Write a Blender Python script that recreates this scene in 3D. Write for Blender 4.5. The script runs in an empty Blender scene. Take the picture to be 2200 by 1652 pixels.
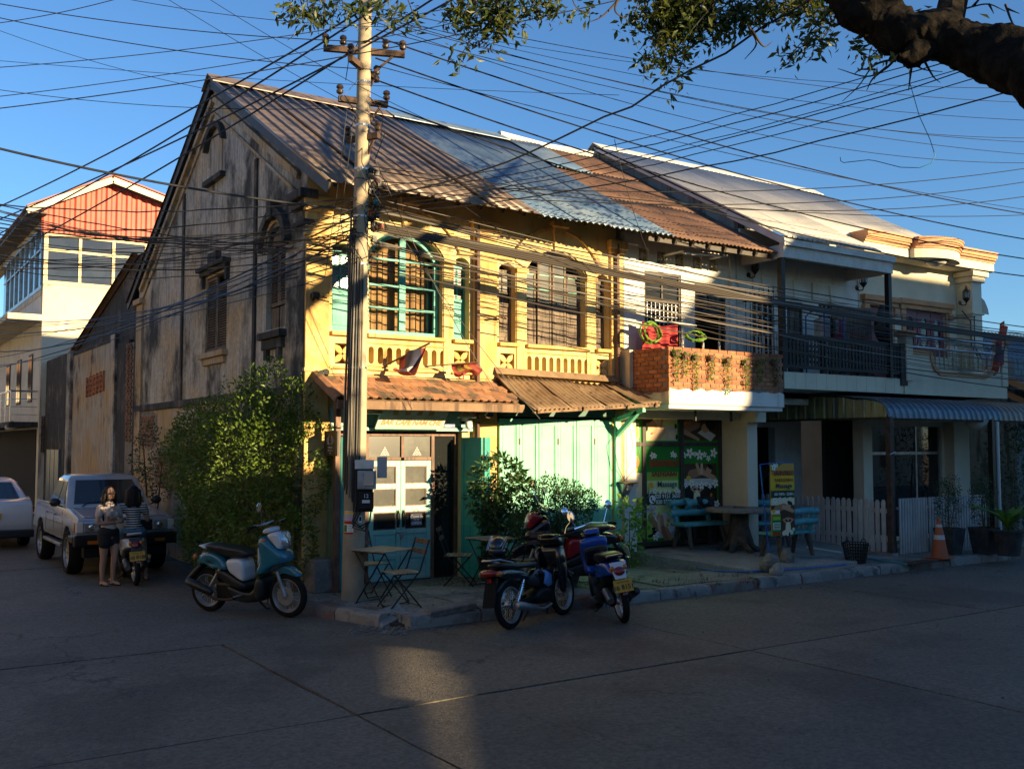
import bpy, math, random
from math import radians as R, sin, cos, pi, sqrt, atan2, tan
from mathutils import Vector as V, Matrix, Euler, noise as mnoise
from mathutils.geometry import tessellate_polygon
random.seed(7)
sc = bpy.context.scene
COL = sc.collection
# -- camera
EYE = 2.2; FPX = 2150.0; HZ = 955.0; CXP = 1100.0; CYP = 826.0
TILT = atan2(HZ - CYP, FPX); YAW = R(56.056)          # facade direction (+X) lies 56 deg to the side of the view
FH = V((cos(YAW), sin(YAW), 0)); RT = V((sin(YAW), -cos(YAW), 0))
FW = FH * cos(TILT) + V((0, 0, 1)) * sin(TILT); UPV = V((0, 0, 1)) * cos(TILT) - FH * sin(TILT)
cam = bpy.data.cameras.new('camera'); camo = bpy.data.objects.new('camera', cam); COL.objects.link(camo)
cam.sensor_width = 36; cam.lens = 36 * FPX / 2200; cam.clip_start = .05; cam.clip_end = 3000
camo.matrix_world = Matrix.Translation((0, 0, EYE)) @ Matrix((RT, UPV, -FW)).transposed().to_4x4()
sc.camera = camo
# -- sky, sun, exposure
SUN = V((.375, -.925, 0)).normalized() * cos(R(10.2)) + V((0, 0, sin(R(10.2))))
w = bpy.data.worlds.new('World'); sc.world = w; w.use_nodes = True
nt = w.node_tree; bg = nt.nodes['Background']
sky = nt.nodes.new('ShaderNodeTexSky'); sky.sky_type = 'NISHITA'; sky.sun_disc = False
sky.sun_elevation = R(10.2); sky.sun_rotation = atan2(SUN.x, SUN.y)
sky.air_density = 1.0; sky.dust_density = .0; sky.ozone_density = 4.8; sky.altitude = 100
nt.links.new(sky.outputs[0], bg.inputs[0]); bg.inputs[1].default_value = .084
sl = bpy.data.lights.new('sun', 'SUN'); sl.energy = 5.0; sl.angle = R(.5); sl.color = (1.0, .76, .42)
so = bpy.data.objects.new('sun', sl); COL.objects.link(so); so.location = (20, -40, 30)
so.rotation_euler = (-SUN).to_track_quat('-Z', 'Y').to_euler()
sc.view_settings.view_transform = 'Standard'; sc.view_settings.look = 'None'
sc.view_settings.exposure = 1.45; sc.view_settings.gamma = 1
sc.render.engine = 'CYCLES'
sc.cycles.max_bounces = 5; sc.cycles.diffuse_bounces = 3; sc.cycles.glossy_bounces = 3; sc.cycles.transmission_bounces = 4
sc.cycles.transparent_max_bounces = 8; sc.cycles.caustics_reflective = False; sc.cycles.caustics_refractive = False
sc.cycles.sample_clamp_indirect = 6; sc.cycles.use_denoising = True
# -- pixel -> place (the distance comes from the plane it lies on)
def ray(x, y): return FW * FPX + RT * (x - CXP) + UPV * (CYP - y)
def onY(x, y, Y=13.5): d = ray(x, y); return V((0, 0, EYE)) + d * (Y / d.y)
def onX(x, y, X=5.52): d = ray(x, y); return V((0, 0, EYE)) + d * (X / d.x)
def onZ(x, y, z=0.): d = ray(x, y); return V((0, 0, EYE)) + d * ((z - EYE) / d.z)
def atd(x, y, dist): d = ray(x, y); return V((0, 0, EYE)) + d * (dist / FPX)
# -- materials
MATS = {}
def col(c): return (c[0], c[1], c[2], 1)
def hexc(h):
 f = lambda v: ((v + .055) / 1.055) ** 2.4 if v > .04045 else v / 12.92
 return tuple(f(int(h[i:i + 2], 16) / 255) for i in (0, 2, 4))
def mat(name, c, rough=.7, metal=0., c2=None, ns=3., thr=(.4, .65), stain=None, ss=1.2, st=(.52, .62), streak=None, ks=6., kt=(.5, .62), bump=0., bs=30., spec=.5, rnd=0., emit=None, coat=0., det=5., speck=0., sps=60., crack=None):
 """Principled material: base colour, a second colour by noise, stains, vertical streaks, bump, random value per piece."""
 m = bpy.data.materials.new(name); m.use_nodes = True; MATS[name] = m
 t = m.node_tree; N = t.nodes.new; L = t.links.new; b = t.nodes['Principled BSDF']
 b.inputs['Base Color'].default_value = col(c); b.inputs['Roughness'].default_value = rough; b.inputs['Metallic'].default_value = metal
 b.inputs['Specular IOR Level'].default_value = spec; b.inputs['Coat Weight'].default_value = coat
 geo = N('ShaderNodeNewGeometry'); cur = None
 def noise(scale, sx=1, sy=1, sz=1, d=det, off=0):
  mp = N('ShaderNodeMapping'); mp.inputs['Scale'].default_value = (sx, sy, sz); mp.inputs['Location'].default_value = (off, off * .7, off * .3)
  L(geo.outputs['Position'], mp.inputs[0]); n = N('ShaderNodeTexNoise'); n.inputs['Scale'].default_value = scale; n.inputs['Detail'].default_value = d; n.inputs['Roughness'].default_value = .62
  L(mp.outputs[0], n.inputs['Vector']); return n.outputs['Fac']
 def ramp(f, a, bb):
  r = N('ShaderNodeMapRange'); r.inputs[1].default_value = a; r.inputs[2].default_value = bb; r.interpolation_type = 'SMOOTHSTEP'; L(f, r.inputs[0]); return r.outputs[0]
 def mix(f, a, c_):
  x = N('ShaderNodeMix'); x.data_type = 'RGBA'; L(f, x.inputs[0])
  if a is None: x.inputs[6].default_value = col(c)
  else: L(a, x.inputs[6])
  x.inputs[7].default_value = col(c_); return x.outputs[2]
 if c2 is not None: cur = mix(ramp(noise(ns), *thr), cur, c2)
 if streak is not None: cur = mix(ramp(noise(ks, 1, 1, .12, 7, 3), *kt), cur, streak)
 if stain is not None: cur = mix(ramp(noise(ss, 1, 1, .7, 8, 9), *st), cur, stain)
 if crack is not None:
  vo = N('ShaderNodeTexVoronoi'); vo.feature = 'DISTANCE_TO_EDGE'; vo.inputs['Scale'].default_value = crack[1]; ad = N('ShaderNodeVectorMath'); nz = N('ShaderNodeTexNoise'); nz.inputs['Scale'].default_value = 2.2; nz.inputs['Detail'].default_value = 6; L(geo.outputs['Position'], nz.inputs['Vector']); ad.operation = 'ADD'
  L(geo.outputs['Position'], ad.inputs[0]); L(nz.outputs['Color'], ad.inputs[1]); L(ad.outputs[0], vo.inputs['Vector']); r2 = N('ShaderNodeMapRange'); r2.inputs[1].default_value = crack[2]; r2.inputs[2].default_value = 0; L(vo.outputs['Distance'], r2.inputs[0]); m4 = N('ShaderNodeMath'); m4.operation = 'MULTIPLY'; L(r2.outputs[0], m4.inputs[0]); L(ramp(noise(.35, off=4), .48, .6), m4.inputs[1]); cur = mix(m4.outputs[0], cur, crack[0])
 if speck > 0:
  h = N('ShaderNodeHueSaturation'); mr = N('ShaderNodeMapRange'); mr.inputs[1].default_value = .3; mr.inputs[2].default_value = .7; mr.inputs[3].default_value = 1 - speck; mr.inputs[4].default_value = 1 + speck; L(noise(sps, d=8, off=2), mr.inputs[0]); L(mr.outputs[0], h.inputs['Value'])
  if cur is None: h.inputs['Color'].default_value = col(c)
  else: L(cur, h.inputs['Color'])
  cur = h.outputs[0]
 if rnd > 0:
  oi = N('ShaderNodeObjectInfo'); h = N('ShaderNodeHueSaturation'); mr = N('ShaderNodeMapRange')
  mr.inputs[3].default_value = 1 - rnd; mr.inputs[4].default_value = 1 + rnd; L(oi.outputs['Random'], mr.inputs[0]); L(mr.outputs[0], h.inputs['Value'])
  if cur is None: h.inputs['Color'].default_value = col(c)
  else: L(cur, h.inputs['Color'])
  cur = h.outputs[0]
 if cur is not None: L(cur, b.inputs['Base Color'])
 if bump > 0:
  bp = N('ShaderNodeBump'); bp.inputs['Strength'].default_value = min(1, bump); bp.inputs['Distance'].default_value = .02; L(noise(bs, d=6), bp.inputs['Height']); L(bp.outputs[0], b.inputs['Normal'])
 if emit: b.inputs['Emission Color'].default_value = col(c); b.inputs['Emission Strength'].default_value = emit
 return m
def glass(name, tint, through, rough=.03):
 m = bpy.data.materials.new(name); m.use_nodes = True; MATS[name] = m
 t = m.node_tree; N = t.nodes.new; L = t.links.new; t.nodes.remove(t.nodes['Principled BSDF']); out = t.nodes['Material Output']
 tr = N('ShaderNodeBsdfTransparent'); tr.inputs[0].default_value = col([v * through for v in tint])
 gl = N('ShaderNodeBsdfGlossy'); gl.inputs['Roughness'].default_value = rough; gl.inputs[0].default_value = (.9, .92, .95, 1)
 fr = N('ShaderNodeFresnel'); fr.inputs[0].default_value = 1.5; df = N('ShaderNodeBsdfDiffuse'); df.inputs[0].default_value = col([v * .25 for v in tint])
 m0 = N('ShaderNodeMixShader'); m0.inputs[0].default_value = .12; L(tr.outputs[0], m0.inputs[1]); L(df.outputs[0], m0.inputs[2])
 mx = N('ShaderNodeMixShader'); L(fr.outputs[0], mx.inputs[0]); L(m0.outputs[0], mx.inputs[1]); L(gl.outputs[0], mx.inputs[2]); L(mx.outputs[0], out.inputs[0])
 return m
def leafmat(name, c, c2, trans=.35, ns=9.):
 m = bpy.data.materials.new(name); m.use_nodes = True; MATS[name] = m
 t = m.node_tree; N = t.nodes.new; L = t.links.new; b = t.nodes['Principled BSDF']; out = t.nodes['Material Output']
 geo = N('ShaderNodeNewGeometry'); n = N('ShaderNodeTexNoise'); n.inputs['Scale'].default_value = ns; n.inputs['Detail'].default_value = 2; L(geo.outputs['Position'], n.inputs['Vector'])
 r = N('ShaderNodeMapRange'); r.inputs[1].default_value = .35; r.inputs[2].default_value = .68; L(n.outputs['Fac'], r.inputs[0])
 x = N('ShaderNodeMix'); x.data_type = 'RGBA'; L(r.outputs[0], x.inputs[0]); x.inputs[6].default_value = col(c); x.inputs[7].default_value = col(c2)
 L(x.outputs[2], b.inputs['Base Color']); b.inputs['Roughness'].default_value = .45
 tl = N('ShaderNodeBsdfTranslucent'); L(x.outputs[2], tl.inputs[0]); mx = N('ShaderNodeMixShader'); mx.inputs[0].default_value = trans
 L(b.outputs[0], mx.inputs[1]); L(tl.outputs[0], mx.inputs[2]); L(mx.outputs[0], out.inputs[0]); return m
def dirty(name, c1, c2, streaks, patch, black):
 """old lime plaster: two tones, vertical rain streaks, fallen patches, black mould"""
 m = mat(name, c1, .9, c2=c2, ns=1.1, thr=(.38, .62), streak=streaks, ks=7, kt=(.47, .66), stain=black, ss=.75, st=(.53, .66), bump=.35, bs=22)
 return m
# -- mesh helpers
class MB:
 def __init__(s): s.v = []; s.f = []; s.m = []; s.cur = 0
 def add(s, vs, fs, T=None):
  o = len(s.v)
  s.v += [tuple(T @ V(p)) if T is not None else tuple(p) for p in vs]
  s.f += [[i + o for i in f] for f in fs]; s.m += [s.cur] * len(fs); return s
 def box(s, x0, x1, y0, y1, z0, z1, T=None):
  if x0 > x1: x0, x1 = x1, x0
  if y0 > y1: y0, y1 = y1, y0
  if z0 > z1: z0, z1 = z1, z0
  return s.add([(x0, y0, z0), (x1, y0, z0), (x1, y1, z0), (x0, y1, z0), (x0, y0, z1), (x1, y0, z1), (x1, y1, z1), (x0, y1, z1)],
     [(3, 2, 1, 0), (4, 5, 6, 7), (0, 1, 5, 4), (1, 2, 6, 5), (2, 3, 7, 6), (3, 0, 4, 7)], T)
 def cbox(s, c, d, rot=(0, 0, 0)):
  return s.box(-d[0] / 2, d[0] / 2, -d[1] / 2, d[1] / 2, -d[2] / 2, d[2] / 2, Matrix.Translation(c) @ Euler(rot).to_matrix().to_4x4())
 def bar(s, a, b, w, h, up=(0, 0, 1)):
  a = V(a); b = V(b); d = (b - a); l = d.length; d.normalize(); up = V(up)
  if abs(d.dot(up)) > .98: up = V((0, 1, 0))
  x = d.cross(up).normalized(); z = x.cross(d)
  return s.box(-w / 2, w / 2, 0, l, -h / 2, h / 2, Matrix.Translation(a) @ Matrix((x, d, z)).transposed().to_4x4())
 def tube(s, pts, r, n=6, cap=True):
  pts = [V(p) for p in pts]; k = len(pts); rs = r if isinstance(r, (list, tuple)) else [r] * k; vs = []; prev = None
  for i, p in enumerate(pts):
   d = (pts[min(i + 1, k - 1)] - pts[max(i - 1, 0)]).normalized()
   if prev is None: x = d.orthogonal().normalized()
   else:
    x = prev - d * prev.dot(d)
    x = x.normalized() if x.length > 1e-5 else d.orthogonal().normalized()
   prev = x; y = d.cross(x)
   vs += [p + (x * cos(2 * pi * j / n) + y * sin(2 * pi * j / n)) * rs[i] for j in range(n)]
  fs = [(i * n + j, i * n + (j + 1) % n, (i + 1) * n + (j + 1) % n, (i + 1) * n + j) for i in range(k - 1) for j in range(n)]
  if cap: fs += [tuple(range(n))[::-1], tuple(range((k - 1) * n, k * n))]
  return s.add(vs, fs)
 def lathe(s, prof, n=16, T=None, cap=True):
  k = len(prof); vs = [(r * cos(2 * pi * j / n), r * sin(2 * pi * j / n), z) for r, z in prof for j in range(n)]
  fs = [(i * n + j, i * n + (j + 1) % n, (i + 1) * n + (j + 1) % n, (i + 1) * n + j) for i in range(k - 1) for j in range(n)]
  if cap: fs += [tuple(range(n))[::-1], tuple(range((k - 1) * n, k * n))]
  return s.add(vs, fs, T)
 def loft(s, secs, cap=True, closed=True):
  n = len(secs[0]); k = len(secs); vs = [p for q in secs for p in q]; e = n if closed else n - 1
  fs = [(i * n + j, i * n + (j + 1) % n, (i + 1) * n + (j + 1) % n, (i + 1) * n + j) for i in range(k - 1) for j in range(e)]
  if cap and closed: fs += [tuple(range(n))[::-1], tuple(range((k - 1) * n, k * n))]
  return s.add(vs, fs)
 def prism(s, poly, mp, d0, d1, holes=()):
  """poly (2D) with holes, mp(u, v, d) -> 3D point, thickness d0..d1"""
  loops = [list(poly)] + [list(h) for h in holes]; flat = [p for l in loops for p in l]
  tri = tessellate_polygon([[V((p[0], p[1], 0)) for p in l] for l in loops]) if (holes or len(poly) > 4) else [tuple(range(len(poly)))]
  n = len(flat); vs = [mp(p[0], p[1], d0) for p in flat] + [mp(p[0], p[1], d1) for p in flat]
  fs = [tuple(t) for t in tri] + [tuple(i + n for i in reversed(t)) for t in tri]; o = 0
  for l in loops:
   k = len(l)
   for i in range(k):
    a = o + i; b = o + (i + 1) % k; fs.append((b, a, a + n, b + n))
   o += k
  return s.add(vs, fs)
 def sheet(s, fn, nu, nv):
  vs = [fn(i / nu, j / nv) for j in range(nv + 1) for i in range(nu + 1)]; w_ = nu + 1
  return s.add(vs, [(j * w_ + i, j * w_ + i + 1, (j + 1) * w_ + i + 1, (j + 1) * w_ + i) for j in range(nv) for i in range(nu)])
 def sphere(s, c, r, nu=12, nv=8, T=None):
  c = V(c); r = r if isinstance(r, (tuple, list)) else (r, r, r)
  vs = [c + V((r[0] * sin(pi * j / nv) * cos(2 * pi * i / nu), r[1] * sin(pi * j / nv) * sin(2 * pi * i / nu), r[2] * cos(pi * j / nv))) for j in range(nv + 1) for i in range(nu)]
  return s.add(vs, [(j * nu + i, (j + 1) * nu + i, (j + 1) * nu + (i + 1) % nu, j * nu + (i + 1) % nu) for j in range(nv) for i in range(nu)], T)
 def build(s, name, mt, parent=None, smooth=False, bevel=0., solid=0., fix=True, sub=0, ang=40):
  me = bpy.data.meshes.new(name); me.from_pydata(s.v, [], s.f)
  mts = mt if isinstance(mt, (list, tuple)) else [mt]
  for q in mts: me.materials.append(MATS[q])
  if len(mts) > 1: me.polygons.foreach_set('material_index', s.m)
  if fix:
   import bmesh
   b = bmesh.new(); b.from_mesh(me); bmesh.ops.recalc_face_normals(b, faces=b.faces); b.to_mesh(me); b.free()
  if smooth:
   me.polygons.foreach_set('use_smooth', [True] * len(me.polygons))
   if ang < 180: me.set_sharp_from_angle(angle=R(ang))
  return link(name, me, parent, bevel, solid, sub)
INV = {}
def link(name, me, parent=None, bevel=0., solid=0., sub=0):
 o = bpy.data.objects.new(name, me); COL.objects.link(o)
 if solid: q = o.modifiers.new('s', 'SOLIDIFY'); q.thickness = solid; q.offset = 0
 if bevel: q = o.modifiers.new('b', 'BEVEL'); q.width = bevel; q.segments = 2; q.limit_method = 'ANGLE'
 if sub: q = o.modifiers.new('u', 'SUBSURF'); q.levels = sub; q.render_levels = sub
 if parent is not None:
  o.parent = parent
  if parent.name in INV: o.matrix_parent_inverse = INV[parent.name]
 return o
def thing(name, label, cat, loc=(0, 0, 0), rz=0., group=None, world=False, kind=None, rot=None):
 """an Empty at the thing's base; world=True: its parts are given in world coordinates"""
 o = bpy.data.objects.new(name, None); COL.objects.link(o); o.location = loc; o.rotation_euler = rot or (0, 0, rz); o.empty_display_size = .2
 if world: INV[o.name] = Matrix.Translation(loc).inverted()
 return tag(o, label, cat, group, kind)
def tag(o, label=None, cat=None, group=None, kind=None):
 if label: o['label'] = label
 if cat: o['category'] = cat
 if group: o['group'] = group
 if kind: o['kind'] = kind
 return o
def piece(src, name, parent, loc=None, rot=None, scale=None):
 """another piece sharing src's mesh"""
 o = bpy.data.objects.new(name, src.data); COL.objects.link(o)
 for md in src.modifiers:
  q = o.modifiers.new(md.name, md.type)
  if md.type == 'BEVEL': q.width = md.width; q.segments = md.segments; q.limit_method = 'ANGLE'
 o.parent = parent
 if parent is not None and parent.name in INV: o.matrix_parent_inverse = INV[parent.name]
 if loc is not None: o.location = loc
 if rot is not None: o.rotation_euler = rot
 if scale is not None: o.scale = scale
 return o
def copy_tree(o, parent=None):
 c = o.copy(); COL.objects.link(c); c.parent = parent
 if parent is not None: c.matrix_parent_inverse = o.matrix_parent_inverse
 for ch in o.children: copy_tree(ch, c)
 return c
def text(body, size, name, mt, parent, T, ext=.001, align='CENTER', bold=0., sx=1., shear=0.):
 """lettering as mesh, lying in its own XY plane and carried to T"""
 c = bpy.data.curves.new(name, 'FONT'); c.body = body; c.size = size; c.extrude = ext; c.align_x = align; c.align_y = 'CENTER'; c.offset = bold; c.shear = shear; c.resolution_u = 2
 o = bpy.data.objects.new(name, c); COL.objects.link(o); bpy.context.view_layer.update()
 me = bpy.data.meshes.new_from_object(o.evaluated_get(bpy.context.evaluated_depsgraph_get())); bpy.data.objects.remove(o); bpy.data.curves.remove(c)
 me.materials.clear(); me.materials.append(MATS[mt]); me.name = name; me.transform(T @ Matrix.Scale(sx, 4, (1, 0, 0)))
 return link(name, me, parent)
def frameT(o, x, y):
 """matrix with origin o, X axis along x, Y axis along y"""
 x = V(x).normalized(); y = V(y); y = (y - x * y.dot(x)).normalized(); z = x.cross(y)
 return Matrix.Translation(o) @ Matrix((x, y, z)).transposed().to_4x4()
FRONT = lambda u, v, d: (u, d, v)          # facade maps: (along X, height, depth Y)
SIDE = lambda u, v, d: (d, u, v)           # (along Y, height, depth X)
FLAT = lambda u, v, d: (u, v, d)
def rect(a, b, c, d): return [(a, c), (b, c), (b, d), (a, d)]
def arch(a, b, z0, zs, zt, n=12):
 """opening with a segmental top: jambs a..b, sill z0, springing zs, crown zt"""
 h = zt - zs; w2 = (b - a) / 2; r = (w2 * w2 + h * h) / (2 * h); c = (a + b) / 2; th = math.asin(min(1, w2 / r))
 return [(a, z0), (b, z0)] + [(c + r * sin(th - 2 * th * i / n), zt - r + r * cos(th - 2 * th * i / n)) for i in range(n + 1)]
def arcpts(a, b, zs, zt, n=12): return arch(a, b, 0, zs, zt, n)[2:]
def slot(a, b, z0, z1, n=5):
 r = (b - a) / 2; c = (a + b) / 2
 return [(c + r * cos(pi * i / n), z1 - r + r * sin(pi * i / n)) for i in range(n + 1)] + [(c - r * cos(pi * i / n), z0 + r - r * sin(pi * i / n)) for i in range(n + 1)]
def corr(p00, p10, p01, p11, pitch, amp, kind='sine', sub=4, nv=1, jit=0., sag=0.):
 """corrugated sheet over a quad; ribs run from the p0* edge to the p1* edge (p00-p10 is the ribbed edge); returns (fn, nu, nv)"""
 p00, p10, p01, p11 = map(V, (p00, p10, p01, p11)); L_ = (p10 - p00).length; nrm = (p10 - p00).cross(p01 - p00).normalized()
 if nrm.z < 0: nrm = -nrm
 nr = max(1, round(L_ / pitch)); nu = nr * sub
 def prof(t):
  t %= 1
  if kind == 'sine': return sin(2 * pi * t)
  return 1. if .06 < t < .24 else 0. if (t <= .0 or t >= .30) else (t / .06 if t <= .06 else (1 - (t - .24) / .06))
 if kind == 'sine': us = [i / nu for i in range(nu + 1)]
 else: us = sorted(set([(k + q) / nr for k in range(nr) for q in (0, .06, .24, .30)] + [1.]))
 def rows(nv_=nv):
  out = []
  for j in range(nv_ + 1):
   v = j / nv_; row = []
   for u in us:
    p = (p00 * (1 - u) + p10 * u) * (1 - v) + (p01 * (1 - u) + p11 * u) * v
    row.append(p + nrm * (amp * prof(u * nr) + (jit * mnoise.noise(p * 1.3) if jit else 0) - sag * sin(pi * v)))
   out.append(row)
  return out
 return rows()
def corrsheet(mb, *a, **k): return mb.loft(corr(*a, **k), cap=False, closed=False)
def leaves(mb, pts, size, seed=1, up=.2, long=1.6, jit=.5, nrm=None):
 """one bent leaf (two quads) at each point, pointing at random"""
 rn = random.Random(seed)
 for i, p in enumerate(pts):
  d = V((rn.gauss(0, 1), rn.gauss(0, 1), rn.gauss(0, .7) + up))
  if nrm is not None: d += nrm[i] * 1.2
  d.normalize(); x = d.cross(V((rn.gauss(0, 1), rn.gauss(0, 1), rn.gauss(0, 1)))).normalized(); z = x.cross(d)
  s = size * rn.uniform(1 - jit, 1 + jit * .6); p = V(p); q = p + d * s * long * .45; e = p + d * s * long - z * s * .15
  mb.add([p, q + x * s * .36 + z * s * .12, e, q - x * s * .36 + z * s * .12, q], [(0, 4, 1), (4, 2, 1), (0, 3, 4), (4, 3, 2)])
# -- material table
mat('plaster_ochre', (.60, .43, .17), .85, c2=(.70, .54, .26), ns=1.6, streak=(.40, .22, .06), ks=9, kt=(.55, .75), stain=(.30, .17, .05), ss=1.1, st=(.60, .72), bump=.3, bs=26)
mat('plaster_ochre_trim', (.52, .32, .10), .85, c2=(.63, .44, .19), ns=2.3, streak=(.34, .18, .055), ks=8, kt=(.52, .72), bump=.25, bs=30)
mat('plaster_mould', (.50, .465, .40), .92, c2=(.52, .38, .21), ns=.5, thr=(.48, .66), streak=(.27, .255, .235), ks=13, kt=(.36, .72), stain=(.04, .038, .036), ss=1.0, st=(.44, .64), bump=.7, bs=14, det=8, speck=.25, sps=14)
mat('plaster_orange', (.46, .31, .15), .92, c2=(.42, .38, .32), ns=.8, streak=(.18, .155, .125), ks=15, kt=(.46, .70), stain=(.05, .045, .04), ss=1.2, st=(.55, .68), bump=.5, bs=20, det=8)
mat('plaster_black', (.04, .038, .036), .95, c2=(.14, .12, .10), ns=1.5, thr=(.5, .7), streak=(.02, .02, .02), bump=.6, bs=16)
mat('plaster_white', (.68, .66, .60), .8, c2=(.58, .55, .48), ns=1.8, streak=(.42, .38, .30), ks=8, kt=(.58, .8), bump=.12, bs=30)
mat('plaster_cream', (.66, .60, .45), .8, c2=(.58, .52, .38), ns=1.3, streak=(.46, .40, .28), ks=7, kt=(.6, .8), bump=.1, bs=30)
mat('plaster_stained', (.58, .50, .36), .85, c2=(.66, .58, .42), ns=.9, streak=(.24, .21, .17), ks=3, kt=(.56, .72), stain=(.16, .15, .13), ss=.8, st=(.58, .7), bump=.25, bs=24)
mat('paint_salmon', (.55, .27, .12), .7, c2=(.46, .22, .10), ns=2)
mat('paint_teal', (.028, .27, .235), .5, c2=(.05, .33, .28), ns=4, streak=(.02, .15, .13), ks=14, kt=(.58, .78), bump=.15, bs=60)
mat('paint_mint', (.16, .50, .34), .55, c2=(.22, .56, .40), ns=3, streak=(.08, .30, .20), ks=14, kt=(.6, .8), bump=.12, bs=60)
mat('paint_aqua', (.22, .45, .40), .6, c2=(.33, .52, .46), ns=3, streak=(.12, .26, .23), ks=12, kt=(.56, .78), bump=.15, bs=50)
mat('paint_green_dark', (.02, .10, .07), .5)
mat('wood_brown', (.13, .065, .04), .6, c2=(.20, .10, .06), ns=4, streak=(.07, .035, .02), ks=20, bump=.2, bs=50)
mat('wood_grey', (.15, .115, .085), .85, c2=(.22, .165, .12), ns=5, streak=(.07, .055, .045), ks=22, kt=(.45, .65), bump=.35, bs=60)
mat('wood_fascia', (.19, .115, .065), .85, c2=(.26, .16, .09), ns=3, streak=(.11, .065, .04), bump=.25, bs=40)
mat('wood_slat', (.36, .27, .16), .7, c2=(.26, .19, .11), ns=6, rnd=.2, bump=.2, bs=70)
mat('wood_dark', (.035, .026, .02), .6, c2=(.06, .045, .033), ns=5, bump=.2, bs=40)
mat('roof_taupe', (.20, .15, .115), .45, metal=.25, c2=(.165, .125, .10), ns=.8, streak=(.12, .09, .075), ks=4, kt=(.6, .8), rnd=.06)
mat('roof_blue', (.11, .18, .28), .42, metal=.15, c2=(.20, .26, .32), ns=1.2, streak=(.075, .125, .20), ks=4, kt=(.55, .75), rnd=.12)
mat('roof_rust', (.13, .07, .045), .75, metal=.1, c2=(.20, .105, .06), ns=1.4, streak=(.06, .035, .028), ks=5, kt=(.5, .7), rnd=.15)
mat('roof_grey', (.60, .57, .52), .45, metal=.1, c2=(.52, .50, .46), ns=1.2, streak=(.24, .23, .21), ks=4, kt=(.6, .8), rnd=.05)
mat('roof_red', (.42, .08, .045), .55, c2=(.34, .065, .04), ns=2, rnd=.08)
mat('sheet_tan', (.27, .18, .10), .7, metal=.1, c2=(.19, .115, .06), ns=2.2, streak=(.12, .07, .04), ks=8, kt=(.52, .7))
mat('sheet_bluegrey', (.13, .17, .20), .35, metal=.4, c2=(.10, .135, .16), ns=1.5)
mat('sheet_beige', (.26, .22, .17), .4, metal=.3, c2=(.20, .17, .13), ns=1.5)
mat('sheet_yellow', (.38, .31, .12), .5, c2=(.26, .22, .10), ns=2, streak=(.15, .13, .08), ks=8)
mat('terracotta', (.36, .16, .075), .85, c2=(.24, .13, .075), ns=6, stain=(.10, .075, .045), ss=2.2, st=(.50, .60), rnd=.28, bump=.3, bs=60)
mat('brick', (.40, .15, .06), .9, c2=(.30, .11, .05), ns=14, rnd=.3, bump=.4, bs=70)
mat('brick_old', (.22, .10, .055), .95, c2=(.10, .06, .04), ns=8, rnd=.35, bump=.5, bs=50)
mat('mortar', (.23, .20, .165), .95, c2=(.16, .14, .115), ns=6, bump=.4, bs=40)
mat('concrete_pole', (.40, .32, .21), .85, c2=(.31, .245, .165), ns=2.5, streak=(.20, .155, .10), ks=7, kt=(.58, .8), bump=.15, bs=40)
mat('road_concrete', (.115, .10, .078), .7, c2=(.145, .126, .10), ns=.55, thr=(.35, .7), stain=(.085, .073, .058), ss=.5, st=(.5, .62), bump=.9, bs=38, rnd=.06, speck=.5, sps=26, crack=((.03, .027, .022), .33, .012))
mat('road_joint', (.035, .033, .03), .95)
mat('road_far', (.15, .142, .13), .85, c2=(.19, .18, .16), ns=.4, bump=.4, bs=40)
mat('pavement', (.19, .165, .13), .9, c2=(.26, .235, .20), ns=1.1, stain=(.12, .11, .09), ss=1.3, st=(.52, .62), bump=.8, bs=30, rnd=.12, speck=.4, sps=22, crack=((.04, .035, .028), 1.1, .02))
mat('dirt', (.15, .12, .085), .95, c2=(.22, .18, .12), ns=2.5, bump=.7, bs=25)
mat('kerb_grey', (.21, .19, .165), .9, c2=(.30, .275, .24), ns=4, stain=(.09, .08, .07), ss=3, st=(.5, .6), bump=.6, bs=30, rnd=.12)
mat('kerb_white', (.27, .245, .21), .9, c2=(.20, .18, .155), ns=5, thr=(.48, .58), bump=.6, bs=30)
mat('kerb_red', (.19, .10, .075), .9, c2=(.17, .155, .13), ns=5, thr=(.46, .56), bump=.6, bs=30)
mat('slab_concrete', (.24, .22, .19), .88, speck=.25, sps=18, c2=(.30, .275, .235), ns=1.5, stain=(.15, .14, .12), ss=1.2, bump=.3, bs=35)
mat('stone', (.17, .155, .13), .95, c2=(.26, .235, .20), ns=7, bump=.8, bs=25, rnd=.2)
mat('iron_black', (.012, .012, .012), .45, metal=.4)
mat('iron_rust', (.05, .03, .02), .8, c2=(.10, .055, .03), ns=12)
mat('cable_black', (.010, .0095, .009), .5)
mat('cable_brown', (.05, .038, .026), .6)
mat('cable_grey', (.16, .14, .12), .6)
mat('steel', (.55, .55, .53), .28, metal=.9)
mat('chrome', (.75, .75, .75), .08, metal=1.)
mat('alu', (.42, .43, .44), .4, metal=.8, c2=(.3, .3, .31), ns=6)
mat('porcelain', (.06, .04, .03), .2)
mat('enamel_white', (.72, .68, .60), .35, c2=(.62, .58, .48), ns=6)
mat('white_plain', (.74, .74, .72), .5)
mat('white_dull', (.55, .54, .50), .7, c2=(.45, .43, .39), ns=5)
mat('picket_white', (.52, .49, .45), .75, c2=(.42, .39, .35), ns=4, rnd=.08)
mat('black_plain', (.008, .008, .008), .5)
mat('black_deep', (.004, .004, .004), .9)
mat('rubber', (.013, .013, .013), .8, spec=.15, bump=.2, bs=80)
mat('plastic_black', (.014, .014, .015), .42)
mat('seat_black', (.012, .013, .015), .38)
mat('paint_bike_teal', (.015, .15, .21), .22, coat=.6)
mat('paint_bike_white', (.62, .64, .66), .28, coat=.4)
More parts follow.
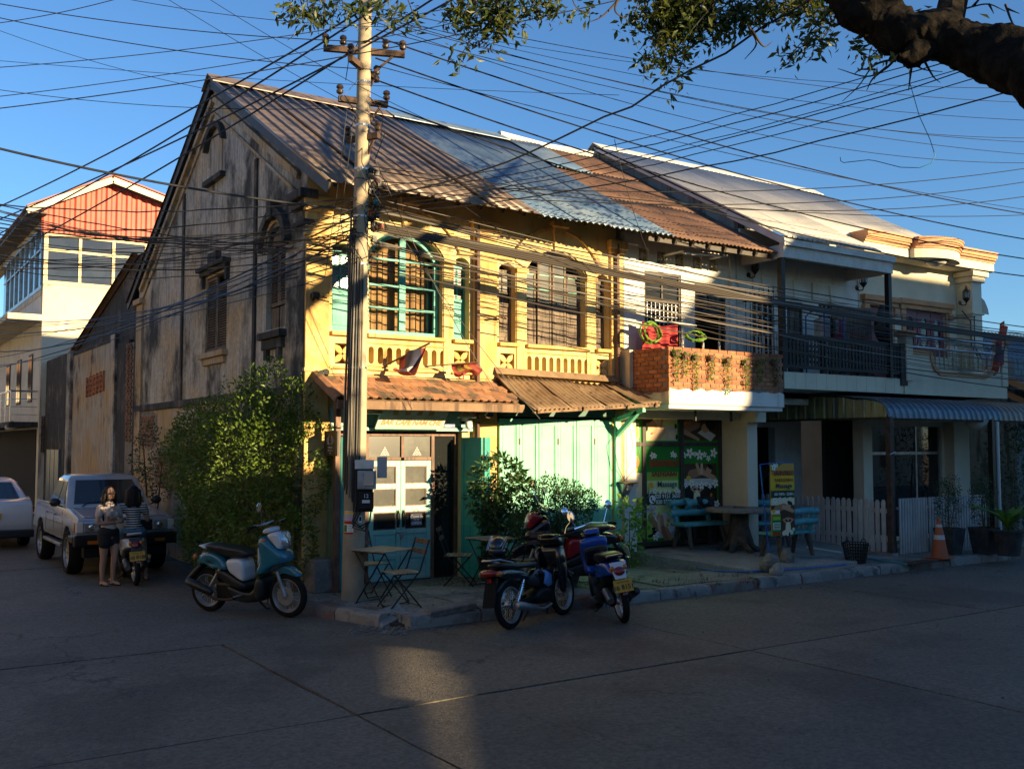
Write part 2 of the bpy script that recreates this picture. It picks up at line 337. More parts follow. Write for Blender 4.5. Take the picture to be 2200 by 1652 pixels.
mat('paint_bike_blue', (.008, .06, .33), .22, coat=.6)
mat('paint_bike_black', (.008, .009, .011), .2, coat=.6)
mat('paint_bike_red', (.30, .01, .015), .25, coat=.5)
mat('sky_blue_plastic', (.14, .28, .55), .35)
mat('lens_red', (.22, .006, .006), .15, coat=.5)
mat('lens_amber', (.50, .13, .01), .2, coat=.5)
mat('lens_clear', (.55, .56, .57), .08, metal=.6)
mat('plate_yellow', (.60, .32, .015), .5)
mat('plate_white', (.62, .62, .60), .5)
mat('lettering_black', (.01, .01, .01), .6)
mat('lettering_white', (.75, .75, .72), .6)
mat('car_silver', (.46, .47, .48), .25, metal=.35, coat=.5, c2=(.40, .41, .42), ns=1.2)
mat('car_white', (.62, .64, .66), .22, coat=.6)
mat('skin', (.42, .235, .15), .5)
mat('skin_tan', (.40, .22, .14), .5)
mat('hair', (.006, .005, .005), .6, spec=.25)
mat('lip', (.25, .06, .05), .4)
mat('eye', (.01, .008, .007), .2)
mat('cloth_black', (.010, .010, .011), .85)
mat('cloth_blush', (.52, .42, .36), .85)
mat('cloth_white', (.58, .57, .54), .85)
mat('denim', (.06, .16, .23), .85, c2=(.10, .22, .30), ns=18)
mat('flag_red', (.36, .075, .045), .8, c2=(.28, .055, .035), ns=6)
mat('flag_blue', (.05, .055, .10), .8, c2=(.08, .08, .12), ns=6)
mat('flag_white', (.55, .50, .45), .8)
mat('flag_yellow', (.45, .36, .04), .8)
mat('pvc_blue', (.02, .12, .22), .4)
mat('pvc_teal', (.02, .22, .24), .45)
mat('hose_blue', (.01, .10, .40), .4)
mat('pvc_white', (.55, .54, .50), .45)
mat('bench_teal', (.05, .26, .29), .6, c2=(.10, .33, .35), ns=4, bump=.2, bs=30)
mat('bench_wood', (.10, .075, .055), .8, c2=(.05, .04, .03), ns=8, bump=.5, bs=25)
mat('pot_black', (.035, .035, .036), .8, c2=(.065, .065, .062), ns=5, bump=.3, bs=30)
mat('soil', (.03, .02, .014), .95, bump=.8, bs=40)
mat('cone_orange', (.42, .10, .03), .6)
mat('clay_brown', (.13, .07, .045), .7)
mat('pink', (.55, .08, .17), .7)
mat('lilac', (.28, .22, .50), .7)
mat('red_cloth', (.35, .03, .03), .85)
mat('green_cloth', (.05, .18, .03), .8)
mat('hose_green', (.16, .30, .03), .5)
mat('bark', (.008, .0065, .005), .95, c2=(.02, .016, .012), ns=9, bump=1., bs=22, spec=.1)
mat('bark_light', (.12, .085, .055), .9, bump=.5, bs=30)
mat('twig', (.035, .026, .019), .9)
mat('door_red', (.22, .045, .05), .55, c2=(.17, .035, .04), ns=3)
mat('interior', (.05, .045, .04), .9)
mat('curtain_brown', (.28, .17, .07), .9, c2=(.21, .12, .05), ns=3)
mat('lattice_black', (.028, .028, .025), .7)
mat('render_aqua', (.20, .25, .25), .9, c2=(.14, .17, .17), ns=1.5, streak=(.08, .09, .09), bump=.4, bs=25)
glass('glass_dark', (.55, .6, .6), .35)
glass('glass_pane', (.8, .85, .85), .55)
glass('glass_car', (.55, .7, .85), .5)
mat('glass_tinted', (.018, .02, .022), .08, spec=.9, c2=(.03, .033, .035), ns=1.5)
mat('glass_dusty', (.045, .047, .038), .2, spec=.7, c2=(.012, .013, .012), ns=2.6, thr=(.4, .6))
mat('mirror', (.8, .82, .85), .02, metal=1.)
leafmat('leaf_bush', (.07, .13, .018), (.15, .215, .025), .32, 7)
leafmat('leaf_shrub', (.022, .058, .016), (.05, .095, .02), .25, 9)
leafmat('leaf_tree', (.035, .06, .010), (.095, .105, .014), .4, 5)
leafmat('leaf_bright', (.10, .22, .03), (.18, .30, .04), .4, 5)
leafmat('leaf_red', (.16, .06, .03), (.11, .13, .03), .25, 30)
# == GROUND, ROAD, PAVEMENT
g = MB().add([(-400, -300, -.06), (500, -300, -.06), (500, 700, -.06), (-400, 700, -.06)], [(0, 1, 2, 3)]).build('ground', 'dirt'); tag(g, 'bare earth beyond the streets', 'ground', kind='structure')
J = onZ(766, 1535); JX, JY = J.x, J.y                     # crossing of two slab joints in the street
road = MB().add([(-60, -16, -.02), (80, -16, -.02), (80, 14.2, -.02), (-60, 14.2, -.02)], [(0, 1, 2, 3)]).add([(-5, 14.2, -.02), (5.6, 14.2, -.02), (5.6, 90, -.02), (-5, 90, -.02)], [(0, 1, 2, 3)]).build('road', 'road_joint')
tag(road, 'grey concrete street and side street at the junction', 'road', kind='structure')
KA, KB, KC = onZ(640, 1318), onZ(815, 1347), onZ(885, 1353); KY = 10.72
def slab(x0, x1, y0, y1, z=0.):
 gp = .014; rn = random.Random(int(x0 * 7 + y0 * 13)); n = 9
 def wob(a, b, i, ax): return (mnoise.noise(V((a * 2.1, b * 2.1, 5.))) * .02 if 0 < i < n else 0)
 edge = [(x0 + gp + (x1 - x0 - 2 * gp) * i / n, y0 + gp + wob(x0 + i * .5, y0, i, 0)) for i in range(n)] + [(x1 - gp + wob(x1, y0 + i * .5, i, 1), y0 + gp + (y1 - y0 - 2 * gp) * i / n) for i in range(n)] + \
  [(x1 - gp - (x1 - x0 - 2 * gp) * i / n, y1 - gp + wob(x1 - i * .5, y1, i, 0)) for i in range(n)] + [(x0 + gp + wob(x0, y1 - i * .5, i, 1), y1 - gp - (y1 - y0 - 2 * gp) * i / n) for i in range(n)]
 MB().prism(edge, FLAT, -.05, z + rn.uniform(-.003, .003)).build('slab', 'road_concrete', road)
ys = [JY - 13.2, JY - 8.8, JY - 4.4, JY, KY + .35]
for i in range(-4, 9):
 for j in range(4):
  slab(JX + 4.6 * i, JX + 4.6 * (i + 1), ys[j], ys[j + 1])
slab(JX - 4.6, 5.9, KY + .35, 14.6); slab(JX - 9.2, JX - 4.6, KY + .35, 14.6)
for k in range(5):
 slab(-4.5, JX - 2.3, 14.6 + 5 * k, 19.6 + 5 * k); slab(JX - 2.3, 5.5, 14.6 + 5 * k, 19.6 + 5 * k)
rf = MB().box(-4.5, 5.5, 39.6, 88, -.05, -.003).box(JX + 4.6 * 9, 79, ys[0], KY + .35, -.05, -.003).build('road_surface', 'road_far', road)
pav = MB().prism([(KA.x + .15, KA.y + .2), (KB.x + .12, KB.y + .2), (KC.x + .1, KY + .2), (60, KY + .2), (60, 15.2), (11.3, 15.2), (5.3, 14.6), (KA.x + .15, 13.6)], FLAT, -.05, .12).build('pavement', 'dirt'); tag(pav, 'cracked concrete pavement in front of the shophouses', 'pavement', kind='structure')
kerb = MB().prism([(KA.x + .05, KA.y), (KB.x + .05, KB.y + .06), (KC.x, KY + .06), (60, KY + .06), (60, KY + .2), (KC.x + .1, KY + .2), (KB.x + .14, KB.y + .2), (KA.x + .17, KA.y + .2)], FLAT, -.04, .05).build('kerb', 'road_joint'); tag(kerb, 'worn kerb with faded red and white paint', 'kerb', kind='structure')
def kstone(a, b, mt, h=.15, w=.2):
 a = V((a[0], a[1], 0)); b = V((b[0], b[1], 0)); d = (b - a).normalized(); n = V((-d.y, d.x, 0)); rn = random.Random(int(a.x * 31)); secs = []
 k = 7
 for i in range(k + 1):
  p = a + (b - a) * (i / k); jz = rn.uniform(-.012, .006); jn = rn.uniform(-.012, .012)
  secs.append([p + n * (0 + jn) + V((0, 0, -.05)), p + n * (.005 + jn) + V((0, 0, h - .045)), p + n * (.04 + jn) + V((0, 0, h + jz)), p + n * w + V((0, 0, h)), p + n * w + V((0, 0, -.05))])
 MB().loft(secs).build('kerb_stone', mt, kerb, smooth=True)
kp = [(KA, onZ(717, 1331), 'kerb_red'), (onZ(719, 1331), onZ(812, 1347), 'kerb_white'), (onZ(882, 1353), V((6.75, KY)), 'kerb_white')]
for a, b, m_ in kp: kstone(a, b, m_)
kstone((KA.x - .02, KA.y + 1.05), (KA.x, KA.y + .02), 'kerb_grey'); kstone((KA.x - .06, KA.y + 2.1), (KA.x - .02, KA.y + 1.07), 'kerb_grey', .13)
x = 6.77; cyc = ['kerb_grey', 'kerb_red', 'kerb_white', 'kerb_grey', 'kerb_red', 'kerb_grey', 'kerb_white', 'kerb_grey']; i = 0
while x < 34:
 kstone((x, KY + random.uniform(-.01, .01)), (x + .98, KY + random.uniform(-.01, .01)), cyc[i % 8], .15 + random.uniform(-.012, .008)); x += 1.; i += 1
def broken(name, label, pts, z0, h, mt='slab_concrete', rot=(0, 0, 0), cat='concrete chunk', group=None):
 rn = random.Random(len(label)); c = V((sum(p[0] for p in pts) / len(pts), sum(p[1] for p in pts) / len(pts), z0)); mb = MB(); q = [V((p[0], p[1], 0)) - V((c.x, c.y, 0)) for p in pts]
 mb.loft([[p * s_ + V((rn.uniform(-.015, .015), rn.uniform(-.015, .015), zz)) for p in q] for s_, zz in ((.97, 0), (1.02, h * .3), (1., h * .8), (.9, h))])
 o = mb.build(name, mt, bevel=.008); o.location = c; o.rotation_euler = rot; return tag(o, label, cat, group)
b0 = onZ(835, 1340)
broken('broken_kerb_slab', 'broken tilted concrete slab at the kerb corner', [(b0.x - .28, b0.y - .12), (b0.x + .2, b0.y - .16), (b0.x + .3, b0.y + .12), (b0.x - .1, b0.y + .2)], .05, .09, rot=(R(18), R(-16), R(20)))
b1 = onZ(968, 1312, .15)
broken('broken_paving_block', 'broken pair of paving blocks lying on the pavement by the utility pole', [(b1.x - .36, b1.y - .07), (b1.x + .34, b1.y - .1), (b1.x + .36, b1.y + .1), (b1.x - .3, b1.y + .12)], .14, .085, 'stone', rot=(R(3), R(-4), R(6)))
for k, (q, w_) in enumerate((((1655, 1228), .34), ((1690, 1215), .3), ((1645, 1222), .2), ((1668, 1236), .22))):
 c = onZ(*q, .15)
 h_ = w_ * (.5 if k != 2 else .28); mb = MB(); mb.sphere((0, 0, h_ * .8), (w_ * .55, w_ * .45, h_), 14, 10); mb.v = [tuple(V(p) * (1 + .28 * mnoise.noise(V(p) * 5 + V((k * 7, 0, 0))) + .12 * mnoise.noise(V(p) * 13))) for p in mb.v]
 o = mb.build('boulder', 'stone'); o.location = (c.x, c.y, .13); o.rotation_euler = (0, 0, k); tag(o, ['large grey rubble stone holding down the banner pole', 'tall rubble stone behind the banner pole foot', 'low flat rubble stone beside the banner pole foot', 'small round rubble stone in front of the banner pole foot'][k], 'stone', 'rubble stones at the banner pole')
x = 5.75; rn = random.Random(4)
while x < 26:
 L_ = rn.uniform(.95, 1.25)
 for (y0, y1) in ((KY + .22, KY + 1.25), (KY + 1.25, KY + 2.2)):
  j = lambda: rn.uniform(-.02, .02)
  if y0 > 11.5 and 11.2 < x < 16: continue
  pts = [(x + .012 + j(), y0 + .012 + j()), (x + L_ - .012 + j(), y0 + .012 + j()), (x + L_ - .012 + j(), y1 - .012 + j()), (x + .012 + j(), y1 - .012 + j())]
  MB().prism(pts, FLAT, .05, .148 + rn.uniform(-.008, .006)).build('paving_slab', 'pavement', pav)
 x += L_
MB().prism([(KA.x + .2, KA.y + .15), (5.72, KB.y + .25), (5.72, 13.45), (5.45, 13.45), (KA.x + .2, 13.5)], FLAT, .05, .145).build('paving_slab', 'pavement', pav)
MB().prism([(5.74, KY + 2.24), (11.2, KY + 2.24), (11.2, 13.8), (5.74, 13.8)], FLAT, .05, .144).build('paving_slab', 'pavement', pav)
P = lambda x, y, z: onZ(x, y, z)
fc = MB(); t0, t1, t2 = P(1375, 1186, .36), P(1612, 1224, .2), P(1842, 1206, .19)
top = [(t0.x, t0.y, .36), (t1.x, t1.y, .2), (t2.x, t2.y, .19), (17.5, 14.0, .3), (17.5, 15.2, .36), (11.5, 15.2, .38)]
n = len(top); fc.add([(p[0], p[1], .1) for p in top] + top, [tuple(range(n, 2 * n))] + [(i, (i + 1) % n, (i + 1) % n + n, i + n) for i in range(n)])
tag(fc.build('forecourt', 'slab_concrete', bevel=.012), 'raised concrete forecourt sloping down from the massage shop', 'forecourt', kind='structure')
rn = random.Random(11); mb = MB(); pts = []
for k in range(260):
 x_ = rn.uniform(5.2, 19); y_ = KY - abs(rn.gauss(0, .25)) if rn.random() < .4 else rn.uniform(KY + .2, 13.2)
 pts.append((x_, y_, .006 if y_ < KY else .156))
leaves(mb, pts, .03, 5, up=-.2); tag(mb.build('leaf_litter', 'clay_brown'), 'dry leaves scattered along the kerb and pavement', 'leaf litter', kind='stuff')
mb = MB(); rn = random.Random(12)
for k in range(420):
 x_ = rn.uniform(5.1, 20); y_ = KY - abs(rn.gauss(0, .12)) - .01 if rn.random() < .5 else rn.uniform(2.5, 10.7); r_ = rn.uniform(.004, .013)
 mb.sphere((x_, y_, r_ * .5), (r_ * 1.3, r_, r_ * .7), 5, 3)
for k in range(160):
 r_ = rn.uniform(.006, .028); c = onZ(rn.uniform(745, 880), rn.uniform(1346, 1366)); mb.sphere((c.x, c.y, r_ * .4), (r_ * 1.3, r_, r_ * .7), 5, 3)
tag(mb.build('gravel', 'stone', smooth=True), 'loose grit and pebbles along the kerb', 'gravel', kind='stuff')
mb = MB(); rn = random.Random(13)
for k in range(46):
 c = onZ(rn.choice([rn.uniform(1330, 1640), rn.uniform(940, 1000), rn.uniform(1230, 1330)]), rn.uniform(1236, 1258), .15)
 for b_ in range(9):
  a = rn.uniform(0, 6.28); h = rn.uniform(.03, .09); d = V((cos(a), sin(a), 0)) * h * .5; s_ = V((-sin(a), cos(a), 0)) * .005; o_ = V((c.x + rn.gauss(0, .05), c.y + rn.gauss(0, .03), .145))
  mb.add([o_ - s_, o_ + s_, o_ + d + V((0, 0, h))], [(0, 1, 2)])
tag(mb.build('grass', 'leaf_shrub', fix=False), 'sparse weeds growing in the pavement cracks', 'weeds', kind='stuff')
dr = thing('drain_grate', 'slotted drain grate set in the pavement before the gate', 'drain', onZ(1975, 1207, .15), world=True)
c = onZ(1975, 1207, .15)
for k in range(9): MB().box(c.x - .42 + k * .1, c.x - .36 + k * .1, c.y - .14, c.y + .14, .14, .156).build('grate_bar', 'iron_rust', dr)
pl = onZ(840, 1344); mb = MB()
mb.sheet(lambda u, v: (pl.x + .1 + .09 * (u - .5), pl.y - .12 + .1 * (v - .5), .02 + .05 * abs(sin(u * 5 + v * 7)) * (1 - abs(u - .5))), 5, 5); tag(mb.build('plastic_bag', 'white_dull', smooth=True), 'crumpled white plastic scrap beside the broken kerb slab', 'litter')
# == CORNER SHOPHOUSE (ochre front, mouldy gable)
FX0, FX1, FY_, YB = 5.52, 11.3, 13.5, 23.2
RS = (8.85 - 5.76) / (17.9 - 12.5)                        # roof pitch
def roofz(y): return 5.76 + RS * (y - 12.5) if y <= 17.9 else 8.85 - RS * (y - 17.9)
H1 = thing('corner_shophouse', 'old two storey corner shophouse with ochre front and black mouldy gable', 'house', (FX0, FY_, 0), world=True)
cw = [(6.50, 7.78), (9.38, 10.62)]; sw = [(5.92, 6.30), (7.98, 8.27), (8.83, 9.16), (10.84, 11.13)]
ZS = 3.86
wins = [arch(a, b, ZS, 5.10, 5.47) for a, b in cw] + [arch(a, b, ZS, 5.08, 5.16, 6) for a, b in sw]
slots = []
for (a, b) in cw:
 w_ = (b - a + .1); x0 = a - .02
 for k in range(9): c = x0 + (k + .5) * w_ / 9; slots.append(slot(c - .045, c + .045, 3.40, 3.66))
sq = [rect((a + b) / 2 - .14, (a + b) / 2 + .14, 3.38, 3.68) for a, b in sw]
cafe = rect(5.98, 8.14, .05, 2.40); shut = rect(8.80, 11.16, .05, 2.66)
mb = MB(); mb.prism([(FX0 + .002, -.05), (FX1, -.05), (FX1, 6.2), (FX0 + .002, 6.2)], FRONT, FY_, FY_ + .28, wins + slots + sq + [cafe, shut]); mb.build('front_wall', 'plaster_ochre', H1)
mb = MB(); mb.box(FX0 + .3, FX1 - .1, FY_ + 3.2, FY_ + 3.3, .1, 6.0).box(FX0 + .3, FX1 - .1, FY_ + .29, FY_ + 3.2, 3.0, 3.2).box(FX0 + .3, FX1 - .1, FY_ + .29, FY_ + 3.2, .12, .15).box(8.45, 8.6, FY_ + .29, FY_ + 3.2, .1, 6.).box(FX1 - .1, FX1 - .02, FY_ + .29, FY_ + 3.2, .1, 6.)
mb.box(FX0 + .3, FX1 - .1, FY_ + .3, FY_ + 3.2, 5.9, 6.); mb.build('interior_partition', 'interior', H1)
MB().box(FX0 + .3, FX1 - .1, FY_ + .34, FY_ + .345, 3.3, 3.75).build('parapet_back', 'plaster_ochre_trim', H1)
for (a, b) in ((FX0 - .03, 5.86), (8.33, 8.76), (11.14, 11.42)):
 mb = MB().box(a, b, FY_ - .06, FY_ + .02, .1, 5.72); mb.box(a - .03, b + .03, FY_ - .09, FY_, 5.20, 5.25).box(a - .03, b + .03, FY_ - .10, FY_, 5.55, 5.62).box(a - .06, b + .06, FY_ - .14, FY_, 5.62, 5.78).box(a - .02, b + .02, FY_ - .085, FY_, 3.24, 3.30)
 mb.box(a - .02, b + .02, FY_ - .08, FY_, 2.50, 2.56).build('pilaster', 'plaster_ochre_trim', H1, bevel=.012)
for (a, b) in cw:
 ins = arcpts(a - .02, b + .02, 5.10, 5.49); out = arcpts(a - .26, b + .26, 5.22, 5.80); o2 = arcpts(a - .33, b + .33, 5.24, 5.86)
 MB().prism(ins + out[::-1], FRONT, FY_ - .035, FY_ + .01).build('arch_band', 'plaster_ochre', H1)
 MB().prism(out + o2[::-1], FRONT, FY_ - .085, FY_ + .01).build('arch_moulding', 'plaster_ochre_trim', H1)
 c = (a + b) / 2; kk = MB().loft([[(c - w2, d, z) for w2, d in ((w_, FY_), (w_, FY_ - pr), (-w_, FY_ - pr), (-w_, FY_))] for z, w_, pr in ((5.44, .085, .07), (5.84, .13, .12), (5.86, .17, .15), (5.95, .17, .15))]); kk.build('keystone', 'plaster_ochre_trim', H1, bevel=.006)
def band(x0, x1, z0, z1, pr, name='string_course', m_='plaster_ochre_trim'): MB().box(x0, x1, FY_ - pr, FY_ + .01, z0, z1).build(name, m_, H1, bevel=.01)
for (x0, x1) in ((5.87, 6.24), (8.04, 8.32), (8.77, 9.10), (10.90, 11.13)): band(x0, x1, 5.20, 5.27, .075)
for (x0, x1) in ((6.31, 6.49), (7.79, 7.97), (9.17, 9.37), (10.63, 10.83)):
 band(x0, x1, 3.30, 5.02, .02, 'window_pier', 'plaster_ochre'); band(x0 - .02, x1 + .02, 5.02, 5.10, .06, 'pier_capital')
for (a, b) in cw + sw:
 band(a - .03, b + .03, 3.79, 3.85, .09, 'sill'); band(a - .05, b + .05, 3.30, 3.335, .05, 'panel_base')
for (a, b) in cw:
 for z in (3.36, 3.70): band(a - .05, b + .07, z, z + .022, .025, 'panel_moulding')
 for x_ in (a - .07, b + .075): band(x_ - .012, x_ + .012, 3.36, 3.722, .025, 'panel_moulding')
for (a, b) in sw:                                          # flower lattice in the square openings
 c = (a + b) / 2; mb = MB()
 for s1 in (1, -1):
  for s2 in (1, -1):
   d = V((s1, s2)).normalized(); n_ = V((-d.y, d.x)); L_ = .19
   pts = [(c + d.x * L_ * t + n_.x * wv, 3.53 + d.y * L_ * t + n_.y * wv) for t, wv in [(0, .012), (.3, .04), (.6, .045), (1, .005), (1, -.005), (.6, -.045), (.3, -.04), (0, -.012)]]
   mb.prism(pts, FRONT, FY_ + .03, FY_ + .09)
 mb.build('flower_lattice', 'plaster_ochre_trim', H1)
for x_ in (8.36, 11.24): MB().tube([(x_, FY_ - .11, 5.7), (x_, FY_ - .11, 2.6 if x_ < 9 else 3.0)], .038, 8).build('downpipe', 'clay_brown', H1, smooth=True)
MB().tube([(8.36, FY_ - .12, 2.56), (8.36, FY_ - .12, 2.0)], .035, 8).build('downpipe', 'clay_brown', H1, smooth=True)
# -- windows of the upper floor
def lite(mb, a, b, z0, z1, Y, w_=.03, d=.04):
 mb.box(a, a + w_, Y, Y + d, z0, z1).box(b - w_, b, Y, Y + d, z0, z1).box(a + w_, b - w_, Y, Y + d, z0, z0 + w_).box(a + w_, b - w_, Y, Y + d, z1 - w_, z1)
a, b = cw[0]; YW = FY_ + .14; c = (a + b) / 2
W = MB(); ins = arcpts(a + .08, b - .08, 5.04, 5.38); W.prism(arch(a, b, ZS, 5.10, 5.47), FRONT, YW, YW + .06, [[(a + .08, ZS + .07), (b - .08, ZS + .07)] + ins]); W = W.build('casement_window', 'paint_teal', H1, bevel=.004)
MB().box(c - .055, c + .055, YW - .015, YW + .05, ZS + .08, 5.37).build('mullion', 'paint_teal', W, bevel=.004)
for z in (4.27, 4.62, 5.02):
 for (x0, x1) in ((a + .08, c - .056), (c + .056, b - .08)): MB().box(x0, x1, YW - .005, YW + .04, z - .016, z + .016).build('glazing_bar', 'paint_teal', W)
for k in range(5):
 for s_ in (-1, 1): x_ = c + s_ * (.10 + .095 * k); MB().tube([(x_, YW + .10, ZS + .05), (x_, YW + .10, 5.2 - .02 * k)], .007, 5).build('iron_bar', 'iron_black', W)
MB().sheet(lambda u, v: (a + (b - a) * u, YW + .2 + .02 * sin(u * 40), ZS + 1.6 * v), 60, 2).build('curtain', 'curtain_brown', W, smooth=True)
for s_ in (-1, 1):                                         # casement leaf standing ajar on each side
 hx = b - .02 if s_ > 0 else a + .02; M_ = Matrix.Translation((hx, YW - .03, 0)) @ Matrix.Rotation(R(-68 * s_), 4, 'Z')
 if s_ > 0:
  mb = MB(); mb.box(-.22, -.19, -.02, .02, ZS + .05, 5.06, M_).box(-.03, 0, -.02, .02, ZS + .05, 5.06, M_)
  for z in (ZS + .05, 4.25, 4.6, 5.03): mb.box(-.19, -.03, -.018, .018, z, z + .035, M_)
  mb.build('casement_leaf', 'paint_teal', W)
def narrow(a, b, mt, plank):
 Wn = MB(); Wn.box(a, a + .03, YW, YW + .05, ZS, 5.07).box(b - .03, b, YW, YW + .05, ZS, 5.07).box(a + .03, b - .03, YW, YW + .05, 5.0, 5.07).box(a + .03, b - .03, YW, YW + .05, 4.46, 4.52).box(a + .03, b - .03, YW, YW + .05, ZS, ZS + .05)
 Wn = Wn.build('narrow_window', mt, H1, bevel=.003); cc = (a + b) / 2
 MB().box(a + .03, b - .03, YW + .015, YW + .035, ZS + .05, 4.46).build('lower_panel', plank, Wn)
 MB().box(a + .07, b - .07, YW + .005, YW + .014, ZS + .1, 4.41).build('raised_panel', plank, Wn, bevel=.003)
 MB().box(cc - .012, cc + .012, YW + .005, YW + .04, 4.52, 5.0).build('glazing_bar', mt, Wn)
 for z in (4.69, 4.85): MB().box(a + .03, b - .03, YW + .008, YW + .04, z - .01, z + .01).build('glazing_bar', mt, Wn)
 for z0, z1 in ((4.52, 4.68), (4.70, 4.84), (4.86, 5.0)):
  for x0, x1 in ((a + .03, cc - .012), (cc + .012, b - .03)): MB().box(x0, x1, YW + .02, YW + .025, z0, z1).build('pane', 'glass_dusty', Wn)
for k, (a, b) in enumerate(sw): narrow(a, b, 'paint_teal' if k < 2 else 'wood_grey', 'paint_teal' if k < 2 else 'wood_grey')
a, b = cw[1]; nL = 4; wl = (b - a) / nL                    # folding wooden leaves with glazed upper half
W2 = MB(); W2.prism(arch(a, b, ZS, 5.10, 5.47), FRONT, YW + .03, YW + .07, [[(a + .03, ZS + .03), (b - .03, ZS + .03)] + arcpts(a + .03, b - .03, 5.07, 5.43)]); W2 = W2.build('folding_window', 'wood_grey', H1)
for k in range(nL):
 x0, x1 = a + k * wl + .012, a + (k + 1) * wl - .012; zt = 5.30 if k in (1, 2) else 5.12; Yk = YW + (.0 if k in (1, 2) else .02)
 lf = MB(); lite(lf, x0, x1, ZS + .02, zt, Yk, .04, .035); lf.box(x0 + .04, x1 - .04, Yk, Yk + .035, 4.50, 4.56); mt_ = ['wood_grey', 'wood_grey', 'paint_green_dark', 'wood_grey'][k]
 lf = lf.build('window_leaf', 'wood_grey', W2, bevel=.003)
 MB().box(x0 + .04, x1 - .04, Yk + .012, Yk + .026, ZS + .06, 4.50).build('lower_panel', 'wood_grey', lf)
 for z0, z1 in ((4.56, 4.80), (4.82, 5.05), (5.07, zt - .04)):
  if z1 - z0 > .02: MB().box(x0 + .04, x1 - .04, Yk + .014, Yk + .019, z0, z1).build('pane', 'glass_dusty', lf)
 for z in (4.81, 5.06): MB().box(x0 + .04, x1 - .04, Yk + .006, Yk + .03, z - .01, z + .01).build('glazing_bar', 'paint_mint', lf)
bk = onY(1042, 690, FY_); mb = MB().bar((bk.x + .42, FY_ + .02, bk.z + .07), (bk.x + .05, FY_ - .3, bk.z + .055), .05, .02); mb.build('window_stay', 'wood_fascia', H1)
# -- roof sheets
def roof_sheets(parent, xs, mt, pitch, amp, kind, y0=12.5, y1=17.9, name='roof_sheet', lift=0., nv=3):
 for k in range(len(xs) - 1):
  x0, x1 = xs[k], xs[k + 1]; z = lift + (.006 if k % 2 else 0.)
  mb = MB(); corrsheet(mb, (x0, y0 - .02 * (k % 2), roofz(y0) + z), (x1 + .04, y0 - .02 * (k % 2), roofz(y0) + z), (x0, y1, roofz(y1) + z), (x1 + .04, y1, roofz(y1) + z), pitch, amp, kind, nv=nv, jit=.008)
  mb.build(name, mt, parent, smooth=True, solid=.004, fix=False, ang=60)
roof_sheets(H1, [5.38, 6.28, 7.18, 8.08, 8.92], 'roof_taupe', .225, .034, 'trap')
roof_sheets(H1, [8.94, 9.65, 10.35, 11.05, 11.72], 'roof_blue', .125, .02, 'sine')
mb = MB(); corrsheet(mb, (5.38, 23.9, roofz(23.9)), (11.7, 23.9, roofz(23.9)), (5.38, 17.9, 8.85), (11.7, 17.9, 8.85), .225, .03, 'trap'); mb.build('rear_roof_sheet', 'roof_taupe', H1, smooth=True, solid=.004, fix=False, ang=60)
MB().prism([(17.55, 8.70), (17.9, 8.93), (18.25, 8.70), (18.25, 8.715), (17.9, 8.945), (17.55, 8.715)], SIDE, 5.36, 8.95).build('ridge_cap', 'roof_taupe', H1)
for k in range(3): MB().prism([(17.5 , 8.70), (17.9, 8.93), (18.25, 8.70), (18.25, 8.715), (17.9, 8.95), (17.5, 8.715)], SIDE, 8.97 + .92 * k, 9.90 + .92 * k).build('ridge_cap', 'roof_blue', H1)
mb = MB()
for (ya, yb) in ((12.52, 17.9), (23.85, 17.9)): mb.bar((5.43, ya, roofz(ya) - .09), (5.43, yb, roofz(yb) - .09), .03, .15)
mb.build('barge_board', 'wood_dark', H1)
for k in range(15): x_ = 5.62 + .4 * k; MB().bar((x_, 12.75, roofz(12.75) - .09), (x_, 13.6, roofz(13.6) - .09), .05, .08).build('rafter', 'wood_dark', H1)
# -- gable wall
gw = [rect(17.05, 18.25, 3.85, 5.22), arch(14.32, 15.12, 3.98, 5.18, 5.56, 10)]
MB().prism([(FY_ + .001, -.05), (YB, -.05), (YB, roofz(YB) - .07), (17.9, 8.70), (FY_ + .001, roofz(FY_) - .07)], SIDE, FX0, FX0 + .27, gw).build('gable_wall', 'plaster_mould', H1)
def louvre(parent, y0, y1, z0, z1, X, mt, n):
 fr = MB(); w_ = .05
 fr.box(X, X + .04, y0, y0 + w_, z0, z1).box(X, X + .04, y1 - w_, y1, z0, z1).box(X, X + .04, y0 + w_, y1 - w_, z0, z0 + w_).box(X, X + .04, y0 + w_, y1 - w_, z1 - w_, z1)
 fr = fr.build('louvre_shutter', mt, parent, bevel=.003); first = None
 for k in range(n):
  z = z0 + w_ + (k + .5) * (z1 - z0 - 2 * w_) / n
  if first is None: first = MB().cbox((0, 0, 0), (.045, y1 - y0 - 2 * w_, .009), (0, R(-48), 0)).build('slat', mt, fr); first.location = (X + .02, (y0 + y1) / 2, z)
  else: piece(first, 'slat', fr, (X + .02, (y0 + y1) / 2, z))
louvre(H1, 17.06, 17.65, 3.86, 5.05, FX0 + .02, 'wood_grey', 24); louvre(H1, 17.66, 18.24, 3.86, 5.20, FX0 + .02, 'wood_grey', 27)
louvre(H1, 14.34, 14.72, 4.34, 5.24, FX0 + .06, 'wood_grey', 20); louvre(H1, 14.73, 15.10, 4.34, 5.24, FX0 + .06, 'wood_grey', 20)
MB().prism(arcpts(14.34, 15.10, 5.26, 5.54) , SIDE, FX0 + .06, FX0 + .09).build('arch_panel', 'wood_grey', H1)
for (a_, b_) in ((14.36, 14.70), (14.75, 15.08)): MB().box(FX0 + .07, FX0 + .10, a_, b_, 4.0, 4.32).build('lower_panel', 'wood_grey', H1, bevel=.004)
MB().box(FX0 + .16, FX0 + .2, 14.3, 18.3, 3.9, 5.5).build('window_back', 'black_deep', H1)
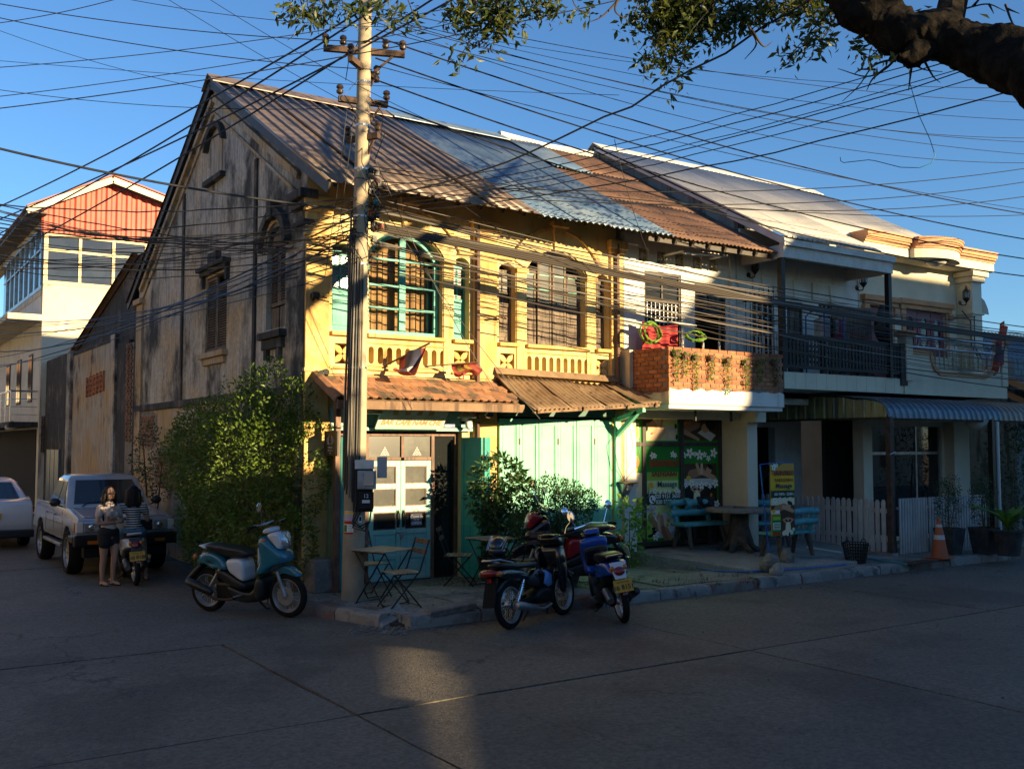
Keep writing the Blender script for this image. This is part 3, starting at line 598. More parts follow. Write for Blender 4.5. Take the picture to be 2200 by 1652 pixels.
def gm(y0, y1, z0, z1, pr, name, mt='plaster_black', bev=.012): MB().box(FX0 - pr, FX0 + .01, y0, y1, z0, z1).build(name, mt, H1, bevel=bev)
gm(16.95, 18.36, 3.74, 3.84, .11, 'sill', 'plaster_orange'); gm(17.05, 18.26, 3.62, 3.735, .06, 'sill_moulding', 'plaster_orange')
gm(16.92, 18.40, 5.26, 5.34, .09, 'window_hood'); gm(16.86, 18.46, 5.345, 5.42, .15, 'window_hood'); gm(17.4, 17.9, 5.425, 5.62, .10, 'hood_crest')
for y_ in (16.92, 18.28): gm(y_, y_ + .1, 5.05, 5.255, .07, 'hood_bracket')
gm(14.24, 15.2, 3.82, 3.93, .12, 'sill'); gm(14.3, 15.14, 3.66, 3.815, .07, 'sill_moulding'); gm(14.40, 14.52, 3.5, 3.655, .07, 'sill_bracket'); gm(14.92, 15.04, 3.5, 3.655, .07, 'sill_bracket')
i1 = arcpts(14.22, 15.22, 5.20, 5.70); i2 = arcpts(14.10, 15.34, 5.18, 5.84)
MB().prism(i1 + i2[::-1], SIDE, FX0 - .11, FX0 + .01).build('window_hood', 'plaster_black', H1, bevel=.008); gm(14.62, 14.82, 5.66, 5.95, .14, 'hood_crest')
MB().prism(arcpts(14.27, 15.17, 5.22, 5.62) + arcpts(14.22, 15.22, 5.20, 5.695)[::-1], SIDE, FX0 - .03, FX0 + .01).build('window_surround', 'plaster_orange', H1)
nh = arch(17.42, 18.12, 7.05, 7.62, 7.84)
MB().prism(nh, SIDE, FX0 - .02, FX0 + .005).build('attic_niche', 'plaster_orange', H1)
MB().prism(arcpts(17.30, 18.24, 7.60, 7.92) + arcpts(17.22, 18.32, 7.58, 8.02)[::-1], SIDE, FX0 - .10, FX0 + .01).build('niche_hood', 'plaster_black', H1)
gm(17.25, 18.30, 6.92, 7.02, .10, 'niche_sill')
for off, hh, pr, mt_ in ((.34, .10, .07, 'plaster_orange'), (.62, .045, .035, 'plaster_orange')):
 mb = MB()
 for (ya, yb) in ((13.75, 17.9), (22.95, 17.9)): mb.bar((FX0 - pr / 2, ya, roofz(ya) - off), (FX0 - pr / 2, yb, roofz(yb) - off), hh, pr, up=(1, 0, 0))
 mb.build('rake_moulding', mt_, H1)
for y_, zt in ((15.62, roofz(15.6) - .7), (19.72, roofz(19.7) - .7)): gm(y_ - .055, y_ + .055, 2.9, zt, .035, 'wall_strip', 'plaster_black', .004)
gm(FY_ - .03, FY_ + .30, .1, 5.38, .03, 'corner_pilaster', 'plaster_mould'); gm(22.75, 23.24, .1, 5.3, .05, 'corner_pilaster', 'plaster_orange'); gm(22.68, 23.3, 5.3, 5.42, .12, 'capital', 'plaster_orange')
for k, (z0, z1, pr) in enumerate(((5.36, 5.44, .09), (5.62, 5.72, .10), (5.725, 5.86, .18))): MB().box(FX0 - pr, FX0 + .1, FY_ - pr, FY_ + .42, z0, z1).build('corner_capital', 'plaster_black', H1, bevel=.02)
gm(14.0, 23.2, 2.92, 3.06, .06, 'belt_course', 'plaster_black', .02)
gm(FY_ + .3, 23.2, .05, 2.915, .012, 'lower_plaster', 'plaster_orange', .004)
fb = None; rn = random.Random(3); back = MB()
for (ya, yb, za, zb) in ((19.2, 21.4, 1.35, 2.1), (17.6, 19.2, 1.7, 2.3), (21.5, 22.9, 2.2, 2.9)):
 MB().prism([(ya - .1, za - .05), (ya + .6, za - .12), (yb - .4, za - .03), (yb + .08, za + .1), (yb + .05, zb), (yb - .5, zb + .08), (ya + .3, zb + .03), (ya - .05, zb - .1)], SIDE, FX0 - .018, FX0 - .013).build('fallen_plaster_patch', 'mortar', H1)
 r_ = 0; z = za
 while z < zb - .06:
  y_ = ya + (.11 if r_ % 2 else 0) + rn.uniform(0, .12)
  while y_ < yb - .2:
   if rn.random() < .93:
    if fb is None: fb = MB().cbox((0, 0, 0), (.03, .20, .055)).build('brick', 'brick_old', H1, bevel=.006); fb.location = (FX0 - .02, y_ + .1, z)
    else: piece(fb, 'brick', H1, (FX0 - .02 + rn.uniform(-.006, .004), y_ + .1, z))
   y_ += .22
  z += .072; r_ += 1
lp = onY(680, 640, FY_); mb = MB().tube([(lp.x + .18, FY_ - .03, lp.z), (lp.x, FY_ - .12, lp.z + .01)], .012, 6).lathe([(.02, 0), (.07, .03), (.075, .10), (.05, .13)], 10, frameT((lp.x, FY_ - .13, lp.z), (0, 0, 1), (0, 1, 0)))
mb.build('spot_lamp', 'iron_black', H1, smooth=True)
lp = onY(693, 803, FY_ - .15); mb = MB()
for k in range(2): mb.lathe([(.045, 0), (.06, .07), (.06, .16), (.03, .18)], 12, frameT((lp.x + .07 * k - .03, FY_ - .2, lp.z + .03 * k), (0, .3, 1), (1, 0, 0)))
mb.tube([(lp.x, FY_ + .02, lp.z), (lp.x, FY_ - .2, lp.z)], .015, 6); mb.build('floodlight', 'iron_black', H1, smooth=True)
MB().tube([onY(700, y_, FY_ - .01) + V((.004 * sin(y_), -.005, 0)) for y_ in range(500, 800, 25)], .012, 5).build('conduit', 'cable_black', H1)
# == AWNINGS, CAFE FRONT, SHUTTERS (still the corner shophouse)
tdir = V((0, 12.6 - 13.44, 2.84 - 3.19)); tl = tdir.length; tn = V((0, -tdir.z, tdir.y)).normalized()
if tn.z < 0: tn = -tn
AW = MB().box(5.62, 8.66, 12.6, 13.46, 2.80, 2.815)
AW.v = []; AW.f = []; AW.m = []
AW.loft([[(x_, 13.46, 3.13), (x_, 12.6, 2.775), (x_, 12.6, 2.795), (x_, 13.46, 3.15)] for x_ in (5.66, 8.66)]); AW = AW.build('tile_awning', 'wood_fascia', H1)
MB().box(5.60, 8.68, 12.55, 12.595, 2.685, 2.805).build('fascia_board', 'wood_fascia', AW, bevel=.004)
for k in range(8): x_ = 5.8 + .4 * k; MB().bar((x_, 12.6, 2.75), (x_, 13.48, 3.10), .045, .05).build('rafter', 'wood_dark', AW)
tile = None; rn = random.Random(8); hw = .068
for r_ in range(6):
 for k in range(22):
  x_ = 5.70 + .1395 * k + (.07 if r_ % 2 else 0)
  if x_ > 8.66: continue
  p = V((x_, 13.44, 3.185)) + tdir * ((r_ + .98) / 6.05) + tn * (.004 + .006 * rn.random())
  if tile is None:
   tile = MB(); tile.prism([(-hw, -.19), (hw, -.19), (hw, -.035), (hw * .5, 0), (-hw * .5, 0), (-hw, -.035)], lambda u, v, d: (u, -v * 1.0, d), 0, .016); tile = tile.build('tile', 'terracotta', AW); first = True
   o = tile
  else: o = piece(tile, 'tile', AW)
  Mx = Matrix((V((1, 0, 0)), -tdir.normalized(), tn)).transposed().to_4x4()
  o.matrix_basis = Matrix.Translation(p) @ Mx @ Euler((R(3.5 + rn.uniform(-1, 1.5)), R(rn.uniform(-2, 2)), R(rn.uniform(-2.5, 2.5)))).to_matrix().to_4x4()
MB().prism([(-.09, -.02), (-.06, .06), (0, .085), (.06, .06), (.09, -.02), (.07, -.02), (.045, .045), (0, .065), (-.045, .045), (-.07, -.02)], lambda u, v, d: (5.66 + u, 13.46 - d * .88, 3.2 - d * .40 + v), 0, 1).build('hip_ridge', 'terracotta', AW, smooth=True)
MB().box(5.7, 8.7, 13.40, 13.52, 3.17, 3.21).build('flashing', 'plaster_ochre_trim', AW)
MB().box(5.80, 5.88, 13.05, 13.13, .14, 2.95).build('awning_post', 'wood_brown', H1, bevel=.006)
MA = MB().bar((8.72, 13.44, 3.24), (11.5, 13.44, 3.17), .06, .08).build('metal_awning', 'wood_fascia', H1); cx = [8.70, 9.45, 10.2, 10.9, 11.5]; rn = random.Random(21)
for k in range(4):
 x0, x1 = cx[k], cx[k + 1] + .06; f = lambda x: (x - 8.7) / 2.8; zt = lambda x: 3.30 - .06 * f(x); zb = lambda x: 2.72 + .16 * f(x); d = rn.uniform(-.05, .05); lf = .012 * (k % 2)
 mb = MB(); corrsheet(mb, (x0 + .02, 12.36 + d, zb(x0) + lf), (x1 - .25 * f(x1), 12.36 + d * .3, zb(x1) + lf), (x0, 13.42, zt(x0) + lf), (x1, 13.42, zt(x1) + lf), .085, .015, 'sine', nv=6, jit=.035, sag=.02)
 mb.build('awning_sheet', 'sheet_tan', MA, smooth=True, solid=.003, fix=False, ang=70)
MB().bar((8.75, 12.42, 2.70), (11.3, 12.42, 2.86), .05, .06).build('awning_batten', 'wood_fascia', MA)
for x_ in (8.82, 9.7, 10.6, 11.2): MB().bar((x_, 12.36, 2.69 + .06 * (x_ - 8.7)), (x_, 13.45, 3.22 - .02 * (x_ - 8.7)), .05, .06).build('awning_rafter', 'wood_fascia', MA)
mb = MB(); mb.loft([[(x_, 13.36, 3.34 - .02 * (x_ - 8.7)), (x_, 13.43, 3.44 - .02 * (x_ - 8.7)), (x_, 13.435, 3.43 - .02 * (x_ - 8.7)), (x_, 13.365, 3.33 - .02 * (x_ - 8.7))] for x_ in (8.7, 9.3, 9.9, 10.5, 11.3)]); mb.build('flashing', 'sheet_tan', MA)
MB().bar((11.22, 13.45, 2.62), (11.22, 12.7, 2.78), .07, .07).build('awning_brace', 'paint_mint', MA); MB().box(11.17, 11.29, 13.38, 13.49, .12, 2.72).build('green_post', 'paint_mint', H1, bevel=.006)
MB().bar((11.22, 13.42, 2.35), (11.22, 12.85, 2.75), .07, .07).build('awning_brace', 'paint_mint', MA)
CF = MB(); YC = 13.62
for x_ in (5.98, 6.54, 7.66, 8.08): CF.box(x_, x_ + .055, YC, YC + .08, .13, 2.38)
CF.box(7.135, 7.185, YC, YC + .08, 2.0, 2.33).box(6.036, 8.079, YC + .002, YC + .078, 2.33, 2.378).box(6.596, 7.134, YC + .002, YC + .078, 1.96, 2.01).box(7.186, 7.659, YC + .002, YC + .078, 1.96, 2.01).box(6.036, 6.539, YC + .002, YC + .078, 1.06, 1.11)
CF = CF.build('cafe_door_frame', 'wood_brown', H1, bevel=.004)
for (a, b, z0, z1, m_) in ((6.596, 7.134, 2.01, 2.33, 'glass_dusty'), (7.186, 7.659, 2.01, 2.33, 'glass_dusty'), (7.716, 8.08, .14, 2.33, 'glass_dark'), (6.036, 6.54, 1.11, 2.33, 'glass_dark'), (6.036, 6.54, .14, 1.06, 'glass_dark')): MB().box(a, b, YC + .03, YC + .036, z0, z1).build('pane', m_, CF)
for xx in (6.87, 7.42):                                     # little painted trees of dots on the transom panes
 mb = MB()
 for r_ in range(6):
  for k in range(r_ + 1): mb.lathe([(.0075, 0), (.0075, .002)], 6, frameT((xx + (k - r_ / 2) * .026, YC + .029, 2.155 - .022 * r_), (1, 0, 0), (0, 0, 1)))
 mb.build('painted_dots', 'lettering_white', CF)
def door_leaf(x0, x1, handle):
 D = MB(); Y = YC + .005; w_ = .075; zs = [.16, .20, .46, .50, .84, .92, 1.18, 1.27, 1.53, 1.61, 1.87, 1.955]
 D.box(x0, x0 + w_, Y, Y + .05, .16, 1.955).box(x1 - w_, x1, Y, Y + .05, .16, 1.955)
 for a_, b_ in ((.16, .24), (.48, .54), (.85, .92), (1.18, 1.27), (1.53, 1.61), (1.87, 1.955)): D.box(x0 + w_, x1 - w_, Y, Y + .05, a_, b_)
 D = D.build('door_leaf', 'paint_aqua', H1, bevel=.004)
 for a_, b_ in ((.24, .48), (.54, .85)):
  MB().box(x0 + w_, x1 - w_, Y + .02, Y + .035, a_, b_).build('door_panel', 'paint_aqua', D); MB().box(x0 + w_ + .04, x1 - w_ - .04, Y + .008, Y + .0195, a_ + .04, b_ - .04).build('raised_panel', 'paint_aqua', D, bevel=.004)
 for a_, b_ in ((.92, 1.18), (1.27, 1.53), (1.61, 1.87)):
  MB().box(x0 + w_, x1 - w_, Y + .022, Y + .027, a_, b_).build('pane', 'glass_dark' if a_ < 1 else 'glass_dusty', D)
  mb = MB(); lite(mb, x0 + w_, x1 - w_, a_, b_, Y + .008, .014, .012); mb.build('glazing_bead', 'wood_brown', D)
 MB().tube([(handle, Y - .012, .97), (handle, Y - .05, 1.0), (handle, Y - .05, 1.16), (handle, Y - .012, 1.19)], .011, 6).build('handle', 'iron_black', D, smooth=True)
 MB().box(handle - .022, handle + .022, Y - .012, Y - .001, .95, 1.21).build('handle_plate', 'iron_black', D)
 return D
dA = door_leaf(6.60, 7.128, 7.085); dB = door_leaf(7.134, 7.655, 7.175)
MB().box(7.06, 7.2, YC - .02, YC + .003, .865, .895).box(7.12, 7.165, YC - .035, YC - .005, .79, .86).build('padlock', 'steel', dB, bevel=.004)
OS = MB().box(7.30, 7.50, YC - .004, YC + .002, .96, 1.15).build('open_sign', 'flag_blue'); tag(OS, 'small blue "Come In OPEN" sign hanging on the cafe door', 'sign')
text('Come In', .062, 'lettering', 'lettering_white', OS, frameT((7.40, YC - .006, 1.10), (1, 0, 0), (0, 0, 1)), shear=.2); text('WE ARE', .028, 'lettering', 'lettering_white', OS, frameT((7.40, YC - .006, 1.053), (1, 0, 0), (0, 0, 1))); text('OPEN', .066, 'lettering', 'lettering_white', OS, frameT((7.40, YC - .006, 1.0), (1, 0, 0), (0, 0, 1)), bold=.002)
mb = MB().tube([(7.33, YC, 1.15), (7.4, YC - .004, 1.22), (7.47, YC, 1.15)], .003, 4); mb.build('hanging_cord', 'cable_brown', OS)
MB().box(5.9, 8.28, 13.40, 13.50, 2.405, 2.455).build('door_head', 'paint_aqua', H1, bevel=.004); MB().box(5.9, 8.30, 13.44, 13.498, 2.47, 2.74).build('header_board', 'paint_aqua', H1); MB().box(5.9, 8.30, 13.42, 13.499, 2.456, 2.469).build('header_gap', 'wood_dark', H1)
def shutter(hx, hy, ang, w_, mt='paint_teal', z0=.17, z1=2.31):
 T = Matrix.Translation((hx, hy, 0)) @ Matrix.Rotation(R(ang), 4, 'Z'); S = MB(); e = .06
 S.box(0, e, -.02, .02, z0, z1, T).box(w_ - e, w_, -.02, .02, z0, z1, T)
 for a_, b_ in ((z0, z0 + .1), (.95, 1.05), (z1 - .09, z1)): S.box(e, w_ - e, -.019, .019, a_, b_, T)
 S = S.build('shutter_leaf', mt, H1, bevel=.003)
 for a_, b_ in ((z0 + .1, .95), (1.05, z1 - .09)): MB().box(e, w_ - e, -.008, .008, a_, b_, T).build('shutter_panel', mt, S)
 return S
s1 = shutter(8.12, 13.47, -76, .44); shutter(8.25, 13.03, 12, .12); shutter(6.0, 13.47, -108, .40); shutter(5.90, 13.09, -28, .19); shutter(6.03, 13.10, 65, .38)
wl = (11.15 - 8.81) / 6
for k in range(6):
 x0 = 8.81 + wl * k + .004; x1 = 8.81 + wl * (k + 1) - .004; Y = 13.45 + (.006 if k % 2 else 0); S = MB(); e = .055
 S.box(x0, x0 + e, Y, Y + .04, .16, 2.62).box(x1 - e, x1, Y, Y + .04, .16, 2.62)
 for a_, b_ in ((.16, .30), (.98, 1.06), (2.52, 2.62)): S.box(x0 + e, x1 - e, Y + .001, Y + .039, a_, b_)
 S = S.build('folding_shutter', 'paint_mint', H1, bevel=.003)
 for a_, b_ in ((.30, .98), (1.06, 2.52)):
  MB().box(x0 + e, x1 - e, Y + .016, Y + .028, a_, b_).build('shutter_panel', 'paint_mint', S)
  mb = MB(); lite(mb, x0 + e + .012, x1 - e - .012, a_ + .012, b_ - .012, Y + .011, .010, .008); mb.build('panel_bead', 'paint_mint', S)
 if k % 2:
  for z in (.5, 1.3, 2.2): MB().box(x0 - .02, x0 + .012, Y - .008, Y - .001, z, z + .1).build('hinge', 'iron_rust', S)
MB().box(8.78, 11.18, 13.40, 13.49, 2.665, 2.94).build('shutter_head', 'paint_green_dark', H1); pl = MB().box(9.75, 10.05, 13.385, 13.399, 2.76, 2.86).build('name_plate', 'iron_black', H1); mb = MB(); lite(mb, 9.76, 10.04, 2.77, 2.85, 13.381, .006, .003); mb.build('plate_border', 'alu', pl)
# -- signs, lamps and flags on the cafe (things of their own)
SB = thing('cafe_signboard', 'long pale painted cafe signboard leaning out under the tile awning', 'sign', (6.55, 13.3, 2.44), world=True)
b0 = V((6.53, 13.31, 2.435)); vx = V((1, 0, 0)); vy = (V((6.53, 13.02, 2.80)) - b0); T = frameT(b0, vx, vy)
MB().box(0, 1.13, 0, .46, -.012, .012, T).build('board', 'enamel_white', SB)
mb = MB(); lite2 = [(0, 1.13, 0, .02), (0, 1.13, .44, .46)]
for a_, b_, c_, d_ in lite2: mb.box(a_, b_, c_, d_, .013, .02, T)
mb.build('board_edge', 'paint_aqua', SB)
mat('sign_ochre', (.52, .28, .10), .8, c2=(.60, .38, .18), ns=20)
text('BAR CAFÉ NAM CHÉ', .128, 'lettering', 'sign_ochre', SB, T @ Matrix.Translation((.565, .125, .0135)), bold=.004, shear=.18, sx=.86)
for k in range(4): mb = MB(); mb.box(.2 + .2 * k, .29 + .2 * k, .265, .40, .0125, .0135, T).build('faded_motif', 'sign_ochre', SB)
for k in range(7): x_ = .12 + k * .15; MB().add([T @ V(p) for p in ((x_, .33, .014), (x_ + .04, .33, .014), (x_ + .045, .37, .014))], [(0, 1, 2)]).build('pennant_mark', 'lettering_white', SB, solid=.002)
for x_ in (6.6, 7.6): MB().tube([(x_, 13.47, 2.7), (x_, 13.1, 2.72)], .008, 5).build('sign_bracket', 'iron_black', SB)
NP = MB().box(7.78, 7.965, 13.432, 13.438, 2.42, 2.52).build('address_plate', 'flag_blue'); MATS['plate_blue'] = mat('plate_blue', (.06, .07, .30), .4); NP.data.materials[0] = MATS['plate_blue']; tag(NP, 'small blue enamel address plate beside the cafe signboard', 'plate')
for k, s_ in enumerate(('บ้านไชยะพูม', 'หน่วย 30', 'เฮือน 0035')): text(s_, .026, 'lettering', 'lettering_white', NP, frameT((7.79, 13.430, 2.50 - .03 * k), (1, 0, 0), (0, 0, 1)), align='LEFT', bold=.0006)
for px_, py_, lab in ((800, 889, 'white enamel pendant lamp by the cafe signboard, next to the utility pole'), (1003, 897, 'white enamel pendant lamp above the open teal shutter')):
 c = onY(px_, py_, 13.1); L_ = thing('pendant_lamp', lab, 'lamp', c, group='enamel pendant lamps under the tile awning')
 MB().lathe([(.02, .10), (.03, .085), (.06, .075), (.11, .05), (.155, .0), (.15, -.004), (.10, .04), (.0, .06)], 20, cap=False).build('lamp_shade', 'enamel_white', L_, smooth=True); MB().lathe([(.025, .08), (.028, .10), (.028, .16), (.012, .18)], 10).build('lamp_socket', 'enamel_white', L_, smooth=True)
 MB().tube([(0, 0, .17), (0, .1, .24), (0, .3, .25)], .007, 5).build('lamp_arm', 'iron_black', L_); MB().sphere((0, 0, .02), .03, 8, 6).build('bulb', 'enamel_white', L_, smooth=True)
c = onY(1007, 911, 13.25); L_ = thing('security_camera', 'white dome security camera mounted below the enamel lamp', 'camera', c)
MB().lathe([(.0, -.075), (.03, -.07), (.05, -.045), (.055, -.02), (.055, .03), (.04, .06), (.015, .07)], 14).build('dome', 'white_plain', L_, smooth=True); MB().sphere((0, 0, -.04), .042, 10, 8).build('lens', 'black_plain', L_, smooth=True); MB().box(-.02, .02, 0, .2, .05, .09).box(-.04, .04, .19, .21, 0, .14).build('bracket', 'white_plain', L_)
c = onY(1048, 887, 13.3); o = MB().lathe([(.085, 0), (.09, .03), (.075, .06), (.02, .075)], 16, frameT(c, (1, 0, 0), (0, 0, 1))).build('bulkhead_lamp', 'glass_tinted', smooth=True); tag(o, 'round dark bulkhead lamp at the seam of the two awnings', 'lamp')
HS = thing('hanging_cafe_sign', 'black hanging cafe sign on an iron scroll bracket beside the bush', 'sign', (5.78, 13.1, 2.1), world=True)
MB().box(5.765, 5.795, 12.91, 13.36, 2.04, 2.39).build('board', 'wood_dark', HS); MB().box(5.7645, 5.7555, 12.93, 13.34, 2.055, 2.375).build('panel', 'black_plain', HS)
T = frameT((5.754, 13.135, 2.2), (0, -1, 0), (0, 0, 1)); mb = MB()
for s_ in (-1, 1):
 for k in range(4): a_ = R(62 + 9 * k); mb.tube([T @ V((s_ * (.02 + .018 * k), .0, 0)), T @ V((s_ * (.055 + .02 * k), .045, 0)), T @ V((s_ * (.03 + .024 * k), .13 - .012 * k, 0))], .0025, 4)
mb.build('emblem', 'lettering_white', HS); text('SookSavan', .034, 'lettering', 'lettering_white', HS, T @ Matrix.Translation((0, -.04, 0))); text('Café & Bistro', .03, 'lettering', 'lettering_white', HS, T @ Matrix.Translation((0, -.082, 0))); text('1900', .024, 'lettering', 'lettering_white', HS, T @ Matrix.Translation((0, -.115, 0)))
mb = MB().tube([(5.78, 13.46, 2.43), (5.78, 12.82, 2.43)], .009, 6); mb.tube([(5.78, 13.4 - .02 * t, 2.44 + .05 * abs(sin(t * .62)) * (1 if t < 14 else .4)) for t in range(24)], .006, 5)
for y_ in (12.98, 13.3): mb.tube([(5.78, y_, 2.43), (5.78, y_, 2.39)], .005, 4)
mb.build('scroll_bracket', 'iron_black', HS)
def flagstaff(name, label, a, b, r_, mt='wood_fascia'):
 f_ = thing(name, label, 'flag', a, world=True, group='flags on the ochre balustrade'); MB().tube([a, b], r_, 7).build('staff', mt, f_, smooth=True); return f_
a = onY(826, 786, 13.48); b = onY(924, 737, 12.75); f1 = flagstaff('national_flag', 'limp red and blue striped flag on a slanting staff below the teal window', a, b, .016)
def fl1(u, v):
 p = a.lerp(b, .36 + .56 * u); s_ = v * .62; drop = s_ * (.55 + .45 * u) ; q = p + V((-.02 - .26 * v * v * (.4 + u), .05 * sin(u * 6 + v * 5) - .03 * v, -.44 * sin(v * 1.9) * (.42 + .62 * u)))
 return q + V((.03 * sin(u * 9 + v * 4), .05 * sin(u * 11) * v, .02 * sin(v * 9 + u * 5)))
mb = MB(); n = 28
mb.sheet(fl1, n, n); mb.m = [1 if (.26 < (i % n) / n < .74) else 0 for i in range(n * n)]
for i in range(n * n):
 u, v = (i % n) / n - .5, (i // n) / n - .55
 if u * u * 1.6 + v * v * 1.2 < .026: mb.m[i] = 2
mb.build('cloth', ['flag_red', 'flag_blue', 'flag_white'], f1, smooth=True, solid=.002, fix=False, ang=180)
a2 = onY(915, 787, 13.48); b2 = onY(1030, 778, 12.85); f2 = flagstaff('party_flag', 'furled red flag with a yellow emblem on a thin level staff', a2, b2, .011)
mb = MB(); mb.sheet(lambda u, v: a2.lerp(b2, .48 + .52 * u) + V((.02 * sin(v * 7 + u * 4) + .04 * v, .05 * sin(v * 6.5) + .02 * sin(u * 8), -.17 * v - .03 * v * sin(u * 9))), n, n); mb.m = [1 if (.18 < (i % n) / n < .62 and .12 < (i // n) / n < .62 and abs(sin((i % n) * .55)) > .45) else 0 for i in range(n * n)]
mb.build('cloth', ['flag_red', 'flag_yellow'], f2, smooth=True, solid=.002, fix=False, ang=180)
mb = MB().tube([a2.lerp(b2, .7) + V((.02, 0, -.02)), a2.lerp(b2, .66) + V((.03, -.02, -.24)), a2.lerp(b2, .6) + V((.0, -.02, -.21))], .012, 5); mb.build('tie', 'flag_red', f2)
# == WHITE SHOPHOUSE with brick balcony and massage shop
H2 = thing('white_shophouse', 'white shophouse with rusty roof above the massage shop', 'house', (11.45, FY_, 0), world=True)
wa = rect(11.96, 12.86, 3.2, 5.33); wb = rect(13.20, 14.02, 3.2, 5.22)
vents = [onY(x_, y_, FY_) for x_, y_ in ((1383, 547), (1422, 553), (1461, 559), (1498, 565), (1533, 570))]
vh = [rect(v.x - .115, v.x + .115, v.z - .125, v.z + .125) for v in vents]
MB().prism([(11.43, 2.9), (14.42, 2.9), (14.42, 6.25), (11.43, 6.25)], FRONT, FY_, FY_ + .2, [wa, wb] + vh).build('front_wall', 'plaster_white', H2)
MB().box(11.43, 14.42, FY_ + 1.6, FY_ + 1.7, 2.9, 6.2).box(11.4, 11.43, FY_ + .2, FY_ + 1.6, 2.9, 6.2).box(14.38, 14.42, FY_ + .2, FY_ + 1.6, 2.9, 6.2).build('interior_partition', 'interior', H2)
for v in vents:                                            # pierced vent blocks
 B_ = MB(); c = (v.x, v.z); r_ = .115; lite(B_, v.x - r_, v.x + r_, v.z - .125, v.z + .125, FY_ + .03, .02, .06)
 for k in range(8):
  a_ = k * pi / 4; B_.bar((c[0] + .035 * cos(a_), FY_ + .06, c[1] + .035 * sin(a_)), (c[0] + .1 * cos(a_), FY_ + .06, c[1] + .1 * sin(a_)), .022, .05, up=(0, 1, 0))
 B_.lathe([(.04, 0), (.04, .05)], 8, frameT((c[0], FY_ + .09, c[1]), (1, 0, 0), (0, 0, 1))); B_.build('vent_block', 'plaster_stained', H2)
for (a_, b_, z0, z1, ang) in ((11.96, 12.86, 3.2, 5.33, 0), (13.20, 14.02, 3.2, 5.22, 0)):
 F_ = MB(); lite(F_, a_, b_, z0, z1, FY_ + .02, .045, .08); c = (a_ + b_) / 2; F_.box(a_ + .045, b_ - .045, FY_ + .025, FY_ + .095, z1 - .55, z1 - .50).box(c - .02, c + .02, FY_ + .025, FY_ + .095, z1 - .50, z1 - .045); F_ = F_.build('window', 'wood_dark', H2, bevel=.004)
 for x0, x1 in ((a_ + .045, c - .02), (c + .02, b_ - .045)): MB().box(x0, x1, FY_ + .05, FY_ + .055, z1 - .50, z1 - .045).build('pane', 'glass_tinted', F_)
 if a_ < 12:
  for k in range(8): x_ = a_ + .09 + k * .1; MB().box(x_ - .008, x_ + .008, FY_ + .03, FY_ + .046, z0 + .05, z1 - .56).build('grille_bar', 'alu', F_)
  for k in range(9): z = 3.9 + k * .105; MB().box(a_ + .05, b_ - .05, FY_ + .047, FY_ + .06, z - .007, z + .007).build('grille_bar', 'alu', F_)
for (x0, x1, pr) in ((11.43, 11.72, .05), (14.10, 14.24, .05), (14.30, 14.44, .03)):
 mb = MB().box(x0, x1, FY_ - pr, FY_ + .01, 3.0, 5.9)
 if x0 < 12: mb.box(x0 - .01, x1 + .03, FY_ - .1, FY_, 5.75, 5.95).box(x0, x1 + .02, FY_ - .08, FY_, 5.3, 5.36)
 else: mb.box(x0 - .02, x1 + .02, FY_ - .09, FY_, 5.15, 5.28)
 mb.build('pilaster', 'plaster_white', H2, bevel=.01)
for k, (x0, x1) in enumerate(((11.72, 12.6), (12.58, 13.5), (13.48, 14.42))):
 for j, (y0, y1) in enumerate(((12.55, 14.5), (14.4, 16.3), (16.2, 17.9))):
  z = .012 * j + .006 * (k % 2); mb = MB(); corrsheet(mb, (x0, y0, roofz(y0) - .02 + z), (x1 + .05, y0, roofz(y0) - .02 + z), (x0, y1, roofz(y1) - .02 + z), (x1 + .05, y1, roofz(y1) - .02 + z), .1, .014, 'sine', nv=4, jit=.025); mb.build('roof_sheet', 'roof_rust', H2, smooth=True, solid=.003, fix=False, ang=70)
mb = MB(); corrsheet(mb, (11.74, 15.9, roofz(15.9) + .05), (12.75, 15.95, roofz(15.95) + .05), (11.74, 17.85, roofz(17.85) + .05), (12.75, 17.85, roofz(17.85) + .05), .1, .015, 'sine', nv=3, jit=.02); mb.build('patch_sheet', 'roof_blue', H2, smooth=True, solid=.003, fix=False, ang=70)
MB().tube([(11.7, 17.9, 8.9), (13.0, 17.9, 8.84), (14.42, 17.9, 8.88)], .11, 8).build('ridge_cap', 'roof_grey', H2, smooth=True)
mb = MB(); corrsheet(mb, (11.7, 23.9, roofz(23.9)), (14.42, 23.9, roofz(23.9)), (11.7, 17.9, 8.82), (14.42, 17.9, 8.82), .2, .014, 'sine'); mb.build('rear_roof_sheet', 'roof_rust', H2, smooth=True, solid=.003, fix=False)
MB().box(11.32, 14.4, 12.66, 12.69, 5.66, 5.74).build('eave_board', 'wood_dark', H2)
for k in range(8): x_ = 11.5 + .4 * k; MB().bar((x_, 12.6, roofz(12.6) - .13), (x_, 13.6, roofz(13.6) - .13), .05, .08).build('rafter', 'wood_dark', H2)
a = onY(1466, 541, 13.0); b = onY(1563, 549, 13.0); TL = thing('tube_light', 'white fluorescent tube light fixed under the rusty eave', 'lamp', a, world=True); MB().bar(a, b, .05, .05).build('housing', 'white_dull', TL); MB().tube([a + V((.03, -.04, -.035)), b + V((-.03, -.04, -.035))], .016, 8).build('tube', 'white_plain', TL, smooth=True)
for q in (a, b): MB().box(q.x - .015, q.x + .015, 13.0, 13.5, q.z - .01, q.z + .02).build('arm', 'white_dull', TL)
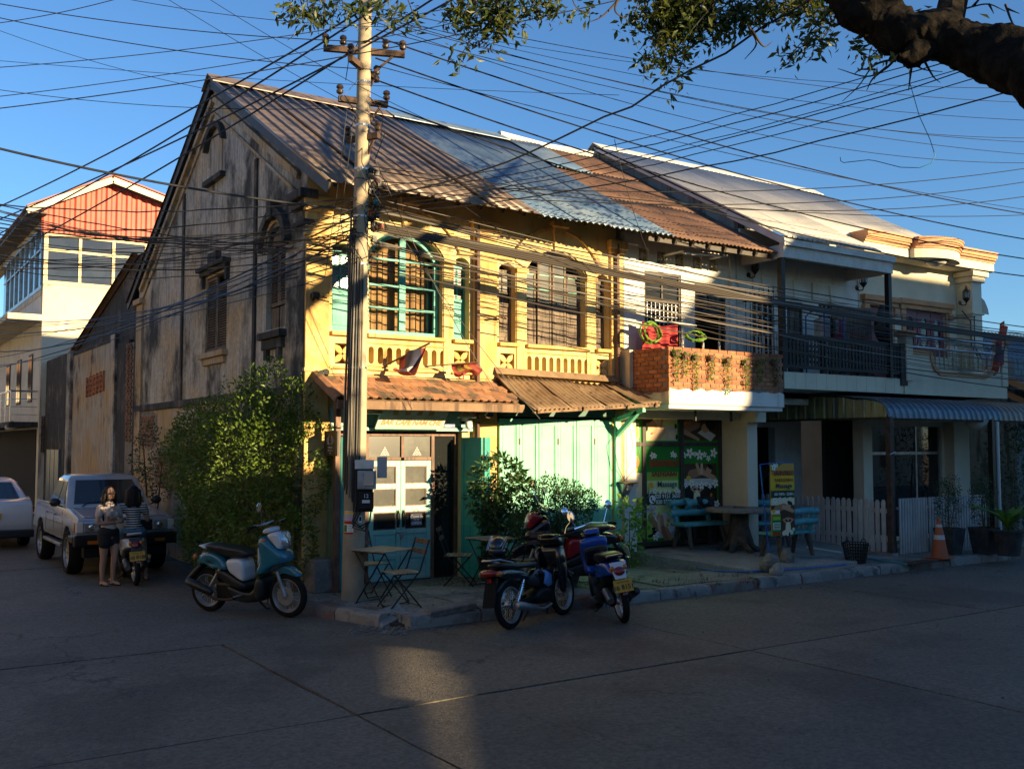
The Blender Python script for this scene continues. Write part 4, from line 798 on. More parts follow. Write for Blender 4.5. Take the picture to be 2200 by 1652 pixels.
# -- brick balcony
YBK, BX0, BX1 = 12.31, 11.43, 14.23
BK = MB().box(BX0, BX1, YBK + .02, FY_, 2.88, 3.0).box(BX0 + .012, BX1 - .012, YBK + .014, YBK + .12, 3.0, 3.80).box(BX0 + .014, BX0 + .12, YBK + .12, FY_, 2.95, 3.80).box(BX1 - .12, BX1 - .012, YBK + .12, FY_, 2.95, 3.80).build('balcony_wall', 'mortar', H2); fb = None; sb = None; rn = random.Random(5)
for r_ in range(10):
 z = 3.10 + r_ * .0745; k = 0; x_ = BX0 + (-.1 if r_ % 2 else 0.)
 while x_ < BX1 - .03:
  x0 = max(BX0 + .0, x_); x1 = min(BX1, x_ + .198)
  if x1 - x0 > .05 and not (r_ == 0 and rn.random() < .25):
   if x1 - x0 > .19:
    if fb is None: fb = MB().cbox((0, 0, 0), (.198, .06, .06)).build('brick', 'brick', BK, bevel=.005); o = fb
    else: o = piece(fb, 'brick', BK)
    o.location = ((x0 + x1) / 2, YBK + .03 + rn.uniform(-.005, .005), z + .03)
   else: MB().box(x0, x1, YBK + rn.uniform(-.004, .004), YBK + .06, z, z + .06).build('brick', 'brick', BK)
  x_ += .213
 y_ = YBK + .075 + (.1 if r_ % 2 else 0)
 while y_ < FY_ - .2:
  if sb is None: sb = MB().cbox((0, 0, 0), (.06, .198, .06)).build('brick', 'brick', BK, bevel=.005); o = sb
  else: o = piece(sb, 'brick', BK)
  o.location = (BX0 + .03 + rn.uniform(-.005, .005), y_ + .099, z + .03); y_ += .213
mb = MB(); n = 26                                           # whitewashed lower band with a ragged upper edge
top = [(BX1 - (BX1 - BX0) * i / n, 3.11 + .035 * mnoise.noise(V((i * .7, 2, 3))) + (.02 if i % 3 else 0)) for i in range(n + 1)]
mb.prism([(BX0 - .004, 2.875), (BX1 + .004, 2.875)] + [(min(max(p[0], BX0 - .004), BX1 + .004), p[1]) for p in top], FRONT, YBK - .012, YBK + .015); mb.build('whitewashed_band', 'plaster_white', H2)
mb = MB(); mb.prism([(YBK - .01, 2.875), (FY_, 2.875), (FY_, 2.98)] + [(FY_ - (FY_ - YBK) * i / 10, 3.0 + .09 * i / 10 + .03 * mnoise.noise(V((i * .9, 5, 1)))) for i in range(1, 11)], SIDE, BX0 - .01, BX0 + .015); mb.build('plaster_remnant', 'plaster_stained', H2)
MB().box(BX0 - .08, BX0 - .002, YBK + .9, FY_ + .02, 2.95, 3.84).build('render_strip', 'plaster_stained', H2)
MB().box(BX0 + .02, BX1, YBK + .03, FY_ + .3, 2.80, 2.875).build('balcony_soffit', 'plaster_white', H2); MB().box(11.5, 14.2, 13.30, 13.5, 2.66, 2.80).build('soffit_beam', 'plaster_cream', H2)
for x_ in (12.6, 13.5): MB().box(x_, x_ + .03, 12.9, 12.94, 2.62, 2.80).build('soffit_hook', 'iron_black', H2)
MB().box(11.31, 11.72, FY_ - .02, FY_ + .3, .1, 2.80).build('pillar', 'plaster_white', H2, bevel=.01); MB().box(14.15, 14.42, 13.12, 13.9, .3, 2.80).build('pillar', 'plaster_cream', H2, bevel=.01); MB().box(14.15, 14.42, 12.9, 13.12, 2.62, 2.80).build('pillar_beam', 'plaster_cream', H2)
MB().box(11.72, 14.15, 14.6, 14.7, .3, 2.9).box(11.72, 11.75, 13.9, 14.6, .3, 2.9).build('shop_partition', 'interior', H2)
MB().tube([(11.40, FY_ - .06, 2.78), (11.40, FY_ - .06, 1.3)], .012, 5).build('cable_conduit', 'white_dull', H2); MB().tube([(11.46, FY_ - .06, 2.78), (11.47, FY_ - .06, 1.3)], .012, 5).build('cable_conduit', 'white_dull', H2)
c = onY(1347, 1045, 13.3); MX = thing('meter_hood', 'small grey electricity meter under a tin hood on the white pillar', 'meter', c, world=True)
MB().loft([[(c.x - .15, 13.46, c.z + .09), (c.x + .15, 13.46, c.z + .09), (c.x + .15, 13.17, c.z + .07), (c.x - .15, 13.17, c.z + .07)], [(c.x - .13, 13.46, c.z + .06), (c.x + .13, 13.46, c.z + .06), (c.x + .13, 13.2, c.z + .05), (c.x - .13, 13.2, c.z + .05)]]).build('hood', 'sheet_tan', MX); MB().loft([[(c.x + s1 * .12 * k, 13.46 if s2 > 0 else 13.46 - .22 * k, z) for s1, s2 in ((-1, 1), (1, 1), (1, -1), (-1, -1))] for k, z in ((1, c.z + .05), (.55, c.z - .15))]).build('box', 'alu', MX, bevel=.006); MB().box(c.x - .05, c.x + .05, 13.23, 13.26, c.z - .06, c.z + .03).build('dial', 'lens_clear', MX)
for k in range(2): q = onY(1340 + 20 * k, 905, 13.4); tag(MB().tube([q, q + V((-.28 + .4 * k, -.06, -.4)), q + V((-.2 + .2 * k, -.08, -.8)), V((c.x, 13.36, c.z + .1))], .006, 5).build('drop_cable', 'cable_black' if k == 0 else 'cable_grey'), ['black drop cable looping down to the meter hood', 'grey drop cable looping down to the meter hood'][k], 'cable')
# -- massage shop front
YG = 13.8; gx = [11.76, 12.15, 12.20, 13.06, 13.15, 14.06, 14.14]; ZT = 2.20
SF = MB()
for a_, b_ in ((11.72, 11.77), (12.13, 12.21), (13.06, 13.15), (14.07, 14.15)): SF.box(a_, b_, YG - .03, YG + .04, .36, 2.79)
for a_, b_ in ((11.77, 12.13), (12.21, 13.06), (13.15, 14.07)):
 for z0, z1 in ((.36, .44), (ZT - .03, ZT + .04), (2.73, 2.79)): SF.box(a_, b_, YG - .028, YG + .038, z0, z1)
SF = SF.build('shop_window_frame', 'wood_dark', H2, bevel=.004)
for a_, b_ in ((11.77, 12.13), (12.21, 13.06), (13.15, 14.07)):
 for z0, z1 in ((.44, ZT - .03), (ZT + .04, 2.73)): MB().box(a_, b_, YG + .01, YG + .016, z0, z1).build('pane', 'glass_tinted', SF)
MB().tube([(12.235, YG - .04, 1.25), (12.235, YG - .07, 1.27), (12.235, YG - .07, 1.4), (12.235, YG - .04, 1.42)], .012, 6).build('handle', 'steel', SF)
PC = dict(green=(.012, .20, .015), lime=(.28, .48, .06), pale=(.62, .70, .30), cream=(.75, .68, .42), white=(.80, .80, .76), yellow=(.75, .48, .03), gold=(.55, .30, .06), dkgreen=(.01, .07, .03), brown=(.07, .035, .018), skin=(.55, .31, .17), skind=(.36, .18, .09), skinl=(.68, .46, .29), black=(.012, .01, .008), pink=(.70, .20, .35), red=(.45, .03, .02), sky=(.42, .52, .62), navy=(.012, .06, .11), orange=(.75, .22, .02), lilac=(.50, .40, .48), towel=(.62, .58, .50), maroon=(.25, .035, .03))
for k_, v_ in PC.items(): mat('print_' + k_, v_, .45, spec=.3)
PK = list(PC)
class Print:
 def __init__(s, T): s.T = T; s.mb = MB(); s.n = 1
 def poly(s, pts, c):
  s.n += 1; z = s.n * .00012; s.mb.cur = PK.index(c)
  if len(pts) > 4:
   tr = tessellate_polygon([[V((p[0], p[1], 0)) for p in pts]]); s.mb.add([s.T @ V((p[0], p[1], z)) for p in pts], [tuple(t) for t in tr])
  else: s.mb.add([s.T @ V((p[0], p[1], z)) for p in pts], [tuple(range(len(pts)))])
 def rect(s, x0, x1, y0, y1, c): s.poly([(x0, y0), (x1, y0), (x1, y1), (x0, y1)], c)
 def ell(s, x, y, a, b, c, rot=0., n=16): cr, sr = cos(rot), sin(rot); s.poly([(x + a * cos(t * 2 * pi / n) * cr - b * sin(t * 2 * pi / n) * sr, y + a * cos(t * 2 * pi / n) * sr + b * sin(t * 2 * pi / n) * cr) for t in range(n)], c)
 def limb(s, x0, y0, x1, y1, w0, w1, c):
  d = V((x1 - x0, y1 - y0)); n = V((-d.y, d.x)).normalized(); s.poly([(x0 + n.x * w0, y0 + n.y * w0), (x1 + n.x * w1, y1 + n.y * w1), (x1 - n.x * w1, y1 - n.y * w1), (x0 - n.x * w0, y0 - n.y * w0)], c); s.ell(x0, y0, w0, w0, c, n=10); s.ell(x1, y1, w1, w1, c, n=10)
 def flower(s, x, y, r, c='white', c2='yellow'):
  a0 = (x * 37 + y * 11) % 1.2
  for k in range(5): a = a0 + k * 2 * pi / 5; s.ell(x + r * .55 * cos(a), y + r * .55 * sin(a), r * .5, r * .3, c, a, 10)
  s.ell(x, y, r * .3, r * .3, c2, n=8)
 def done(s, name, parent): return s.mb.build(name, ['print_' + k for k in PK], parent, fix=False)
def pane_T(x0, z0): return frameT((x0, YG - .001, z0), (1, 0, 0), (0, 0, 1))
p = Print(pane_T(12.21, .44)); W_, H_ = .85, 1.73
p.rect(0, W_, 0, H_, 'green'); p.rect(.04, W_ - .04, .82, 1.26, 'lime'); p.rect(.04, W_ - .04, .90, 1.10, 'pale'); p.rect(0, W_, .66, .87, 'dkgreen'); p.rect(0, W_, .866, .875, 'gold'); p.rect(0, W_, .655, .663, 'gold')
p.rect(.03, W_ - .03, .05, .65, 'lime'); p.rect(.03, .6, .4, .65, 'pale'); p.rect(.18, W_ - .05, .06, .46, 'sky'); p.ell(.45, .3, .28, .2, 'white')
p.limb(.12, .42, .3, .22, .075, .05, 'skind'); p.limb(.3, .44, .36, .16, .05, .045, 'skinl'); p.limb(.38, .44, .42, .14, .045, .05, 'skin'); p.limb(.5, .06, .42, .24, .07, .05, 'skind'); p.limb(.6, .05, .5, .22, .05, .035, 'skin'); p.limb(.28, .42, .33, .5, .025, .02, 'skin')
for k in range(3): p.ell(.19 + .02 * (k % 2), .12 + .055 * k, .07 - .012 * k, .03, 'black')
p.ell(.1, .1, .055, .03, 'black'); p.rect(.70, .80, .22, .36, 'yellow'); p.rect(.69, .81, .35, .38, 'gold')
p.flower(.14, .56, .12, 'lilac', 'pink'); p.flower(.72, .52, .08); p.flower(.80, .48, .06); p.flower(.24, .08, .075); p.flower(.68, .09, .06, 'lilac', 'pink'); p.flower(.79, .10, .05, 'lilac', 'pink'); p.flower(.55, .36, .05, 'yellow', 'orange'); p.flower(.52, .28, .045, 'yellow', 'orange')
for x_, y_, r_ in ((.17, 1.56, .07), (.23, 1.55, .05), (.67, 1.58, .065), (.73, 1.56, .05), (.08, .89, .04), (.22, .91, .06), (.35, .89, .04), (.47, .9, .045), (.58, .89, .04), (.75, .91, .06), (.82, .89, .04)): p.flower(x_, y_, r_)
p.ell(.13, 1.02, .055, .06, 'yellow'); p.ell(.13, 1.02, .02, .05, 'gold', .4); p.ell(.15, .762, .078, .078, 'white'); p.rect(.12, W_ - .12, 1.155, 1.165, 'gold')
p.poly([(.11, .80), (.13, .81), (.145, .78), (.135, .765), (.16, .735), (.175, .745), (.205, .725), (.195, .705), (.17, .70), (.13, .735), (.105, .775)], 'dkgreen')
o = p.done('window_graphic', SF); T0 = pane_T(12.21, .44); zt_ = .022
TT = lambda x, y: T0 @ Matrix.Translation((x, y, zt_))
text('แสนสะบายนวด', .20, 'lettering', 'print_red', SF, TT(.45, 1.42), bold=.004, sx=.62); text('SAENSABAI', .125, 'lettering', 'print_maroon', SF, TT(.45, 1.22), bold=.003, sx=1.0)
text('Massage', .15, 'lettering', 'print_navy', SF, TT(.52, 1.03), bold=.001); text('020 9151 3650', .105, 'lettering', 'lettering_white', SF, TT(.52, .81), bold=.002); text('020 5523 9', .105, 'lettering', 'lettering_white', SF, TT(.47, .71), bold=.002)
p = Print(pane_T(13.15, .44)); W_ = .92; p.rect(0, W_, .55, H_, 'green'); p.rect(0, W_, .45, .62, 'lime'); p.rect(.03, W_ - .05, 1.02, 1.40, 'brown'); p.rect(.03, W_ - .05, .60, .98, 'black')
p.rect(.03, W_ - .05, 1.0, 1.12, 'towel'); p.limb(.2, 1.2, .5, 1.26, .085, .07, 'skind'); p.limb(.45, 1.25, .8, 1.13, .05, .045, 'skin'); p.limb(.35, 1.38, .42, 1.22, .035, .03, 'skin'); p.limb(.48, 1.38, .47, 1.22, .03, .025, 'skinl'); p.ell(.66, 1.27, .075, .085, 'skin', -.5); p.ell(.70, 1.34, .09, .045, 'black', -.5); p.ell(.13, 1.13, .06, .05, 'yellow')
p.limb(.38, .62, .52, .66, .06, .05, 'cream'); p.limb(.14, .62, .3, .66, .05, .06, 'cream'); p.poly([(.25, .66), (.44, .66), (.42, .88), (.38, .9), (.3, .9), (.27, .88)], 'cream'); p.ell(.345, .95, .035, .045, 'skin'); p.limb(.29, .87, .2, .93, .02, .018, 'skin'); p.limb(.2, .93, .31, .965, .018, .015, 'skin'); p.limb(.4, .87, .49, .93, .02, .018, 'skin'); p.limb(.49, .93, .38, .965, .018, .015, 'skin'); p.ell(.72, .8, .03, .04, 'orange'); p.ell(.76, .72, .05, .09, 'brown')
for k, (x_, y_, r_) in enumerate(((.03, 1.56, .06), (.17, 1.60, .10), (.3, 1.58, .055), (.42, 1.56, .10), (.55, 1.57, .06), (.65, 1.50, .06), (.79, 1.6, .095), (.05, 1.0, .055), (.2, 1.03, .08), (.33, 1.0, .05), (.46, .99, .08), (.58, 1.01, .05), (.68, .97, .055), (.82, 1.02, .085), (.08, .58, .065), (.2, .54, .05), (.29, .59, .07), (.42, .54, .05), (.55, .6, .065), (.66, .55, .045), (.76, .59, .05), (.85, .63, .08))): p.flower(x_, y_, r_)
p.done('window_graphic', SF)
p = Print(pane_T(12.21, ZT + .04)); h_ = .49; p.rect(0, .85, 0, h_, 'green'); p.rect(.04, .80, .03, h_ - .02, 'pale'); p.rect(.5, .8, .03, .3, 'towel'); p.poly([(.06, .03), (.36, .03), (.52, .2), (.5, .3), (.34, .36), (.2, .3), (.1, .22)], 'skinl'); p.ell(.18, .28, .12, .14, 'skin', .5); p.ell(.1, .42, .12, .06, 'brown', .4); p.limb(.3, .46, .34, .3, .03, .022, 'skinl'); p.limb(.42, .46, .4, .28, .035, .025, 'skin'); p.ell(.16, .16, .035, .014, 'red', .3); p.ell(.66, .14, .09, .08, 'cream'); p.ell(.78, .1, .03, .05, 'dkgreen'); p.ell(.76, .3, .035, .05, 'dkgreen'); p.done('window_graphic', SF)
p = Print(pane_T(13.15, ZT + .04)); p.rect(0, .92, 0, h_, 'brown'); p.rect(0, .92, 0, .04, 'green'); p.limb(.04, .24, .36, .36, .09, .1, 'skind'); p.limb(.04, .2, .2, .14, .05, .04, 'skin'); p.limb(.2, .14, .4, .06, .04, .03, 'skin'); p.poly([(.38, .18), (.72, .02), (.86, .14), (.55, .28)], 'towel'); p.ell(.58, .27, .10, .085, 'skin', -.4); p.ell(.72, .34, .14, .10, 'black', -.4)
for k in range(3): p.ell(.22 + .1 * k, .42 - .015 * k, .035, .02, 'black', n=8)
for k in range(4): p.ell(.05 + .045 * k, .36 + .02 * (k % 2), .035, .035, 'orange', n=8)
p.done('window_graphic', SF)
p = Print(pane_T(11.77, .44)); p.rect(0, .36, 0, H_, 'lime'); p.rect(0, .36, 1.0, H_, 'green'); p.rect(.0, .36, .8, 1.25, 'cream'); p.ell(.14, 1.02, .16, .09, 'skinl', .4); p.ell(.2, 1.45, .1, .12, 'orange'); p.ell(.16, 1.3, .1, .08, 'yellow'); p.ell(.25, .5, .1, .06, 'sky'); p.flower(.14, .3, .1); p.flower(.26, .25, .08); p.ell(.2, .7, .14, .08, 'skind', -.3); p.flower(.1, .12, .06, 'lilac', 'pink'); p.done('window_graphic', SF)
p = Print(pane_T(11.77, ZT + .04)); p.rect(0, .36, 0, .49, 'green'); p.rect(.02, .3, .02, .35, 'pale'); p.ell(.16, .18, .12, .14, 'yellow'); p.flower(.12, .34, .12); p.done('window_graphic', SF)
for k, (px_, py_, n_) in enumerate(((1452, 757, 60), (1472, 762, 46), (1494, 765, 60), (1527, 768, 50), (1562, 773, 56), (1603, 776, 50), (1632, 776, 40), (1665, 778, 46))):
 c = onY(px_, py_, YBK - .05); rn = random.Random(k + 40); L_ = [.42, .34, .5, .36, .52, .42, .34, .38][k]
 P_ = thing('trailing_plant', ['trailing plant at the balcony corner, long and loose', 'short trailing plant with purple blooms on the brick balcony', 'long wispy trailing plant on the brick balcony', 'trailing plant with red blooms on the brick balcony', 'longest trailing plant, thin tail reaching the whitewash', 'dense trailing plant with red tips beside the shadow edge', 'thin yellow green trailing plant on shaded brick', 'dark bushy trailing plant at the shaded balcony end'][k], 'plant', c, group='plants trailing over the brick balcony')
 MB().lathe([(.05, -.06), (.065, 0), (.05, .02)], 8).build('pot', 'clay_brown', P_); mb = MB(); pts = []
 for i in range(n_ * 5): t = rn.random() ** 1.3; pts.append((rn.gauss(0, .055 * (1.1 - t)), rn.uniform(-.05, .02), .05 - L_ * t * 1.25))
 leaves(mb, pts, .026, k, up=-.4); mb.build('foliage', 'leaf_bright' if k < 7 else 'leaf_shrub', P_, fix=False)
 mb = MB(); leaves(mb, [(rn.gauss(0, .05), -.04 + rn.uniform(-.02, 0), rn.uniform(-.1, .05)) for i in range(8)], .026, k + 3); mb.build('blossom', 'pink' if k in (1, 3, 5) else 'leaf_red', P_, fix=False)
for k, (px_, py_) in enumerate(((1403, 715), (1497, 722))):
 c = onY(px_, py_, 12.9); rn = random.Random(k + 3); mb = MB()
 for q in range(6): r_ = .2 + rn.uniform(-.05, .03); dx = rn.uniform(-.04, .04); mb.tube([(c.x + dx + r_ * cos(t * 2 * pi / 18) * 1.15, 12.9 + .02 * q + .02 * sin(t), c.z + r_ * sin(t * 2 * pi / 18) * (.95 if k == 0 else .45) + rn.uniform(-.01, .01)) for t in range(19)], .011, 5)
 tag(mb.build('hose_coil', 'hose_green', smooth=True), ['coiled green hose hung up in front of the red cloth', 'loose green hose coil draped on the balcony chair'][k], 'hose')
RC = onY(1418, 700, 13.2); mb = MB(); mb.sheet(lambda u, v: (RC.x - .42 + .84 * u, 13.2 + .03 * sin(u * 25), 3.75 + .62 * v - .06 * sin(u * pi)), 40, 6); tag(mb.build('red_blanket', 'red_cloth', smooth=True, solid=.004, fix=False), 'red patterned blanket hung to dry on the brick balcony', 'blanket')
CH = thing('drying_frame', 'white tubular frame standing on the brick balcony', 'rack', (13.1, 12.8, 3.0), world=True)
for x_ in (12.22, 12.72, 13.12, 13.3): MB().tube([(x_, 12.8, 3.0), (x_, 12.8, 4.0), (x_ + .03, 12.85, 4.05), (x_ + .08, 12.9, 4.0), (x_ + .08, 12.9, 3.0)], .013, 6).build('post', 'white_dull', CH, smooth=True)
MB().tube([(11.95, 13.22, 4.40), (12.9, 13.15, 4.36)], .014, 6).build('rail', 'pvc_white', CH, smooth=True)
# == PORCH HOUSE (grey roof, black lattice balcony)
H3 = thing('porch_house', 'white house with pale grey metal roof and black lattice balcony', 'house', (14.45, FY_, 0), world=True)
RG = (9.12 - 6.02) / (17.9 - 12.3)
def rz3(y): return 6.02 + RG * (y - 12.3) if y <= 17.9 else 9.12 - RG * (y - 17.9)
xs = [14.36 + .96 * k for k in range(9)]
for k in range(8):
 x0, x1 = xs[k], xs[k + 1]; y0 = 12.3 if x1 < 17.9 else 13.3; z = .005 * (k % 2)
 mb = MB(); corrsheet(mb, (x0, y0, rz3(y0) + z), (x1 + .03, y0, rz3(y0) + z), (x0, 17.9, 9.12 + z), (x1 + .03, 17.9, 9.12 + z), .15, .034, 'trap', nv=2); mb.build('roof_sheet', 'roof_grey', H3, smooth=True, solid=.004, fix=False, ang=60)
mb = MB(); corrsheet(mb, (14.36, 23.5, rz3(23.5)), (22.05, 23.5, rz3(23.5)), (14.36, 17.9, 9.12), (22.05, 17.9, 9.12), .32, .022, 'trap'); mb.build('rear_roof_sheet', 'roof_grey', H3, smooth=True, solid=.004, fix=False)
MB().prism([(17.6, 8.99), (17.9, 9.17), (18.2, 8.99), (18.2, 9.005), (17.9, 9.19), (17.6, 9.005)], SIDE, 14.3, 22.1).build('ridge_cap', 'roof_grey', H3)
MB().prism([(13.55, 5.8), (22, 5.8), (22, rz3(22) - .05), (17.9, 9.06), (13.55, rz3(13.55) - .05)], SIDE, 14.43, 14.62).build('party_wall', 'render_aqua', H3)
MB().prism([(12.32, rz3(12.32) - .17), (13.75, rz3(13.75) - .17), (13.75, rz3(13.75) - .03), (12.32, rz3(12.32) - .03)], SIDE, 14.34, 14.38).build('barge_board', 'white_dull', H3); MB().prism([(13.76, rz3(13.76) - .10), (17.9, 9.02), (17.9, 9.08), (13.76, rz3(13.76) - .03)], SIDE, 14.34, 14.37).build('barge_flashing', 'roof_grey', H3)
MB().box(14.4, 17.68, 12.40, 12.50, 5.66, 5.94).build('porch_beam', 'white_dull', H3, bevel=.006); MB().box(14.4, 17.68, 12.33, 12.36, 5.88, 6.0).build('eave_board', 'white_dull', H3)
[MB().box(x_, x_ + .08, 12.5, 13.5, 5.66, 5.9).build('porch_side_beam', 'white_dull', H3) for x_ in (17.6, 14.42)]; MB().box(14.5, 17.6, 12.5, 13.5, 5.90, 5.93).build('porch_ceiling', 'white_dull', H3)
for x_ in (14.38, 17.58): MB().box(x_, x_ + .1, 12.44, 12.54, 3.55, 5.66).build('porch_post', 'iron_black', H3)
d1 = rect(15.75, 16.2, 3.6, 5.08); w1 = rect(16.72, 17.5, 3.6, 5.12); d0 = rect(14.75, 15.32, 3.6, 5.1)
MB().prism([(14.44, 3.0), (18.0, 3.0), (18.0, 6.4), (14.44, 6.4)], FRONT, FY_, FY_ + .2, [d1, w1, d0]).build('front_wall', 'plaster_white', H3)
MB().box(14.5, 18, FY_ + .9, FY_ + 1., 3.1, 6.).build('interior_partition', 'interior', H3)
DW = MB(); lite(DW, 15.75, 16.2, 3.6, 5.08, FY_ - .01, .05, .1); DW = DW.build('door_frame', 'wood_dark', H3); mb = MB().box(15.80, 16.15, FY_ + .02, FY_ + .05, 3.6, 5.03)
for z0, z1 in ((4.5, 4.95), (3.75, 4.4)):
 for x0, x1 in ((15.84, 15.96), (15.99, 16.11)): mb.box(x0, x1, FY_ + .005, FY_ + .02, z0, z1)
mb.build('door', 'wood_grey', DW, bevel=.004)
def grille_win(x0, x1, z0, z1, nv_, nh_):
 G = MB(); lite(G, x0, x1, z0, z1, FY_ - .01, .05, .1); G = G.build('window', 'wood_dark', H3)
 for k in range(nv_): x_ = x0 + .05 + (k + .5) * (x1 - x0 - .1) / nv_; MB().box(x_ - .012, x_ + .012, FY_ + .0, FY_ + .02, z0 + .05, z1 - .05).build('grille_bar', 'white_dull', G)
 for k in range(nv_):
  for j in range(nh_): z = z0 + .12 + (j + (.5 if k % 2 else 0)) * (z1 - z0 - .2) / nh_; x_ = x0 + .05 + k * (x1 - x0 - .1) / nv_; MB().box(x_ + .02, x_ + (x1 - x0 - .1) / nv_ , FY_ + .021, FY_ + .035, z - .012, z + .012).build('grille_bar', 'white_dull', G)
 MB().box(x0 + .05, x1 - .05, FY_ + .08, FY_ + .09, z0, z1).build('pane', 'glass_dark', G); return G
grille_win(16.72, 17.5, 3.6, 5.12, 5, 5); grille_win(14.75, 15.32, 3.6, 5.1, 3, 4)
for (x0, x1) in ((14.75, 15.35), (15.55, 16.4), (16.5, 17.7)): 
 c = (x0 + x1) / 2; MB().box(x0, x1, FY_ - .04, FY_ + .01, 5.16, 5.52).build('lintel_panel', 'plaster_white', H3, bevel=.012); MB().loft([[(c + s_ * w_, FY_ - .08, z) for s_ in (-1, 1)] + [(c + s_ * w_, FY_, z) for s_ in (1, -1)] for z, w_ in ((5.14, .07), (5.5, .11))]).build('keystone', 'plaster_white', H3, bevel=.008)
sh = Matrix.Translation((17.02, 13.42, 0)) @ Matrix.Rotation(R(-14), 4, 'Z'); S_ = MB().box(0, 1.0, -.02, .02, 3.6, 5.06, sh).build('open_shutter', 'wood_grey', H3)
for x0, x1 in ((.08, .46), (.54, .92)): MB().prism(arch(x0, x1, 4.4, 4.86, 4.95, 6), lambda u, v, d: sh @ V((u, d, v)), -.032, -.021).build('shutter_panel', 'wood_grey', S_); MB().box(x0, x1, -.032, -.021, 3.7, 4.32, sh).build('shutter_panel', 'wood_grey', S_)
MB().box(14.46, 18.06, 12.52, FY_, 3.24, 3.40).build('balcony_slab', 'plaster_white', H3)
for k in range(12): MB().box(14.46 + .3 * k + .003, 14.46 + .3 * (k + 1) - .003, 12.485, 12.518, 3.235, 3.545).build('fascia_tile', 'plaster_cream', H3, bevel=.003)
RL = MB().box(14.48, 17.94, 12.47, 12.52, 4.17, 4.26).box(14.48, 17.94, 12.47, 12.52, 3.62, 3.68).build('lattice_railing', 'lattice_black', H3)
f0 = None
for k in range(34):
 x_ = 14.53 + k * .102
 if f0 is None: f0 = MB().cbox((0, 0, 0), (.05, .018, .49)).build('slat', 'lattice_black', RL); f0.location = (x_, 12.488, 3.925)
 else: piece(f0, 'slat', RL, (x_, 12.488, 3.925))
for z in (3.76, 3.86, 3.96, 4.06): MB().box(14.5, 17.92, 12.498, 12.512, z - .022, z + .022).build('lattice_bar', 'lattice_black', RL)
for x_ in (14.48, 15.6, 16.7, 17.82): MB().box(x_, x_ + .1, 12.522, 12.60, 3.40, 4.26).build('railing_post', 'lattice_black', RL)
MB().box(17.95, 18.16, 12.45, 12.75, 3.4, 4.26).build('end_pier', 'lattice_black', H3)
mb = MB()                                                   # spiked divider between the balconies
SD = MB().bar((14.44, 12.55, 4.95), (14.44, 13.45, 4.95), .02, .02).bar((14.44, 12.55, 4.5), (14.44, 13.45, 4.5), .02, .02).build('spiked_divider', 'iron_black', H3)
for k in range(8): y_ = 12.58 + .115 * k; MB().tube([(14.44, y_, 3.6), (14.44, y_, 5.02), (14.44, y_, 5.05), (14.44, y_, 5.09), (14.44, y_, 5.18)], [.009, .009, .025, .012, .002], 5).build('spike', 'iron_black', SD)
for k in range(9): MB().box(14.40, 14.42, 12.6 + .1 * k, 12.615 + .1 * k, 3.6, 4.25).build('divider_bar', 'white_dull', SD)
def lantern(px_, py_, lab, Y=13.35):
 c = onY(px_, py_, Y); L_ = thing('wall_lantern', lab, 'lamp', c, group='black wall lanterns on the upper floors')
 MB().lathe([(.02, -.10), (.075, -.03), (.08, -.01), (.07, 0)], 6).build('lantern_base', 'iron_black', L_); MB().lathe([(.085, .14), (.07, .17), (.03, .21), (.012, .26), (.0, .3)], 6).build('lantern_roof', 'iron_black', L_)
 for k in range(6): a_ = k * pi / 3; MB().tube([(.075 * cos(a_), .075 * sin(a_), 0), (.08 * cos(a_), .08 * sin(a_), .14)], .006, 4).build('lantern_bar', 'iron_black', L_)
 MB().lathe([(.062, .0), (.066, .14)], 6, cap=False).build('lantern_glass', 'glass_pane', L_); MB().tube([(0, 0, -.1), (0, .02, -.16), (-.02, .1, -.16), (-.03, .15, -.08)], .014, 6).build('lantern_arm', 'iron_black', L_, smooth=True)
 MB().lathe([(.05, 0), (.05, .02)], 10, frameT((-.03, .15, -.1), (1, 0, 0), (0, 0, 1))).build('wall_plate', 'iron_black', L_)
lantern(1622, 578, 'black wall lantern beside the spiked balcony divider'); lantern(1855, 607, 'black wall lantern between the porch post and the cream wall'); lantern(2076, 640, 'black wall lantern on the cream corner column', 12.95)
c = onY(1782, 560, 12.9); BL = thing('hanging_bulb', 'bare white bulb hanging under the porch ceiling', 'lamp', c); MB().sphere((0, 0, -.06), .035, 8, 6).build('bulb', 'white_plain', BL, smooth=True); MB().lathe([(.018, -.03), (.02, .02), (.008, .03)], 8).build('socket', 'white_dull', BL); MB().tube([(0, 0, .03), (0, 0, .45)], .004, 4).build('cord', 'cable_black', BL)
RK = thing('clothes_rack', 'folding clothes rack with blue ends on the lattice balcony', 'rack', (16.6, 12.9, 3.42), world=True)
for x_ in (15.95, 16.55): MB().tube([(x_, 12.75, 3.42), (x_, 12.75, 4.75), (x_ + .04, 12.85, 4.84), (x_ + .04, 13.1, 4.84), (x_, 13.2, 4.75), (x_, 13.2, 3.42)], .016, 6).build('rack_end', 'hose_blue', RK, smooth=True)
for y_ in (12.85, 12.97, 13.1): MB().tube([(15.99, y_, 4.80), (16.6, y_, 4.80)], .012, 5).build('rack_rail', 'white_dull', RK, smooth=True)
rn = random.Random(6)
